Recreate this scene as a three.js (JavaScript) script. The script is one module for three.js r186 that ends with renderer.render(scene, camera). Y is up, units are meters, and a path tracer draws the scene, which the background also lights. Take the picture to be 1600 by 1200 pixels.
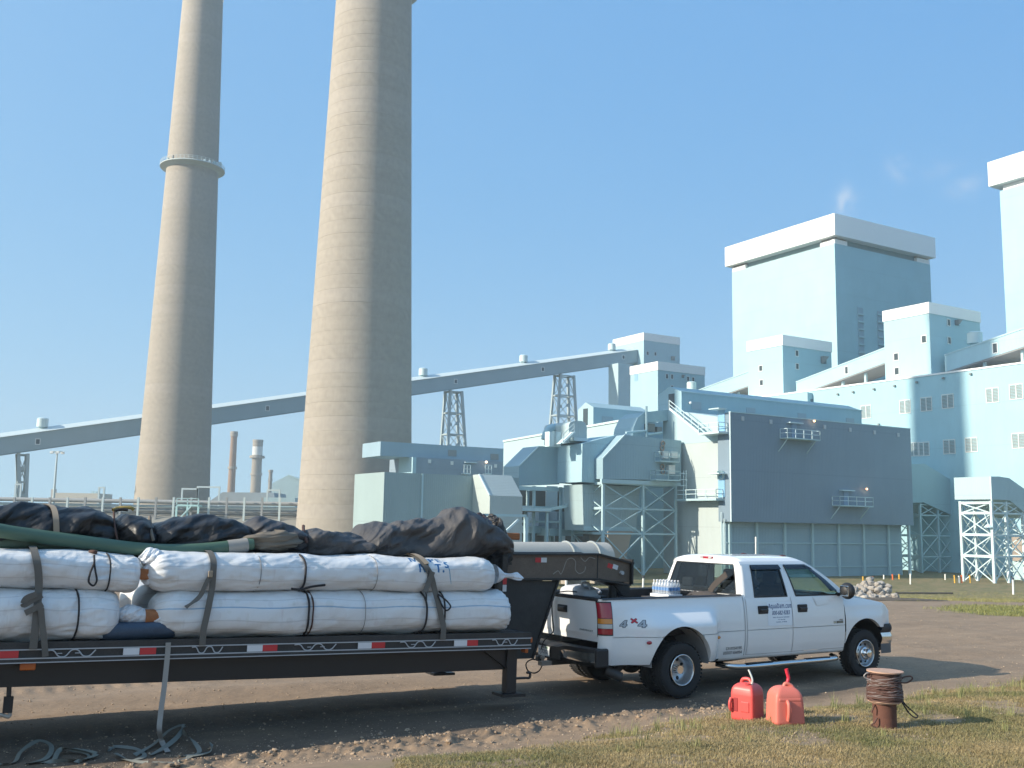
import * as THREE from 'three';
import { ImprovedNoise } from 'three/addons/math/ImprovedNoise.js';
import { mergeGeometries } from 'three/addons/utils/BufferGeometryUtils.js';
import { RoundedBoxGeometry } from 'three/addons/geometries/RoundedBoxGeometry.js';

// ---------------------------------------------------------------- camera, sky, sun, exposure
const scene = new THREE.Scene();
const D2R = Math.PI / 180;
const EYE = new THREE.Vector3(0, 2.45, 0), FOCAL = 1590;
const PITCH = 7.74 * D2R, ROLL = 1.0 * D2R;
const camera = new THREE.PerspectiveCamera(2 * Math.atan(600 / FOCAL) / D2R, 4 / 3, 0.1, 9000);
camera.position.copy(EYE);
{
  const fwd = new THREE.Vector3(0, Math.sin(PITCH), -Math.cos(PITCH)), up = new THREE.Vector3(0, Math.cos(PITCH), Math.sin(PITCH));
  camera.up.copy(up.clone().multiplyScalar(Math.cos(ROLL)).addScaledVector(new THREE.Vector3(1, 0, 0), -Math.sin(ROLL)));
  camera.lookAt(EYE.clone().add(fwd));
}
camera.updateMatrixWorld(true);
const azDir = (az, el = 0) => new THREE.Vector3(Math.sin(az * D2R) * Math.cos(el * D2R), Math.sin(el * D2R), -Math.cos(az * D2R) * Math.cos(el * D2R));
const SUN_AZ = -109.5, SUN_EL = 25;
const SUN_DIR = azDir(SUN_AZ, SUN_EL);
const sun = new THREE.DirectionalLight(new THREE.Color(1.0, 0.90, 0.74), 4.7);
sun.position.copy(SUN_DIR).multiplyScalar(600);
sun.castShadow = true;
sun.shadow.mapSize.set(4096, 4096);
sun.shadow.camera.left = -350; sun.shadow.camera.right = 350; sun.shadow.camera.top = 350; sun.shadow.camera.bottom = -350; sun.shadow.camera.far = 1500;
scene.add(sun, sun.target);
{
  // clear morning air: deep blue overhead, pale towards the horizon and towards the sun, a few wisps of steam
  const W = 2048, H = 1024, data = new Float32Array(W * H * 4);
  const per = new ImprovedNoise();
  const mix = (a, b, t) => a + (b - a) * t;
  const zen = [0.042, 0.22, 0.63], mid = [0.165, 0.465, 0.83], hor = [0.455, 0.735, 0.88];
  const wisps = [[18.6, 17.3, 0.55, 0.75, 0.75], [21.3, 18.9, 0.6, 0.8, 0.34], [24.6, 17.5, 0.9, 0.6, 0.26], [23.0, 18.5, 1.8, 0.6, 0.10]];
  for (let j = 0; j < H; j++) {
    const th = ((j + 0.5) / H - 0.5) * Math.PI, el = Math.max(0, Math.sin(th)), elD = th / D2R;
    for (let i = 0; i < W; i++) {
      const ph = ((i + 0.5) / W - 0.5) * 2 * Math.PI;
      const d = [Math.cos(ph) * Math.cos(th), Math.sin(th), Math.sin(ph) * Math.cos(th)];
      const cs = d[0] * SUN_DIR.x + d[1] * SUN_DIR.y + d[2] * SUN_DIR.z;
      const tower = 0.5 + 0.5 * cs;                         // 1 towards the sun
      const k1 = 1 - Math.exp(-el / 0.13), k2 = 1 - Math.exp(-el / 0.42);
      const k = Math.min(1, Math.max(0, k1 * (1.0 - 0.38 * tower)));
      const glow = 0.9 * Math.exp(-(1 - cs) * 4.5) + 0.05 * tower * Math.exp(-el / 0.25);
      const az = Math.atan2(d[0], -d[2]) / D2R;
      let puff = 0;
      if (elD > 10 && elD < 25 && az > 10 && az < 32) for (const [a, e, wa, we, s] of wisps) {
        const q = ((az - a) / wa) ** 2 + ((elD - e) / we) ** 2;
        if (q < 4) puff += s * Math.exp(-q * 1.6) * Math.max(0, 0.55 + 1.1 * per.noise(az * 1.6, elD * 1.6, 3.3) + 0.6 * per.noise(az * 4, elD * 4, 9.1));
      }
      const o = (j * W + i) * 4;
      for (let c = 0; c < 3; c++) {
        let v = mix(hor[c], mix(mid[c], zen[c], k2 * 0.9), k) + glow * [1, 0.95, 0.85][c];
        v = mix(v, [0.85, 0.87, 0.9][c], Math.min(0.8, puff));
        if (elD < 0) v = mix(v, [0.30, 0.28, 0.25][c], Math.min(1, -elD / 3));
        data[o + c] = v / 1.46;
      }
      data[o + 3] = 1;
    }
  }
  const sky = new THREE.DataTexture(data, W, H, THREE.RGBAFormat, THREE.FloatType);
  sky.mapping = THREE.EquirectangularReflectionMapping; sky.magFilter = THREE.LinearFilter; sky.minFilter = THREE.LinearFilter; sky.wrapS = THREE.RepeatWrapping; sky.colorSpace = THREE.LinearSRGBColorSpace; sky.needsUpdate = true;
  scene.background = sky; scene.environment = sky;
}
const renderer = new THREE.WebGLRenderer({ antialias: true });
renderer.setSize(1024, 768);
renderer.toneMapping = THREE.LinearToneMapping;
renderer.toneMappingExposure = 1.6;
renderer.shadowMap.enabled = true; renderer.shadowMap.type = THREE.PCFSoftShadowMap;
scene.fog = new THREE.FogExp2(new THREE.Color(0.70, 0.84, 0.93), 0.00045);

// ---------------------------------------------------------------- helpers
function makeRng(seed) { let a = seed >>> 0; return () => { a |= 0; a = a + 0x6D2B79F5 | 0; let t = Math.imul(a ^ a >>> 15, 1 | a); t = t + Math.imul(t ^ t >>> 7, 61 | t) ^ t; return ((t ^ t >>> 14) >>> 0) / 4294967296; }; }
const rnd = makeRng(20031);
const PN = new ImprovedNoise();
const ns = (x, y = 0, z = 0) => PN.noise(x, y, z);
const fbm = (x, y, z = 0, o = 4) => { let s = 0, a = 0.5; for (let i = 0; i < o; i++) { s += a * PN.noise(x, y, z + i * 7.3); x *= 2.03; y *= 2.03; z *= 2.03; a *= 0.5; } return s; };
const clamp = (x, a = 0, b = 1) => Math.min(b, Math.max(a, x));
const sst = (a, b, x) => { const t = clamp((x - a) / (b - a)); return t * t * (3 - 2 * t); };
const lerp = (a, b, t) => a + (b - a) * t;
const curve = (pts) => (x) => {            // monotone piecewise curve through [x, y] pairs, eased
  if (x <= pts[0][0]) return pts[0][1];
  for (let i = 1; i < pts.length; i++) if (x <= pts[i][0]) { const t = (x - pts[i - 1][0]) / (pts[i][0] - pts[i - 1][0]); return lerp(pts[i - 1][1], pts[i][1], t); }
  return pts[pts.length - 1][1];
};
const V = (x, y, z) => new THREE.Vector3(x, y, z);
const used = new Map();
function numbered(n) { const k = used.get(n) || 0; used.set(n, k + 1); return k ? n + '_' + String(k).padStart(3, '0') : n; }
function mesh(name, geo, mat, parent) { const m = new THREE.Mesh(geo, mat); m.name = name; m.castShadow = m.receiveShadow = true; if (parent) parent.add(m); return m; }
function tag(o, label, category, group, kind) { if (label) o.userData.label = label; if (category) o.userData.category = category; if (group) o.userData.group = group; if (kind) o.userData.kind = kind; return o; }
function thing(name, label, category, pos = [0, 0, 0], turn = 0, group) {
  const g = new THREE.Group(); g.name = numbered(name); g.position.set(...pos); g.rotation.y = turn; scene.add(g);
  return tag(g, label, category, group);
}
function single(name, geo, mat, label, category, group) { const m = mesh(numbered(name), geo, mat, scene); return tag(m, label, category, group); }
function structure(name, geo, mat, label) { const m = mesh(numbered(name), geo, mat, scene); m.userData.kind = 'structure'; if (label) m.userData.label = label; return m; }
// a surface from a function of (u, v) in 0..1
function patch(nu, nv, fn, uvScale) {
  const pos = [], uv = [], idx = [];
  for (let j = 0; j <= nv; j++) for (let i = 0; i <= nu; i++) {
    const p = fn(i / nu, j / nv); pos.push(p[0], p[1], p[2]);
    if (p.length > 3) uv.push(p[3], p[4]); else uv.push(i / nu * (uvScale ? uvScale[0] : 1), j / nv * (uvScale ? uvScale[1] : 1));
  }
  for (let j = 0; j < nv; j++) for (let i = 0; i < nu; i++) { const a = j * (nu + 1) + i, b = a + 1, c = a + nu + 1, d = c + 1; idx.push(a, b, d, a, d, c); }
  const g = new THREE.BufferGeometry();
  g.setAttribute('position', new THREE.Float32BufferAttribute(pos, 3)); g.setAttribute('uv', new THREE.Float32BufferAttribute(uv, 2)); g.setIndex(idx); g.computeVertexNormals();
  return g;
}
// box given by its limits, uv in metres
function mbox(x0, x1, y0, y1, z0, z1) {
  const P = [], N = [], U = [], I = [];
  const quad = (a, b, c, d, n, w, h) => { const k = P.length / 3; for (const p of [a, b, c, d]) P.push(...p), N.push(...n); U.push(0, 0, w, 0, w, h, 0, h); I.push(k, k + 1, k + 2, k, k + 2, k + 3); };
  const dx = x1 - x0, dy = y1 - y0, dz = z1 - z0;
  quad([x0, y0, z1], [x1, y0, z1], [x1, y1, z1], [x0, y1, z1], [0, 0, 1], dx, dy);
  quad([x1, y0, z0], [x0, y0, z0], [x0, y1, z0], [x1, y1, z0], [0, 0, -1], dx, dy);
  quad([x0, y0, z0], [x0, y0, z1], [x0, y1, z1], [x0, y1, z0], [-1, 0, 0], dz, dy);
  quad([x1, y0, z1], [x1, y0, z0], [x1, y1, z0], [x1, y1, z1], [1, 0, 0], dz, dy);
  quad([x0, y1, z1], [x1, y1, z1], [x1, y1, z0], [x0, y1, z0], [0, 1, 0], dx, dz);
  quad([x0, y0, z0], [x1, y0, z0], [x1, y0, z1], [x0, y0, z1], [0, -1, 0], dx, dz);
  const g = new THREE.BufferGeometry();
  g.setAttribute('position', new THREE.Float32BufferAttribute(P, 3)); g.setAttribute('normal', new THREE.Float32BufferAttribute(N, 3)); g.setAttribute('uv', new THREE.Float32BufferAttribute(U, 2)); g.setIndex(I);
  return g;
}
// prism: polygon of [a, b] swept from c0 to c1; axis 'z': (a,b)=(x,y); axis 'x': (a,b)=(z,y)
function prism(poly, axis, c0, c1) {
  const put = axis === 'z' ? (a, b, c) => [a, b, c] : (a, b, c) => [c, b, a];
  let area = 0; for (let i = 0; i < poly.length; i++) { const [a, b] = poly[i], [c, d] = poly[(i + 1) % poly.length]; area += a * d - c * b; }
  const pl = area < 0 ? poly.slice().reverse() : poly;
  const P = [], U = [];
  const tri = (p, q, r, a, b, c) => { P.push(...p, ...q, ...r); U.push(...a, ...b, ...c); };
  const faces = THREE.ShapeUtils.triangulateShape(pl.map(([a, b]) => new THREE.Vector2(a, b)), []);
  for (const [i, j, k] of faces) {
    tri(put(...pl[i], c1), put(...pl[j], c1), put(...pl[k], c1), pl[i], pl[j], pl[k]);
    tri(put(...pl[i], c0), put(...pl[k], c0), put(...pl[j], c0), pl[i], pl[k], pl[j]);
  }
  let run = 0;
  for (let i = 0; i < pl.length; i++) {
    const p = pl[i], q = pl[(i + 1) % pl.length], l = Math.hypot(q[0] - p[0], q[1] - p[1]);
    const steep = Math.abs(q[1] - p[1]) > Math.abs(q[0] - p[0]);
    const uvp = (s, c) => steep ? [c, s] : [s, c];
    tri(put(...p, c0), put(...q, c0), put(...q, c1), uvp(run, c0), uvp(run + l, c0), uvp(run + l, c1));
    tri(put(...p, c0), put(...q, c1), put(...p, c1), uvp(run, c0), uvp(run + l, c1), uvp(run, c1));
    run += l;
  }
  const g = new THREE.BufferGeometry();
  g.setAttribute('position', new THREE.Float32BufferAttribute(P, 3)); g.setAttribute('uv', new THREE.Float32BufferAttribute(U, 2)); g.computeVertexNormals();
  return g;
}
const UNIT = new THREE.BoxGeometry(1, 1, 1);
const UNITCYL = new THREE.CylinderGeometry(0.5, 0.5, 1, 10);
// a straight member from a to b, w wide and d deep; a mesh of its own
function bar(name, a, b, w, d, mat, parent, round) {
  const A = V(...a), B = V(...b), dir = B.clone().sub(A), L = dir.length();
  const m = mesh(name, round ? UNITCYL : UNIT, mat, parent);
  m.scale.set(w, L, d); m.position.copy(A).add(B).multiplyScalar(0.5);
  m.quaternion.setFromUnitVectors(V(0, 1, 0), dir.normalize());
  return m;
}
function barGeo(a, b, w, d, round) {
  const A = V(...a), B = V(...b), dir = B.clone().sub(A), L = dir.length();
  const g = round ? new THREE.CylinderGeometry(w / 2, w / 2, L, 6) : new THREE.BoxGeometry(w, L, d);
  const q = new THREE.Quaternion().setFromUnitVectors(V(0, 1, 0), dir.normalize());
  g.applyQuaternion(q); g.translate((a[0] + b[0]) / 2, (a[1] + b[1]) / 2, (a[2] + b[2]) / 2);
  return g;
}
const merge = (list) => { const l = list.map((g) => { const n = g.index ? g.toNonIndexed() : g; for (const k of Object.keys(n.attributes)) if (!['position', 'normal', 'uv'].includes(k)) n.deleteAttribute(k); return n; }); return mergeGeometries(l); };
function tube(pts, r, seg = 60, rad = 8, closed = false) { return new THREE.TubeGeometry(new THREE.CatmullRomCurve3(pts.map((p) => V(...p)), closed, 'centripetal'), seg, r, rad, closed); }
// flat webbing along a path; side gives the width direction at each point
function ribbon(pts, width, side, seg = 60, thick = 0.005) {
  const c = new THREE.CatmullRomCurve3(pts.map((p) => V(...p)), false, 'centripetal');
  const sd = typeof side === 'function' ? side : () => side;
  const make = (off) => patch(seg, 2, (u, v) => {
    const p = c.getPoint(u), t = c.getTangent(u), s = V(...sd(u)); s.addScaledVector(t, -s.dot(t)).normalize();
    const n = V(0, 0, 0).crossVectors(t, s).normalize();
    p.addScaledVector(s, (v - 0.5) * width).addScaledVector(n, off); return [p.x, p.y, p.z, u * seg * 0.2, v];
  });
  return merge([make(thick / 2), make(-thick / 2)]);
}
// photograph measurements -> places: the sight line through a pixel of the 1600 x 1200 photograph meets a plane of a frame
function Frame(pos, turn, tilt = 0) {
  const o = new THREE.Object3D(); o.position.set(...pos); o.rotation.set(0, turn, tilt, 'YZX'); o.updateMatrixWorld(true);
  const inv = o.matrixWorld.clone().invert(), eye = EYE.clone().applyMatrix4(inv);
  return {
    o, pos, turn, tilt,
    at(px, py, axis, val) {
      const d = V((px - 800) / FOCAL, -(py - 600) / FOCAL, -1).applyQuaternion(camera.quaternion).transformDirection(inv);
      const t = (val - eye[axis]) / d[axis]; return [eye.x + d.x * t, eye.y + d.y * t, eye.z + d.z * t];
    },
    place(g) { g.position.copy(o.position); g.quaternion.copy(o.quaternion); return g; },
    world(p) { return V(...p).applyMatrix4(o.matrixWorld); },
    local(p) { return V(...p).applyMatrix4(inv); },
  };
}
// ---------------------------------------------------------------- materials
function noiseTex(size, fn, srgb = true) {
  const d = new Uint8Array(size * size * 4);
  for (let j = 0; j < size; j++) for (let i = 0; i < size; i++) { const c = fn(i / size, j / size), o = (j * size + i) * 4; for (let k = 0; k < 3; k++) d[o + k] = clamp(c[k]) * 255; d[o + 3] = 255; }
  const t = new THREE.DataTexture(d, size, size, THREE.RGBAFormat); t.wrapS = t.wrapT = THREE.RepeatWrapping; t.magFilter = THREE.LinearFilter; t.minFilter = THREE.LinearMipmapLinearFilter; t.generateMipmaps = true; if (srgb) t.colorSpace = THREE.SRGBColorSpace; t.needsUpdate = true; return t;
}
// noise that repeats over a unit square
function tiled(f, x, y, z) { const a = x, b = y; return f(a, b, z) * (1 - x) * (1 - y) + f(a - 1, b, z) * x * (1 - y) + f(a, b - 1, z) * (1 - x) * y + f(a - 1, b - 1, z) * x * y; }
const std = (c, roughness = 0.8, extra = {}) => new THREE.MeshStandardMaterial({ color: Array.isArray(c) ? new THREE.Color().setRGB(...c) : c, roughness, ...extra });
// ---------------------------------------------------------------- ground
const TRUCK_POS = [1.9, 0, -16.06], TRUCK_AZ = 58.05;
const kS = Math.sin(TRUCK_AZ * D2R), kC = Math.cos(TRUCK_AZ * D2R);
const lane = (X, Z) => { const rx = X - TRUCK_POS[0], rz = Z + TRUCK_POS[2]; return [rx * kS + rz * kC, rx * kC - rz * kS]; };   // [along the truck, to its right]
const gcache = {};
function groundY(X, Z, fine = true) {
  const [a, w] = lane(X, Z);
  let y = -3.6 * sst(24, 104, Z) * sst(-60, -25, -Math.abs(X) * 0.2);
  const bank = sst(1.9, 5.2, w + 0.5 * ns(a * 0.35, 3.1)) * 0.42 + sst(5, 12, w) * 0.28;
  y += bank * (1 - sst(11, 22, a));
  if (fine && Z > 0 && Z < 70) {
    const d = 1 - sst(40, 70, Z);
    y += d * 0.05 * fbm(X * 0.5, Z * 0.5, 1.7, 3);
    const track = sst(-9, -6, w) * (1 - sst(1.6, 3.2, w));
    // wheel ruts running with the lane, broken tread lugs beside them
    const rut = Math.abs(Math.sin((w + 0.35 * ns(a * 0.18, 8.2)) * 2.1 + 0.6 * ns(a * 0.3, w * 0.2, 5)));
    y += d * track * (-0.03 + 0.045 * rut * rut) * (0.4 + 0.6 * sst(-0.2, 0.4, ns(a * 0.15, w * 0.7, 2.2)));
    const lug = Math.sin(a * 26 + 2 * ns(a * 2, w * 2)) * Math.exp(-(((w + 0.6 * ns(a * 0.2, 4.4) - 0.15) / 0.22) ** 2)) + Math.sin(a * 24) * Math.exp(-(((w + 3.3 + 0.6 * ns(a * 0.2, 4.4)) / 0.2) ** 2));
    y += d * 0.012 * lug;
    // churned ridge of clods along the foot of the bank
    const ridge = Math.exp(-(((w - 2.25 - 0.3 * ns(a * 0.6, 7.7)) / 0.42) ** 2)) * (1 - sst(-1.6, 0.4, a));
    const lump = Math.max(0, fbm(a * 4.2, w * 5.0, 4.2, 3) + 0.06), crumb = Math.abs(ns(a * 9, w * 9, 6.6));
    y += ridge * (0.02 + 0.16 * lump + 0.035 * crumb * sst(0.0, 0.12, lump));
    y += d * 0.010 * fbm(X * 6, Z * 6, 2.2, 2) * (1 - 0.5 * sst(3, 5, w));
  }
  return y;
}
const gy = (X, Z) => groundY(X, Z, true);
// share of grass, 0 bare dirt to 1 turf
function turf(X, Z) {
  const [a, w] = lane(X, Z);
  const n = fbm(X * 0.45, Z * 0.45, 11, 4), n2 = fbm(X * 1.7, Z * 1.7, 21, 3);
  const near = sst(3.0, 5.0, w + 1.5 * n + 0.8 * n2 + (a > 0 ? 0.12 * a : -0.06 * a * -1)) * (1 - sst(14, 20, a - 0.2 * w));
  const left = 1 - sst(-7.5, -4.5, a + 1.5 * n);                      // bare, churned ground towards the left
  let far = sst(43, 47, Z + 4 * n) ;
  const isl = sst(0, 1.6, X - (13.6 + 5.0 * Math.pow(Math.abs(Z - 33.2) / 7.5, 2)) + 1.2 * n) * sst(30.5, 31.3, Z - 0.06 * (X - 15) + 0.5 * n) * (1 - sst(37.5, 39.5, Z + n));
  const bare = sst(0.02, 0.30, fbm(X * 0.8 + 3, Z * 0.8, 91, 4) + 0.10 - 0.10 * sst(0, 4, a));
  let t = Math.max(near * (1 - 0.75 * left) * (1 - 0.8 * bare), far, isl);
  return clamp(t);
}
const groundMap = noiseTex(1024, (u, v) => {
  const f = (x, y, z) => 0.5 * fbm(x * 6, y * 6, z, 5) + 0.5 * fbm(x * 60, y * 60, z + 9, 3);
  const n = tiled(f, u, v, 2.5), g = tiled((x, y, z) => ns(x * 130, y * 130, z), u, v, 5), q = 0.92 + 0.42 * n + (g > 0.3 ? 0.13 * (g - 0.1) * 2 : g < -0.35 ? -0.16 : 0);
  return [q, q * 0.995, q * 0.985];
});
const groundBump = noiseTex(1024, (u, v) => {
  const f = (x, y, z) => 0.5 * fbm(x * 14, y * 14, z, 4) + 0.35 * fbm(x * 90, y * 90, z + 4, 3);
  const q = 0.5 + 0.7 * tiled(f, u, v, 8); return [q, q, q];
}, false);
{
  const cols = []; for (let a = -180; a < -38; a += 4) cols.push(a); for (let a = -38; a < 38; a += 0.13) cols.push(a); for (let a = 38; a <= 180; a += 4) cols.push(a); if (cols[cols.length - 1] < 180) cols.push(180);
  const rows = [0.05, 1.5, 3, 4.5, 6, 7.5]; let r = 8.4; while (r < 28) { rows.push(r); r *= 1.0052; } while (r < 130) { rows.push(r); r *= 1.017; } while (r < 1700) { rows.push(r); r *= 1.09; }
  const nC = cols.length, pos = new Float32Array(nC * rows.length * 3), col = new Float32Array(nC * rows.length * 3), uv = new Float32Array(nC * rows.length * 2), idx = [];
  let p = 0, q = 0;
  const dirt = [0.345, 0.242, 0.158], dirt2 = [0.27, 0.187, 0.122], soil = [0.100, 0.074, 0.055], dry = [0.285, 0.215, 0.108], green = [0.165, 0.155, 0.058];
  for (let j = 0; j < rows.length; j++) for (let i = 0; i < nC; i++) {
    const X = rows[j] * Math.sin(cols[i] * D2R), Z = rows[j] * Math.cos(cols[i] * D2R);
    const [a, w] = lane(X, Z);
    pos[p] = X; pos[p + 1] = rows[j] < 140 ? groundY(X, Z) : groundY(X, Z, false); pos[p + 2] = -Z;
    uv[q++] = X / 2.2; uv[q++] = Z / 2.2;
    const t = turf(X, Z), n = 0.5 + fbm(X * 0.3, Z * 0.3, 31, 4) * 0.9, m = 0.5 + fbm(X * 1.3, Z * 1.3, 41, 3) * 0.9;
    const dark = sst(-0.15, 0.55, 0.5 + 1.2 * fbm(a * 0.35, w * 1.3, 51, 4)) * (1 - sst(1, 6, a)) * sst(-1.2, 0.2, w) * (1 - sst(1.7, 2.5, w + 0.4 * ns(a * 1.3, 3)));   // turned soil colour darkened to deepen the trailer's shade along the lane edge
    const streak = 0.5 + 1.6 * fbm(a * 0.22, w * 1.7, 61, 4);
    for (let c = 0; c < 3; c++) {
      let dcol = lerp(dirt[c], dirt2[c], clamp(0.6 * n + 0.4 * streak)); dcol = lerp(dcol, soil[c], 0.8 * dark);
      const gcol = lerp(dry[c], green[c], clamp(sst(0.25, 0.8, m * 0.6 + n * 0.4) + (Z > 28 && Z < 41 ? 0.5 : 0) + (Z > 41 ? 0.12 : 0)));
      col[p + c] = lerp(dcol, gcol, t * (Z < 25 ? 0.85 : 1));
    }
    p += 3;
  }
  for (let j = 0; j < rows.length - 1; j++) for (let i = 0; i < nC - 1; i++) { const A = j * nC + i, B = A + 1, C = A + nC, D = C + 1; idx.push(A, D, B, A, C, D); }
  const g = new THREE.BufferGeometry();
  g.setAttribute('position', new THREE.BufferAttribute(pos, 3)); g.setAttribute('color', new THREE.BufferAttribute(col, 3)); g.setAttribute('uv', new THREE.BufferAttribute(uv, 2)); g.setIndex(idx); g.computeVertexNormals();
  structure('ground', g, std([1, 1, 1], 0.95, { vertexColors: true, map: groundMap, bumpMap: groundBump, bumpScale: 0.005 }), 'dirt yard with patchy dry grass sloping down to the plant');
}
// grass: tufts of narrow blades
function tuftGeo(n, h, spread, wd, seed, lean = 0.6) {
  const r = makeRng(seed), P = [], I = [], N = [];
  for (let k = 0; k < n; k++) {
    const a = r() * 6.283, d = spread * Math.sqrt(r()), x = d * Math.cos(a), z = d * Math.sin(a), b = r() * 6.283, hh = h * (0.45 + 0.75 * r()), l = lean * hh * (0.2 + r()), ww = wd * (0.6 + 0.7 * r());
    const cx = Math.cos(b) * ww, cz = Math.sin(b) * ww, lx = Math.cos(b + 1.4) * l, lz = Math.sin(b + 1.4) * l, o = P.length / 3;
    P.push(x - cx, -0.01, z - cz, x + cx, -0.01, z + cz, x + lx * 0.4 - cx * 0.7, hh * 0.6, z + lz * 0.4 - cz * 0.7, x + lx * 0.4 + cx * 0.7, hh * 0.6, z + lz * 0.4 + cz * 0.7, x + lx, hh, z + lz);
    I.push(o, o + 1, o + 3, o, o + 3, o + 2, o + 2, o + 3, o + 4);
  }
  const g = new THREE.BufferGeometry(); g.setAttribute('position', new THREE.Float32BufferAttribute(P, 3)); g.setIndex(I); g.computeVertexNormals(); return g;
}
function scatter(name, label, category, geo, mat, n, pick, tint) {
  const im = new THREE.InstancedMesh(geo, mat, n), M = new THREE.Matrix4(), q = new THREE.Quaternion(), e = new THREE.Euler(), c = new THREE.Color(); let k = 0, tries = 0;
  while (k < n && tries++ < n * 30) {
    const s = pick(); if (!s) continue;
    e.set(s.tx || 0, rnd() * 6.283, s.tz || 0); q.setFromEuler(e); M.compose(V(s.X, s.y, -s.Z), q, V(s.s * (s.sx || 1), s.s * (s.sy || 1), s.s)); im.setMatrixAt(k, M); const t = tint(s); c.setRGB(t[0], t[1], t[2]); im.setColorAt(k, c); k++;
  }
  im.count = k; im.name = numbered(name); im.castShadow = im.receiveShadow = true; scene.add(im); tag(im, label, category, null, 'stuff'); return im;
}
const leafMat = new THREE.MeshPhysicalMaterial({ color: 0xffffff, roughness: 0.9, transmission: 0.25, thickness: 0, side: THREE.DoubleSide });
const grassTint = (X, Z) => { const m = clamp(0.30 + 1.5 * fbm(X * 0.7, Z * 0.7, 41, 3) + 0.6 * (rnd() - 0.5)); const b = 0.75 + 0.5 * rnd(); return [lerp(0.42, 0.18, m) * b, lerp(0.315, 0.185, m) * b, lerp(0.155, 0.06, m) * b]; };
scatter('grass', 'short dry yellow green grass on the near bank', 'grass', tuftGeo(10, 0.026, 0.08, 0.0030, 5, 1.9), leafMat, 64000, () => {
  const Z = 8.2 + 10 * Math.pow(rnd(), 1.2), X = (-0.1 + 0.68 * rnd()) * Z; const t = turf(X, Z); if (rnd() > Math.pow(t, 1.2) * (0.10 + 1.1 * clamp(0.35 + 2.2 * fbm(X * 1.1, Z * 1.1, 77, 4)))) return null;
  return { X, Z, y: gy(X, Z), s: 0.45 + 0.75 * rnd(), tx: (rnd() - 0.5) * 0.4, tz: (rnd() - 0.5) * 0.4 };
}, (s) => grassTint(s.X, s.Z));
scatter('meadow_grass', 'olive grass strip and field beyond the dirt road', 'grass', tuftGeo(7, 0.17, 0.28, 0.012, 8, 0.8), leafMat, 34000, () => {
  const Z = 28 + 75 * Math.pow(rnd(), 1.5), X = (-0.05 + 0.62 * rnd()) * Z; if (rnd() > turf(X, Z)) return null;
  return { X, Z, y: groundY(X, Z, Z < 70), s: (Z < 42 ? 0.5 : 0.45) * (0.6 + 0.8 * rnd()) };
}, (s) => { const t = grassTint(s.X, s.Z); return s.Z < 42 ? [t[0] * 0.75, t[1] * 0.95, t[2] * 0.62] : [t[0] * 0.9, t[1] * 1.02, t[2] * 0.85]; });
scatter('weeds', 'taller scraggly weeds along the edge of the bank', 'weed', tuftGeo(11, 0.16, 0.05, 0.004, 15, 0.5), leafMat, 260, () => {
  const a = -6 + 15 * rnd(), w = 3.0 + 1.4 * rnd() * rnd() + (rnd() < 0.3 ? 2.5 * rnd() : 0); const X = TRUCK_POS[0] + a * kS + w * kC, Z = -TRUCK_POS[2] + a * kC - w * kS; if (turf(X, Z) < 0.25 || X / Z < 0.1) return null;
  return { X, Z, y: gy(X, Z), s: 0.5 + 0.7 * rnd() };
}, (s) => { const b = 0.8 + 0.5 * rnd(); return [0.26 * b, 0.26 * b, 0.10 * b]; });
// loose stones and clods
function stoneGeo(seed, amp = 0.35) {
  const g = new THREE.IcosahedronGeometry(1, 1), p = g.attributes.position;
  for (let i = 0; i < p.count; i++) { const x = p.getX(i), y = p.getY(i), z = p.getZ(i), k = 1 + amp * ns(x * 1.7 + seed, y * 1.7, z * 1.7) + 0.5 * amp * ns(x * 4 + seed, y * 4, z * 4); p.setXYZ(i, x * k, y * k * 0.7, z * k); }
  g.computeVertexNormals(); return g;
}
const soilMat = std([1, 1, 1], 1);
scatter('gravel', 'loose pebbles and crumbs scattered over the dirt lane', 'gravel', stoneGeo(3), soilMat, 26000, () => {
  const Z = 10 + 26 * Math.pow(rnd(), 1.7), X = (-0.62 + 1.2 * rnd()) * Z; if (turf(X, Z) > 0.5 + 0.4 * rnd()) return null;
  const s = 0.003 + 0.012 * Math.pow(rnd(), 8); return { X, Z, y: gy(X, Z) + s * 0.3, s };
}, () => { const b = 0.7 + 0.7 * rnd(); return [0.34 * b, 0.255 * b, 0.18 * b]; });
scatter('soil_clods', 'crumbly brown soil clods turned up along the lane edge', 'soil', stoneGeo(9, 0.8), soilMat, 1500, () => {
  const a = -10 + 10.5 * rnd(), w = 2.2 + (rnd() + rnd() + rnd() - 1.5) * 0.7; const X = TRUCK_POS[0] + a * kS + w * kC, Z = -TRUCK_POS[2] + a * kC - w * kS;
  const s = 0.006 + 0.028 * Math.pow(rnd(), 6); return { X, Z, y: gy(X, Z) + s * 0.25, s, sx: 0.8 + 0.6 * rnd() };
}, () => { const b = 0.75 + 0.5 * rnd(); return [0.31 * b, 0.228 * b, 0.158 * b]; });
// ---------------------------------------------------------------- power plant
// frame of the plant: x runs along its shaded fronts (away to the right), -z along its sunlit fronts (away to the left)
const PLANT_Y = -3.6;
const PF = (() => { const Z = 120, X = (1135 - 800) / FOCAL * (Z * Math.cos(PITCH)) + 0.9; return Frame([X, 0, -Z], (90 - 58.8) * D2R); })();
const onU = (px, py, u) => PF.at(px, py, 'x', u), onZ = (px, py, z) => PF.at(px, py, 'z', z);
function plant(name, label, category, group) { const g = thing(name, label, category, [0, 0, 0], 0, group); return PF.place(g); }

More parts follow.
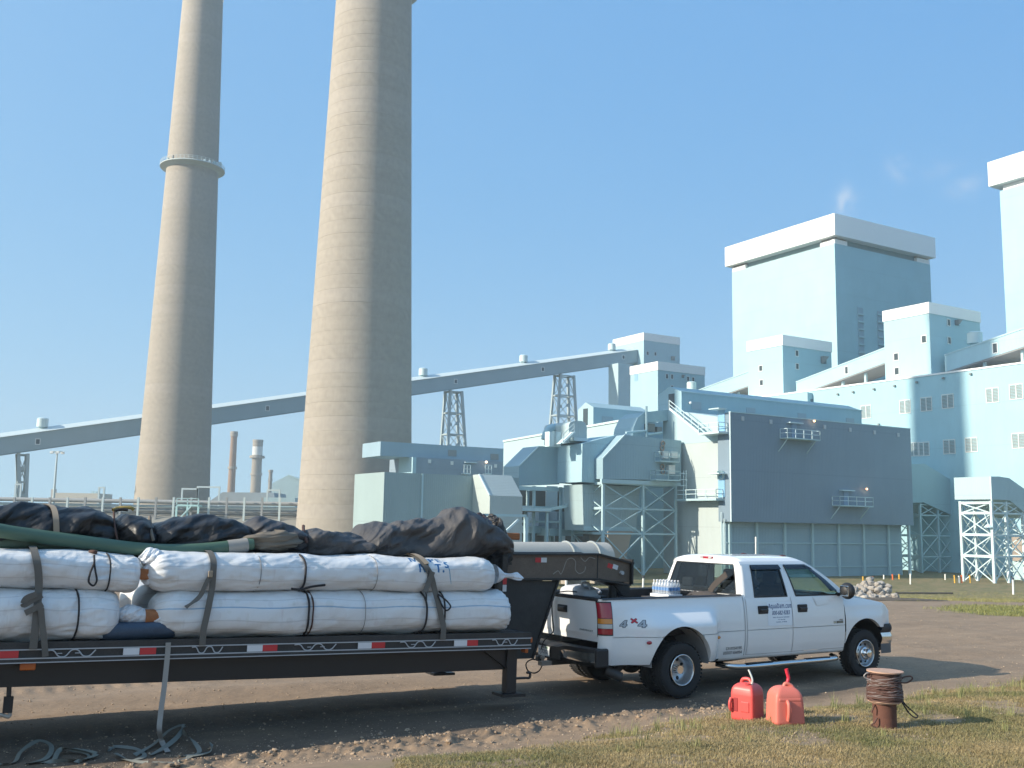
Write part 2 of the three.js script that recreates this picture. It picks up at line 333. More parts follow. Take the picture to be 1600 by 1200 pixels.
const sidingBump = noiseTex(256, (u) => { const x = (u * 16) % 1, q = x < 0.12 ? x / 0.12 : x < 0.5 ? 1 : x < 0.62 ? 1 - (x - 0.5) / 0.12 : 0; return [q, q, q]; }, false);
sidingBump.repeat.set(0.25, 0.25);
const sidingMap = noiseTex(512, (u, v) => { const n = tiled((x, y, z) => fbm(x * 5, y * 5, z, 5), u, v, 4), s = tiled((x, y, z) => fbm(x * 26, y * 2.2, z, 4), u, v, 8), row = (v * 4) % 1 < 0.012 ? -0.05 : 0; const q = 0.95 + 0.06 * n + 0.035 * s + row; return [q, q, q]; });
sidingMap.repeat.set(1 / 24, 1 / 24);
const siding = (c, r = 0.65) => std(c, r, { map: sidingMap, bumpMap: sidingBump, bumpScale: 0.012 });
const teal = siding([0.39, 0.58, 0.645]);
const tealPale = siding([0.445, 0.60, 0.64]);
const tealBoiler = siding([0.40, 0.605, 0.665]);
const tealRight = siding([0.385, 0.625, 0.70]);
const slate = siding([0.205, 0.285, 0.355], 0.6);
const slateSmooth = siding([0.30, 0.435, 0.50], 0.6);
const greyTeal = siding([0.34, 0.47, 0.485]);
const whitePanel = std([0.83, 0.82, 0.80], 0.6, { bumpMap: sidingBump, bumpScale: 0.008 });
const galleryMat = siding([0.34, 0.445, 0.48]);
const steelPaint = std([0.40, 0.55, 0.58], 0.6);
const steelPale = std([0.55, 0.68, 0.70], 0.6);
const glassDark = std([0.05, 0.07, 0.08], 0.25);
const louverMat = std([0.26, 0.28, 0.27], 0.7);
const frameMat = std([0.66, 0.70, 0.68], 0.6);
const rustSteel = std([0.36, 0.30, 0.25], 0.85);
const ductBeige = std([0.42, 0.40, 0.36], 0.8);
const voidMat = std([0.03, 0.03, 0.03], 0.9);

const Y0 = PLANT_Y - 0.15;
// louvre window on a sunlit face x = u: two slatted leaves in a frame
function louver(parent, px, py, u, w = 1.5, h = 2.0, leaves = 2) {
  const [, y, z] = onU(px, py, u);
  const f = mesh('window', merge([mbox(u - 0.08, u + 0.02, y - h / 2, y - h / 2 + 0.12, z - w / 2, z + w / 2), mbox(u - 0.08, u + 0.02, y + h / 2 - 0.12, y + h / 2, z - w / 2, z + w / 2), mbox(u - 0.08, u + 0.02, y - h / 2 + 0.12, y + h / 2 - 0.12, z - w / 2, z - w / 2 + 0.1), mbox(u - 0.08, u + 0.02, y - h / 2 + 0.12, y + h / 2 - 0.12, z + w / 2 - 0.1, z + w / 2), mbox(u - 0.08, u + 0.02, y - h / 2 + 0.12, y + h / 2 - 0.12, z - 0.07, z + 0.07)]), frameMat, parent);
  for (const s of [-1, 1]) {
    const g = [], z0 = s < 0 ? z - w / 2 + 0.1 : z + 0.07, z1 = s < 0 ? z - 0.07 : z + w / 2 - 0.1;
    for (let k = 0; k < 9; k++) { const a = y - h / 2 + 0.16 + k * (h - 0.3) / 9; const b = mbox(-0.012, 0.012, 0, (h - 0.3) / 9, z0, z1); b.rotateZ(-0.5); b.translate(u - 0.05, a, 0); g.push(b); }
    mesh('louver_panel', merge(g), louverMat, f);
  }
}
// small square window on a shaded face z = zz
function smallWindow(parent, px, py, zz, w = 1.0, h = 1.2, mat = glassDark) {
  const [x, y] = onZ(px, py, zz);
  const f = mesh('window', merge([mbox(x - w / 2, x + w / 2, y - h / 2, y - h / 2 + 0.12, zz - 0.02, zz + 0.08), mbox(x - w / 2, x + w / 2, y + h / 2 - 0.12, y + h / 2, zz - 0.02, zz + 0.08), mbox(x - w / 2, x - w / 2 + 0.12, y - h / 2 + 0.12, y + h / 2 - 0.12, zz - 0.02, zz + 0.08), mbox(x + w / 2 - 0.12, x + w / 2, y - h / 2 + 0.12, y + h / 2 - 0.12, zz - 0.02, zz + 0.08)]), frameMat, parent);
  mesh('pane', mbox(x - w / 2 + 0.12, x + w / 2 - 0.12, y - h / 2 + 0.12, y + h / 2 - 0.12, zz - 0.02, zz + 0.025), mat, f);
}
function smallWindowU(parent, px, py, u, w = 1.0, h = 1.2, mat = glassDark) {
  const [, y, z] = onU(px, py, u);
  const f = mesh('window', merge([mbox(u - 0.08, u + 0.02, y - h / 2, y - h / 2 + 0.12, z - w / 2, z + w / 2), mbox(u - 0.08, u + 0.02, y + h / 2 - 0.12, y + h / 2, z - w / 2, z + w / 2), mbox(u - 0.08, u + 0.02, y - h / 2 + 0.12, y + h / 2 - 0.12, z - w / 2, z - w / 2 + 0.12), mbox(u - 0.08, u + 0.02, y - h / 2 + 0.12, y + h / 2 - 0.12, z + w / 2 - 0.12, z + w / 2)]), frameMat, parent);
  mesh('pane', mbox(u - 0.025, u + 0.02, y - h / 2 + 0.12, y + h / 2 - 0.12, z - w / 2 + 0.12, z + w / 2 - 0.12), mat, f);
}
// guard rail along points: posts, top rail, mid rail as one part
function rail(name, pts, parent, mat = steelPale, h = 1.07, step = 1.6, r = 0.07) {
  const g = [];
  for (let i = 0; i < pts.length - 1; i++) {
    const a = V(...pts[i]), b = V(...pts[i + 1]), L = a.distanceTo(b), n = Math.max(1, Math.round(L / step));
    for (let k = 0; k <= n; k++) { const p = a.clone().lerp(b, k / n); g.push(barGeo([p.x, p.y, p.z], [p.x, p.y + h, p.z], r, r)); }
    for (const hh of [0.52, 1]) g.push(barGeo([a.x, a.y + h * hh, a.z], [b.x, b.y + h * hh, b.z], r, r));
  }
  return mesh(name, merge(g), mat, parent);
}

// --- chimneys
const concMap = noiseTex(1024, (u, v) => {
  const n = tiled((x, y, z) => fbm(x * 8, y * 8, z, 5), u, v, 3), st = tiled((x, y, z) => fbm(x * 40, y * 3, z, 4), u, v, 6), band = ns(Math.floor(v * 12) * 3.7, 2.2);
  const fine = tiled((x, y, z) => ns(x * 120, y * 120, z), u, v, 11);
  const q = 0.88 + 0.09 * n + 0.07 * st + 0.02 * band + 0.03 * fine; return [q, q * 0.99, q * 0.965];
});
concMap.repeat.set(6, 3.5);
const concrete = std([0.46, 0.415, 0.365], 0.9, { map: concMap });
const concretePale = std([0.475, 0.43, 0.385], 0.9, { map: concMap });
const jointMat = std([0.36, 0.325, 0.28], 0.95);
function chimney(px, Z, label, opts = {}) {
  const X = (px - 800 - 0.0) / FOCAL * Z / 1 * 1.0;
  const { H = 176, rBase = 11.3, rTop = 6.2, y0 = -3.7, ring = true, ringY = 115.8, lift = 3.05, worldX = X } = opts;
  const g = thing('chimney', label, 'chimney', [worldX, y0, -Z], 0.7, opts.group);
  const rad = (h) => lerp(rBase, rTop, Math.pow(h / H, 0.97));
  // each pour of concrete is a lift: a ring slightly proud or shy of its neighbours with a recessed joint below
  const n = Math.floor(H / lift);
  for (let k = 0; k < n; k++) {
    const h0 = k * lift, h1 = h0 + lift, e = 0.014 * ns(k * 5.3, px * 0.1);
    const pr = [[rad(h0) - 0.035, h0], [rad(h0) - 0.035, h0 + 0.05], [rad(h0) + e, h0 + 0.05], [rad(h1) + e, h1 - 0.02], [rad(h1) - 0.035, h1]].map((p) => new THREE.Vector2(...p));
    const lg = new THREE.LatheGeometry(pr, 72);
    const uv = lg.attributes.uv, pos = lg.attributes.position; for (let i = 0; i < uv.count; i++) uv.setXY(i, uv.getX(i) + 0.137 * k, pos.getY(i) / 36);
    mesh('concrete_lift', lg, [concrete, concretePale][(ns(k * 2.7, px) + 0.1 > 0.12) ? 1 : 0], g);
  }
  mesh('rim', new THREE.CylinderGeometry(rad(H) + 0.4, rad(H) + 0.2, 1.2, 60, 1, true).translate(0, n * lift + 0.5, 0), jointMat, g);
  if (ring) {
    const r0 = rad(ringY), r1 = r0 + 2.0, deck = new THREE.LatheGeometry([[r0 - 0.3, ringY - 1.5], [r0 + 0.6, ringY - 0.7], [r1 - 0.05, ringY - 0.25], [r1, ringY - 0.25], [r1, ringY + 0.1], [r0 - 0.3, ringY + 0.1]].map((p) => new THREE.Vector2(...p)), 72);
    mesh('ring_platform', deck, std([0.42, 0.46, 0.44], 0.7), g);
    const rg = []; const N = 48;
    for (let k = 0; k < N; k++) { const a = k / N * 6.2832, b = (k + 1) / N * 6.2832, P = (t, h) => [(r1 - 0.1) * Math.cos(t), ringY + h, (r1 - 0.1) * Math.sin(t)]; rg.push(barGeo(P(a, 0.1), P(a, 1.25), 0.09, 0.09)); for (const h of [0.7, 1.25]) rg.push(barGeo(P(a, h), P(b, h), 0.07, 0.07)); }
    mesh('guard_rail', merge(rg), std([0.55, 0.60, 0.58], 0.6), g);
    // hoist gear and obstruction lamps standing on the platform, towards the viewer
    for (const [t, w, h, d] of [[0.62, 1.6, 1.7, 1.0], [0.92, 0.7, 1.2, 0.7], [1.12, 0.9, 0.9, 0.6], [1.3, 0.6, 0.7, 0.6], [2.45, 0.6, 1.4, 0.6], [2.7, 0.5, 1.0, 0.5]]) {
      const a = t + 0.25, m = mesh('platform_equipment', new RoundedBoxGeometry(w, h, d, 1, 0.05), [steelPaint, steelPale, rustSteel][Math.floor(t * 7) % 3], g); m.position.set((r0 + 1) * Math.cos(a), ringY + 0.1 + h / 2, (r0 + 1) * Math.sin(a)); m.rotation.y = -a;
    }
  }
  return g;
}
{
  const gx = (px, py, Z) => { const p = PF.world(PF.at(px, py, 'x', 0)); const d = V((px - 800) / FOCAL, -(py - 600) / FOCAL, -1).applyQuaternion(camera.quaternion); return d.x / -d.z * Z; };
  chimney(555, 222, 'tall tan concrete chimney, the nearer and wider of the pair', { worldX: gx(554, 810, 222), rBase: 12.5, rTop: 7.3, ringY: 128.6, H: 172, group: 'tapered concrete chimneys' });
  chimney(269, 312, 'farther slender concrete chimney with ring platform, behind the coal gallery pit', { worldX: gx(269, 780, 312), group: 'tapered concrete chimneys' }).userData.label = 'farther concrete chimney on the left with a ring platform halfway up';
  // a third chimney stands outside the picture to the left; its shadow falls across the ducts and the bunker wall
  const aim = PF.world(PF.at(1466, 660, 'x', 47)), q = aim.clone().addScaledVector(V(SUN_DIR.x, 0, SUN_DIR.z).normalize(), 190);
  chimney(-400, -q.z, 'concrete chimney beyond the left edge that shades the bunker wall', { worldX: q.x, rBase: 6.0, rTop: 4.3, H: 130, ring: false, group: 'tapered concrete chimneys' });
}

// --- precipitator block with the big slate coloured front
const slab = { z1: 0, z0: onU(1122, 730, 0)[2], top: onZ(1135, 643.5, 0)[1], bot: onZ(1134, 815, 0)[1], x1: onZ(1423, 690, 0)[0] };
{
  const g = plant('precipitator_building', 'pale building with a large slate grey panelled front behind the truck', 'building');
  mesh('upper_front', mbox(0, slab.x1, slab.bot, slab.top, slab.z0, 0), slate, g);
  const zb = slab.z0 - 0.02, u0 = 0.45;
  const P = (px, py) => { const q = onU(px, py, u0); return [q[2], q[1]]; };
  const roofL = P(1036, 639), roofR = P(1121, 651);
  const yM = P(1100, 691)[1];
  mesh('body', prism([[roofL[0], yM], roofL, roofR, [zb, roofR[1]], [zb, yM]], 'x', u0, slab.x1 - 0.5), tealPale, g);
  mesh('lower_body', mbox(u0 + 0.03, slab.x1 - 0.5, Y0, yM, roofL[0], zb), siding([0.49, 0.56, 0.555]), g);
  const zw = -1.3; // recessed lower wall
  mesh('lower_wall', mbox(0.35, slab.x1 - 0.9, Y0, slab.bot, zb, zw), slateSmooth, g);
  for (const px of [1139, 1181, 1225, 1268, 1309, 1348, 1387, 1419]) { const x = onZ(px, 850, zw)[0]; mesh('column', mbox(x - 0.16, x + 0.16, Y0, slab.bot, zw, zw + 0.28), px > 1400 ? steelPale : steelPaint, g); }
  const yb = onZ(1300, 849, zw)[1]; mesh('wall_rail', mbox(0.35, slab.x1 - 0.9, yb - 0.06, yb + 0.06, zw, zw + 0.14), steelPaint, g);
  const yb2 = onZ(1250, 886, zw)[1]; mesh('wall_rail', mbox(0.35, slab.x1 - 0.9, yb2 - 0.05, yb2 + 0.05, zw, zw + 0.1), steelPaint, g);
  mesh('edge_trim', mbox(-0.06, 0, slab.bot, slab.top, -0.14, 0.03), steelPale, g);
  mesh('roof_trim', mbox(0, slab.x1, slab.top, slab.top + 0.12, -0.3, 0.05), steelPaint, g);
  for (const [px, py] of [[1160, 654], [1204, 659], [1288, 667], [1328, 671.5], [1366, 675.5], [1403, 679.5]]) { const [x, y] = onZ(px, py, 0); mesh('wall_vent', mbox(x - 0.22, x + 0.22, y - 0.25, y + 0.25, 0, 0.1), std([0.42, 0.47, 0.50], 0.7), g); }
  // two access platforms on the slate front, each with canopy, door and lit lamp
  for (const [a, b, py, pc, lx, ly] of [[1230, 1281, 683, 660, 1272, 658], [1312, 1364, 789, 766, 1354, 764]]) {
    const A = onZ(a, py, 1.2), B = onZ(b, py, 1.2), y = A[1];
    const f = mesh('access_platform', mbox(A[0], B[0], y - 0.15, y, 0, 1.3), steelPaint, g);
    rail('guard_rail', [[A[0], y, 0.05], [A[0], y, 1.25], [B[0], y, 1.25], [B[0], y, 0.05]], f);
    for (const x of [A[0] + 0.2, B[0] - 0.6]) mesh('bracket', barGeo([x, y - 0.15, 1.1], [x - 0.5, y - 1.7, 0.02], 0.1, 0.1), steelPaint, f);
    const c = onZ(a + 2, pc, 0.3); mesh('door_canopy', mbox(c[0], c[0] + 2.3, c[1] - 0.06, c[1] + 0.06, 0, 0.6), steelPale, g);
    mesh('door', mbox(c[0] + 0.8, c[0] + 1.7, y, y + 2.0, 0, 0.05), std([0.20, 0.30, 0.42], 0.6), g);
    const l = onZ(lx, ly, 0.3);
    const lamp = mesh('lamp', new THREE.SphereGeometry(0.14, 12, 8).translate(l[0], l[1], 0.32), std([1, 0.6, 0.3], 0.5, { emissive: new THREE.Color(1, 0.5, 0.25), emissiveIntensity: 1.6 }), g);
    mesh('lamp_arm', barGeo([l[0], l[1] + 0.12, 0], [l[0], l[1] + 0.12, 0.4], 0.07, 0.07), steelPaint, g);
    const pl = new THREE.PointLight(new THREE.Color(1, 0.55, 0.28), 0.5); pl.position.set(l[0], l[1] - 0.05, 0.55); pl.castShadow = true; lamp.parent.add(pl);
  }
  // doors, lamp and catwalk on the sunlit side
  const dk = onU(1126, 681, -0.4), dk2 = onU(1094, 674, -0.6);
  const st = slab;
  for (const [px, p0, p1] of [[1127, 641, 674], [1127, 742, 777]]) { const t = onU(px, p0, -0.08), b = onU(px, p1, -0.08); mesh('side_door', mbox(-0.08, 0, b[1], t[1], t[2] - 0.55, t[2] + 0.55), std([0.22, 0.42, 0.60], 0.5), g); const cp = onU(px - 3, p0, -0.5); mesh('door_canopy', mbox(-1.3, 0, t[1] + 0.05, t[1] + 0.16, t[2] - 0.9, t[2] + 0.9), steelPale, g); }
  // catwalk with caged ladder
  const c0 = onU(1068, 783, 0), c1 = onU(1127, 779, 0), yc = c1[1];
  const cw = mesh('catwalk', mbox(-1.2, u0, yc - 0.25, yc, c0[2], c1[2] + 0.4), steelPaint, g);
  rail('guard_rail', [[u0, yc, c0[2]], [-1.15, yc, c0[2]], [-1.15, yc, c1[2] + 0.35], [-0.1, yc, c1[2] + 0.35]], cw);
  const lz = onU(1071, 760, -0.4)[2], lt = onU(1071, 735, -0.4)[1]; const lg = [];
  for (const s of [-0.25, 0.25]) lg.push(barGeo([-0.5, yc, lz + s], [-0.5, lt, lz + s], 0.07, 0.07));
  for (let y = yc + 0.2; y < lt; y += 0.4) lg.push(barGeo([-0.5, y, lz - 0.25], [-0.5, y, lz + 0.25], 0.05, 0.05));
  for (let y = yc + 1.6; y < lt; y += 0.75) for (let k = 0; k < 6; k++) { const a = Math.PI / 2 + k * Math.PI / 6 + 0.0, b = a + Math.PI / 6; lg.push(barGeo([-0.5 + 0.8 * Math.cos(a), y, lz + 0.45 * Math.sin(a)], [-0.5 + 0.8 * Math.cos(b), y, lz + 0.45 * Math.sin(b)], 0.05, 0.05)); }
  mesh('caged_ladder', merge(lg), steelPale, g);
  // stair from the penthouse door down to the upper side door
  const s0 = onU(1051, 639, -0.8), s1 = onU(1098, 677, -0.8), s2 = onU(1127, 676, -0.8);
  const sg = []; for (const dx of [-1.3, -0.4]) sg.push(barGeo([dx, s0[1], s0[2]], [dx, s1[1], s1[2]], 0.12, 0.28));
  for (let k = 0; k <= 18; k++) { const t = k / 18; sg.push(mbox(-1.3, -0.4, lerp(s0[1], s1[1], t) - 0.04, lerp(s0[1], s1[1], t) + 0.02, lerp(s0[2], s1[2], t) - 0.14, lerp(s0[2], s1[2], t) + 0.14)); }
  const stair = mesh('stair', merge(sg), steelPale, g);
  rail('stair_rail', [[-1.35, s0[1], s0[2]], [-1.35, s1[1], s1[2]]], stair);
  const ld = mesh('stair_landing', mbox(-1.5, u0, s1[1] - 0.25, s1[1], s1[2], s2[2] + 0.3), steelPale, g);
  rail('guard_rail', [[-1.45, s1[1], s1[2]], [-1.45, s1[1], s2[2] + 0.25], [-0.1, s1[1], s2[2] + 0.25]], ld);
  const hl = onU(1127, 742, -0.4); mesh('vent_hood', new THREE.CylinderGeometry(0.5, 0.5, 0.9, 14, 1, false, 0, Math.PI).rotateX(Math.PI / 2).translate(-0.35, hl[1], hl[2] - 0.3), steelPale, g);
  // conduit and lamp post against the sunlit side
  for (const px of [1128, 1132.5]) { const b = onU(px, 900, -0.25), t = onU(px, px < 1130 ? 800 : 810, -0.25); mesh('conduit', barGeo([-0.25, Y0, b[2]], [-0.25, t[1], b[2]], 0.14, 0.14, true), steelPale, g); }
}
const zP = onU(1065, 641, 1)[2];
{
  const g = plant('roof_penthouse', 'long low teal penthouse along the roof of the slate fronted building', 'roof building', 'roof penthouses');
  const t = onZ(1065, 612, zP)[1], b = onZ(1065, 641, zP)[1] - 0.4, x1 = onZ(1346, 645, zP)[0], zl = onU(1028, 620, 1)[2];
  const tp = onU(1046, 611, 1)[1];
  mesh('wall', prism([[zP, b], [zP, t], [(zP + zl) / 2, t + 0.9], [zl, t], [zl, b]], 'x', 1, x1), siding([0.34, 0.52, 0.58]), g);
  mesh('roof_edge', mbox(0.85, x1 + 0.1, t - 0.05, t + 0.08, zP, zP + 0.12), steelPaint, g);
  const d = onU(1049.5, 631, 1); mesh('door', mbox(0.93, 1.0, d[1] - 1.3, d[1] + 1.3, d[2] - 0.55, d[2] + 0.55), glassDark, g);
  for (const [px, py] of [[1088, 634], [1173, 643], [1253, 651.5], [1328, 659]]) { const q = onZ(px, py, zP); const f = mesh('louver', mbox(q[0] - 0.8, q[0] + 0.8, q[1] - 0.5, q[1] + 0.5, zP, zP + 0.06), std([0.30, 0.39, 0.43], 0.7), g); }
  const lp = onZ(1079, 632, zP + 0.3); mesh('lamp_fixture', new THREE.SphereGeometry(0.2, 10, 8).translate(lp[0], lp[1] + 0.2, zP + 0.3), frameMat, g);
}

// --- flue gas ducts left of the precipitator
const zr = onU(1064, 700, 0)[2];
let ub, zc, zbk;
function ductUnit(label, polyPx, z, stripPx, u) {
  const poly = polyPx.map(([a, b]) => { const q = onZ(a, b, z); return [q[0], q[1]]; });
  const zBack = onU(stripPx, polyPx[0][1], poly[0][0])[2];
  const g = plant('flue_duct', label, 'duct', 'angular flue gas ducts');
  mesh('casing', prism(poly, 'z', zBack, z), siding([0.31, 0.455, 0.515]), g);
  const [p, q] = [poly[1], poly[2]];
  mesh('edge_flange', barGeo([p[0] - 0.02, p[1], z + 0.02], [q[0], q[1], z + 0.02], 0.12, 0.14), steelPale, g);
  mesh('base_beam', mbox(poly[0][0] - 0.2, poly[poly.length - 1][0] - 0.1, poly[0][1] - 0.5, poly[0][1] - 0.02, z - 0.3, z + 0.05), steelPaint, g);
  return { g, poly, zBack };
}
const dA = ductUnit('large angular teal flue duct joining the slate fronted building', [[942, 748], [942, 716], [976, 679.5], [1064.5, 688.5], [1064.5, 751]], zr, 929.5);
{
  // pipework on the face of the near duct
  const g = dA.g;
  for (const [px, py] of [[1035, 693], [1034, 700], [1035, 708], [1034, 729], [1035, 737]]) { const q = onZ(px, py, zr); mesh('flange_ring', new THREE.TorusGeometry(0.28, 0.08, 6, 14).translate(q[0], q[1], zr + 0.12), rustSteel, g); }
  for (const [px, py, w, h] of [[1037, 711, 0.7, 0.9], [1050, 711, 1.0, 0.8], [1046, 734, 1.0, 1.1]]) { const q = onZ(px, py, zr); mesh('instrument_box', mbox(q[0] - w / 2, q[0] + w / 2, q[1] - h / 2, q[1] + h / 2, zr, zr + 0.5), frameMat, g); }
  for (const [a, b, py] of [[1031, 1061, 719.5], [1024, 1063, 748.5]]) { const A = onZ(a, py, zr + 1), B = onZ(b, py, zr + 1); const d = mesh('small_platform', mbox(A[0], B[0], A[1] - 0.15, A[1], zr, zr + 1.1), steelPaint, g); rail('guard_rail', [[A[0], A[1], zr + 0.05], [A[0], A[1], zr + 1.05], [B[0], A[1], zr + 1.05]], d, steelPaint); }
}
{
  // transition duct behind it
  zbk = dA.zBack - 0.05; const q = (px, py) => { const p = onZ(px, py, zbk); return [p[0], p[1]]; };
  ub = q(910, 700)[0];
  const ze = onU(869, 700, ub)[2];
  const g = plant('transition_duct', 'pale sunlit transition duct between the two angular flue ducts', 'duct');
  mesh('casing', prism([q(909, 753), q(910, 693), q(962, 680), q(1010, 684), q(1010, 760)], 'z', ze, zbk), teal, g);
  zc = ze + 0.4;
}
const dC = ductUnit('smaller angular teal flue duct left of the pale transition duct', [[811, 759], [811, 728], [842, 697], [872, 698.5], [874, 757]], zc, 786.5);
// --- structural steel under the ducts
function steelFrame(label, cols, levels, z0, z1, top, group, mat = steelPaint, braces = true) {
  const g = plant('steel_support_frame', label, 'steel frame', group);
  const w = 0.30;
  for (const z of [z0, z1]) {
    for (const x of cols) mesh('column', mbox(x - w / 2, x + w / 2, Y0, top, z - w / 2, z + w / 2), mat, g);
    for (let i = 0; i < cols.length - 1; i++) {
      const ys = [...levels, top - 0.2];
      for (const y of ys) bar('beam', [cols[i] + w / 2, y, z], [cols[i + 1] - w / 2, y, z], 0.19, 0.19, mat, g);
      if (braces) { const yy = [Y0 + 0.2, ...ys]; for (let k = 0; k < yy.length - 1; k++) { bar('brace', [cols[i], yy[k], z + 0.05], [cols[i + 1], yy[k + 1], z + 0.05], 0.12, 0.09, mat, g); bar('brace', [cols[i], yy[k + 1], z - 0.12], [cols[i + 1], yy[k], z - 0.12], 0.12, 0.09, mat, g); } }
    }
  }
  if (z0 !== z1) for (const x of [cols[0], cols[cols.length - 1]]) {
    const ys = [...levels, top - 0.2]; for (const y of ys) bar('beam', [x, y, z0 + w / 2], [x, y, z1 - w / 2], 0.3, 0.3, mat, g);
    if (braces) { const yy = [Y0 + 0.2, ...ys]; for (let k = 0; k < yy.length - 1; k++) { bar('brace', [x + 0.05, yy[k], z0], [x + 0.05, yy[k + 1], z1], 0.09, 0.12, mat, g); bar('brace', [x - 0.12, yy[k + 1], z0], [x - 0.12, yy[k], z1], 0.09, 0.12, mat, g); } }
  }
  return g;
}
{
  const X = (px, z = zr) => onZ(px, 800, z)[0], Yz = (px, py, z = zr) => onZ(px, py, z)[1];
  steelFrame('teal braced steel frame under the large flue duct, left of the truck cab', [X(944.5), X(1007), X(1058)], [Yz(980, 834), Yz(980, 795)], zr - 6.5, zr - 0.3, Yz(944, 751) - 0.1, 'steel frames under the flue ducts');
  const x3 = onZ(811, 800, zc)[0], x4 = onZ(836, 800, zc)[0], x5 = onZ(878, 800, zc)[0];
  steelFrame('unbraced steel frame under the smaller flue duct', [x4, x5], [onZ(836, 815, zc)[1], onZ(836, 792, zc)[1]], zc - 8, zc - 0.3, onZ(836, 758, zc)[1] - 0.1, 'steel frames under the flue ducts', steelPaint, false);
  // hopper hanging under the near duct, and the rusty chute below
  const zh = zr - 2.2, h = plant('duct_hopper', 'boxy grey teal hopper hanging inside the braced steel frame', 'hopper');
  const hp = [[910, 757], [1000, 760], [994, 829], [912, 829]].map(([a, b]) => { const q = onZ(a, b, zh); return [q[0], q[1]]; });
  mesh('casing', prism(hp, 'z', zh - 4, zh), siding([0.38, 0.50, 0.52]), h);
  mesh('bottom_band', mbox(hp[3][0], hp[2][0], hp[3][1], hp[3][1] + 0.5, zh, zh + 0.06), steelPaint, h);
  const ch = [[950, 830], [988, 830], [976, 880], [976, 905], [950, 905]].map(([a, b]) => { const q = onZ(a, b, zh + 0.8); return [q[0], q[1]]; });
  const cg = plant('ash_chute', 'rust stained beige chute below the hanging hopper', 'chute');
  mesh('casing', prism(ch.map(([a, b]) => [a, Math.max(b, Y0)]), 'z', zh - 3, zh + 0.8), std([0.52, 0.44, 0.37], 0.9, { map: concMap }), cg);
  mesh('flange', mbox(ch[0][0] - 0.1, ch[1][0] + 0.1, ch[0][1] - 0.16, ch[0][1] - 0.02, zh + 0.8, zh + 0.95), rustSteel, cg);
  // fan housings and machinery seen between the columns
  for (const [a, b, c, d, zz, mat, lab] of [[842, 868, 798, 822, zc - 3, 'b', 'blue grey fan housing under the small flue duct'], [870, 902, 800, 826, zc - 1, 'b', 'blue grey motor casing beside the fan housing']]) {
    const p = onZ(a, d, zz), q = onZ(b, c, zz), m = plant('fan_housing', lab, 'machine', 'fan housings'); mesh('casing', mbox(p[0], q[0], p[1], q[1], zz - 3, zz), siding([0.34, 0.46, 0.54]), m); mesh('base_beam', mbox(p[0] - 1, q[0] + 1, p[1] - 0.9, p[1], zz - 3, zz - 0.1), steelPaint, m);
    for (const x of [p[0] - 0.5, q[0] + 0.5]) mesh('leg', mbox(x - 0.2, x + 0.2, Y0, p[1] - 0.9, zz - 1.8, zz - 1.4), steelPaint, m);
  }
  const dk = plant('access_deck', 'railed access deck between the two duct frames', 'platform');
  { const A = onZ(812, 795, zc + 1.5), B = onZ(860, 796, zc + 1.5), C = onZ(903, 787, zc + 1.5);
    mesh('deck', mbox(A[0], B[0], A[1] - 0.3, A[1], zc - 4, zc + 1.5), rustSteel, dk); mesh('edge_beam', mbox(A[0], B[0], A[1] - 0.25, A[1] + 0.1, zc + 1.5, zc + 1.7), steelPale, dk);
    for (const x of [A[0] + 0.3, B[0] - 0.3]) for (const z of [zc - 3.6, zc + 1.2]) mesh('leg', mbox(x - 0.15, x + 0.15, Y0, A[1] - 0.3, z - 0.15, z + 0.15), steelPaint, dk);
    bar('ramp_beam', [B[0], B[1], zc + 1.4], [C[0], C[1], zc + 1.4], 0.35, 0.3, steelPaint, dk); }
  // dim wall behind the steelwork so that sky does not show under the ducts
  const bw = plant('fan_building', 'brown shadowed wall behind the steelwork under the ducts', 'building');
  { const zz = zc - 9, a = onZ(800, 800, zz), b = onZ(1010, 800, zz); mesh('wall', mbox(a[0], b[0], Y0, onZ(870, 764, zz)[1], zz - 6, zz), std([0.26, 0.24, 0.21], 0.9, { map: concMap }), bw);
    for (const [p0, p1, q0, q1] of [[852, 866, 836, 846], [874, 882, 836, 846], [852, 870, 760, 794], [874, 884, 762, 794]]) { const A = onZ(p0, q1, zz), B = onZ(p1, q0, zz); mesh('pale_panel', mbox(A[0], B[0], A[1], B[1], zz, zz + 0.2), std([0.70, 0.78, 0.78], 0.7), bw); } }
}
// --- round horizontal duct behind the gooseneck
{
  const zz = 6, a = onZ(790, 850, zz), b = onZ(962, 858, zz), r = 1.75, y = onZ(880, 847, zz - r)[1] - r;
  const g = plant('round_duct', 'large round beige duct lying behind the trailer gooseneck', 'duct');
  const cyl = new THREE.CylinderGeometry(r, r, 1, 40, 1, true);
  const xs = [a[0] - 12, lerp(a[0], b[0], 0.62), lerp(a[0], b[0], 0.86), b[0]];
  for (let k = 0; k < 3; k++) { const m = mesh('duct_section', cyl, ductBeige, g); m.rotation.z = Math.PI / 2; m.scale.y = xs[k + 1] - xs[k] - 0.08; m.position.set((xs[k] + xs[k + 1]) / 2, y, zz - r); }
  for (const x of xs.slice(1, 3)) { const m = mesh('flange', new THREE.TorusGeometry(r + 0.04, 0.12, 6, 40), std([0.30, 0.33, 0.33], 0.8), g); m.rotation.y = Math.PI / 2; m.position.set(x, y, zz - r); }
  mesh('end_cap', new THREE.CircleGeometry(r, 40).rotateY(Math.PI / 2).translate(xs[3] - 0.05, y, zz - r), ductBeige, g);
  for (const x of [xs[0] + 4, xs[1] + 1, xs[2] + 1.5]) mesh('saddle', mbox(x - 0.3, x + 0.3, Y0, y - r * 0.6, zz - r - 1.8, zz - r + 1.8), jointMat, g);
}
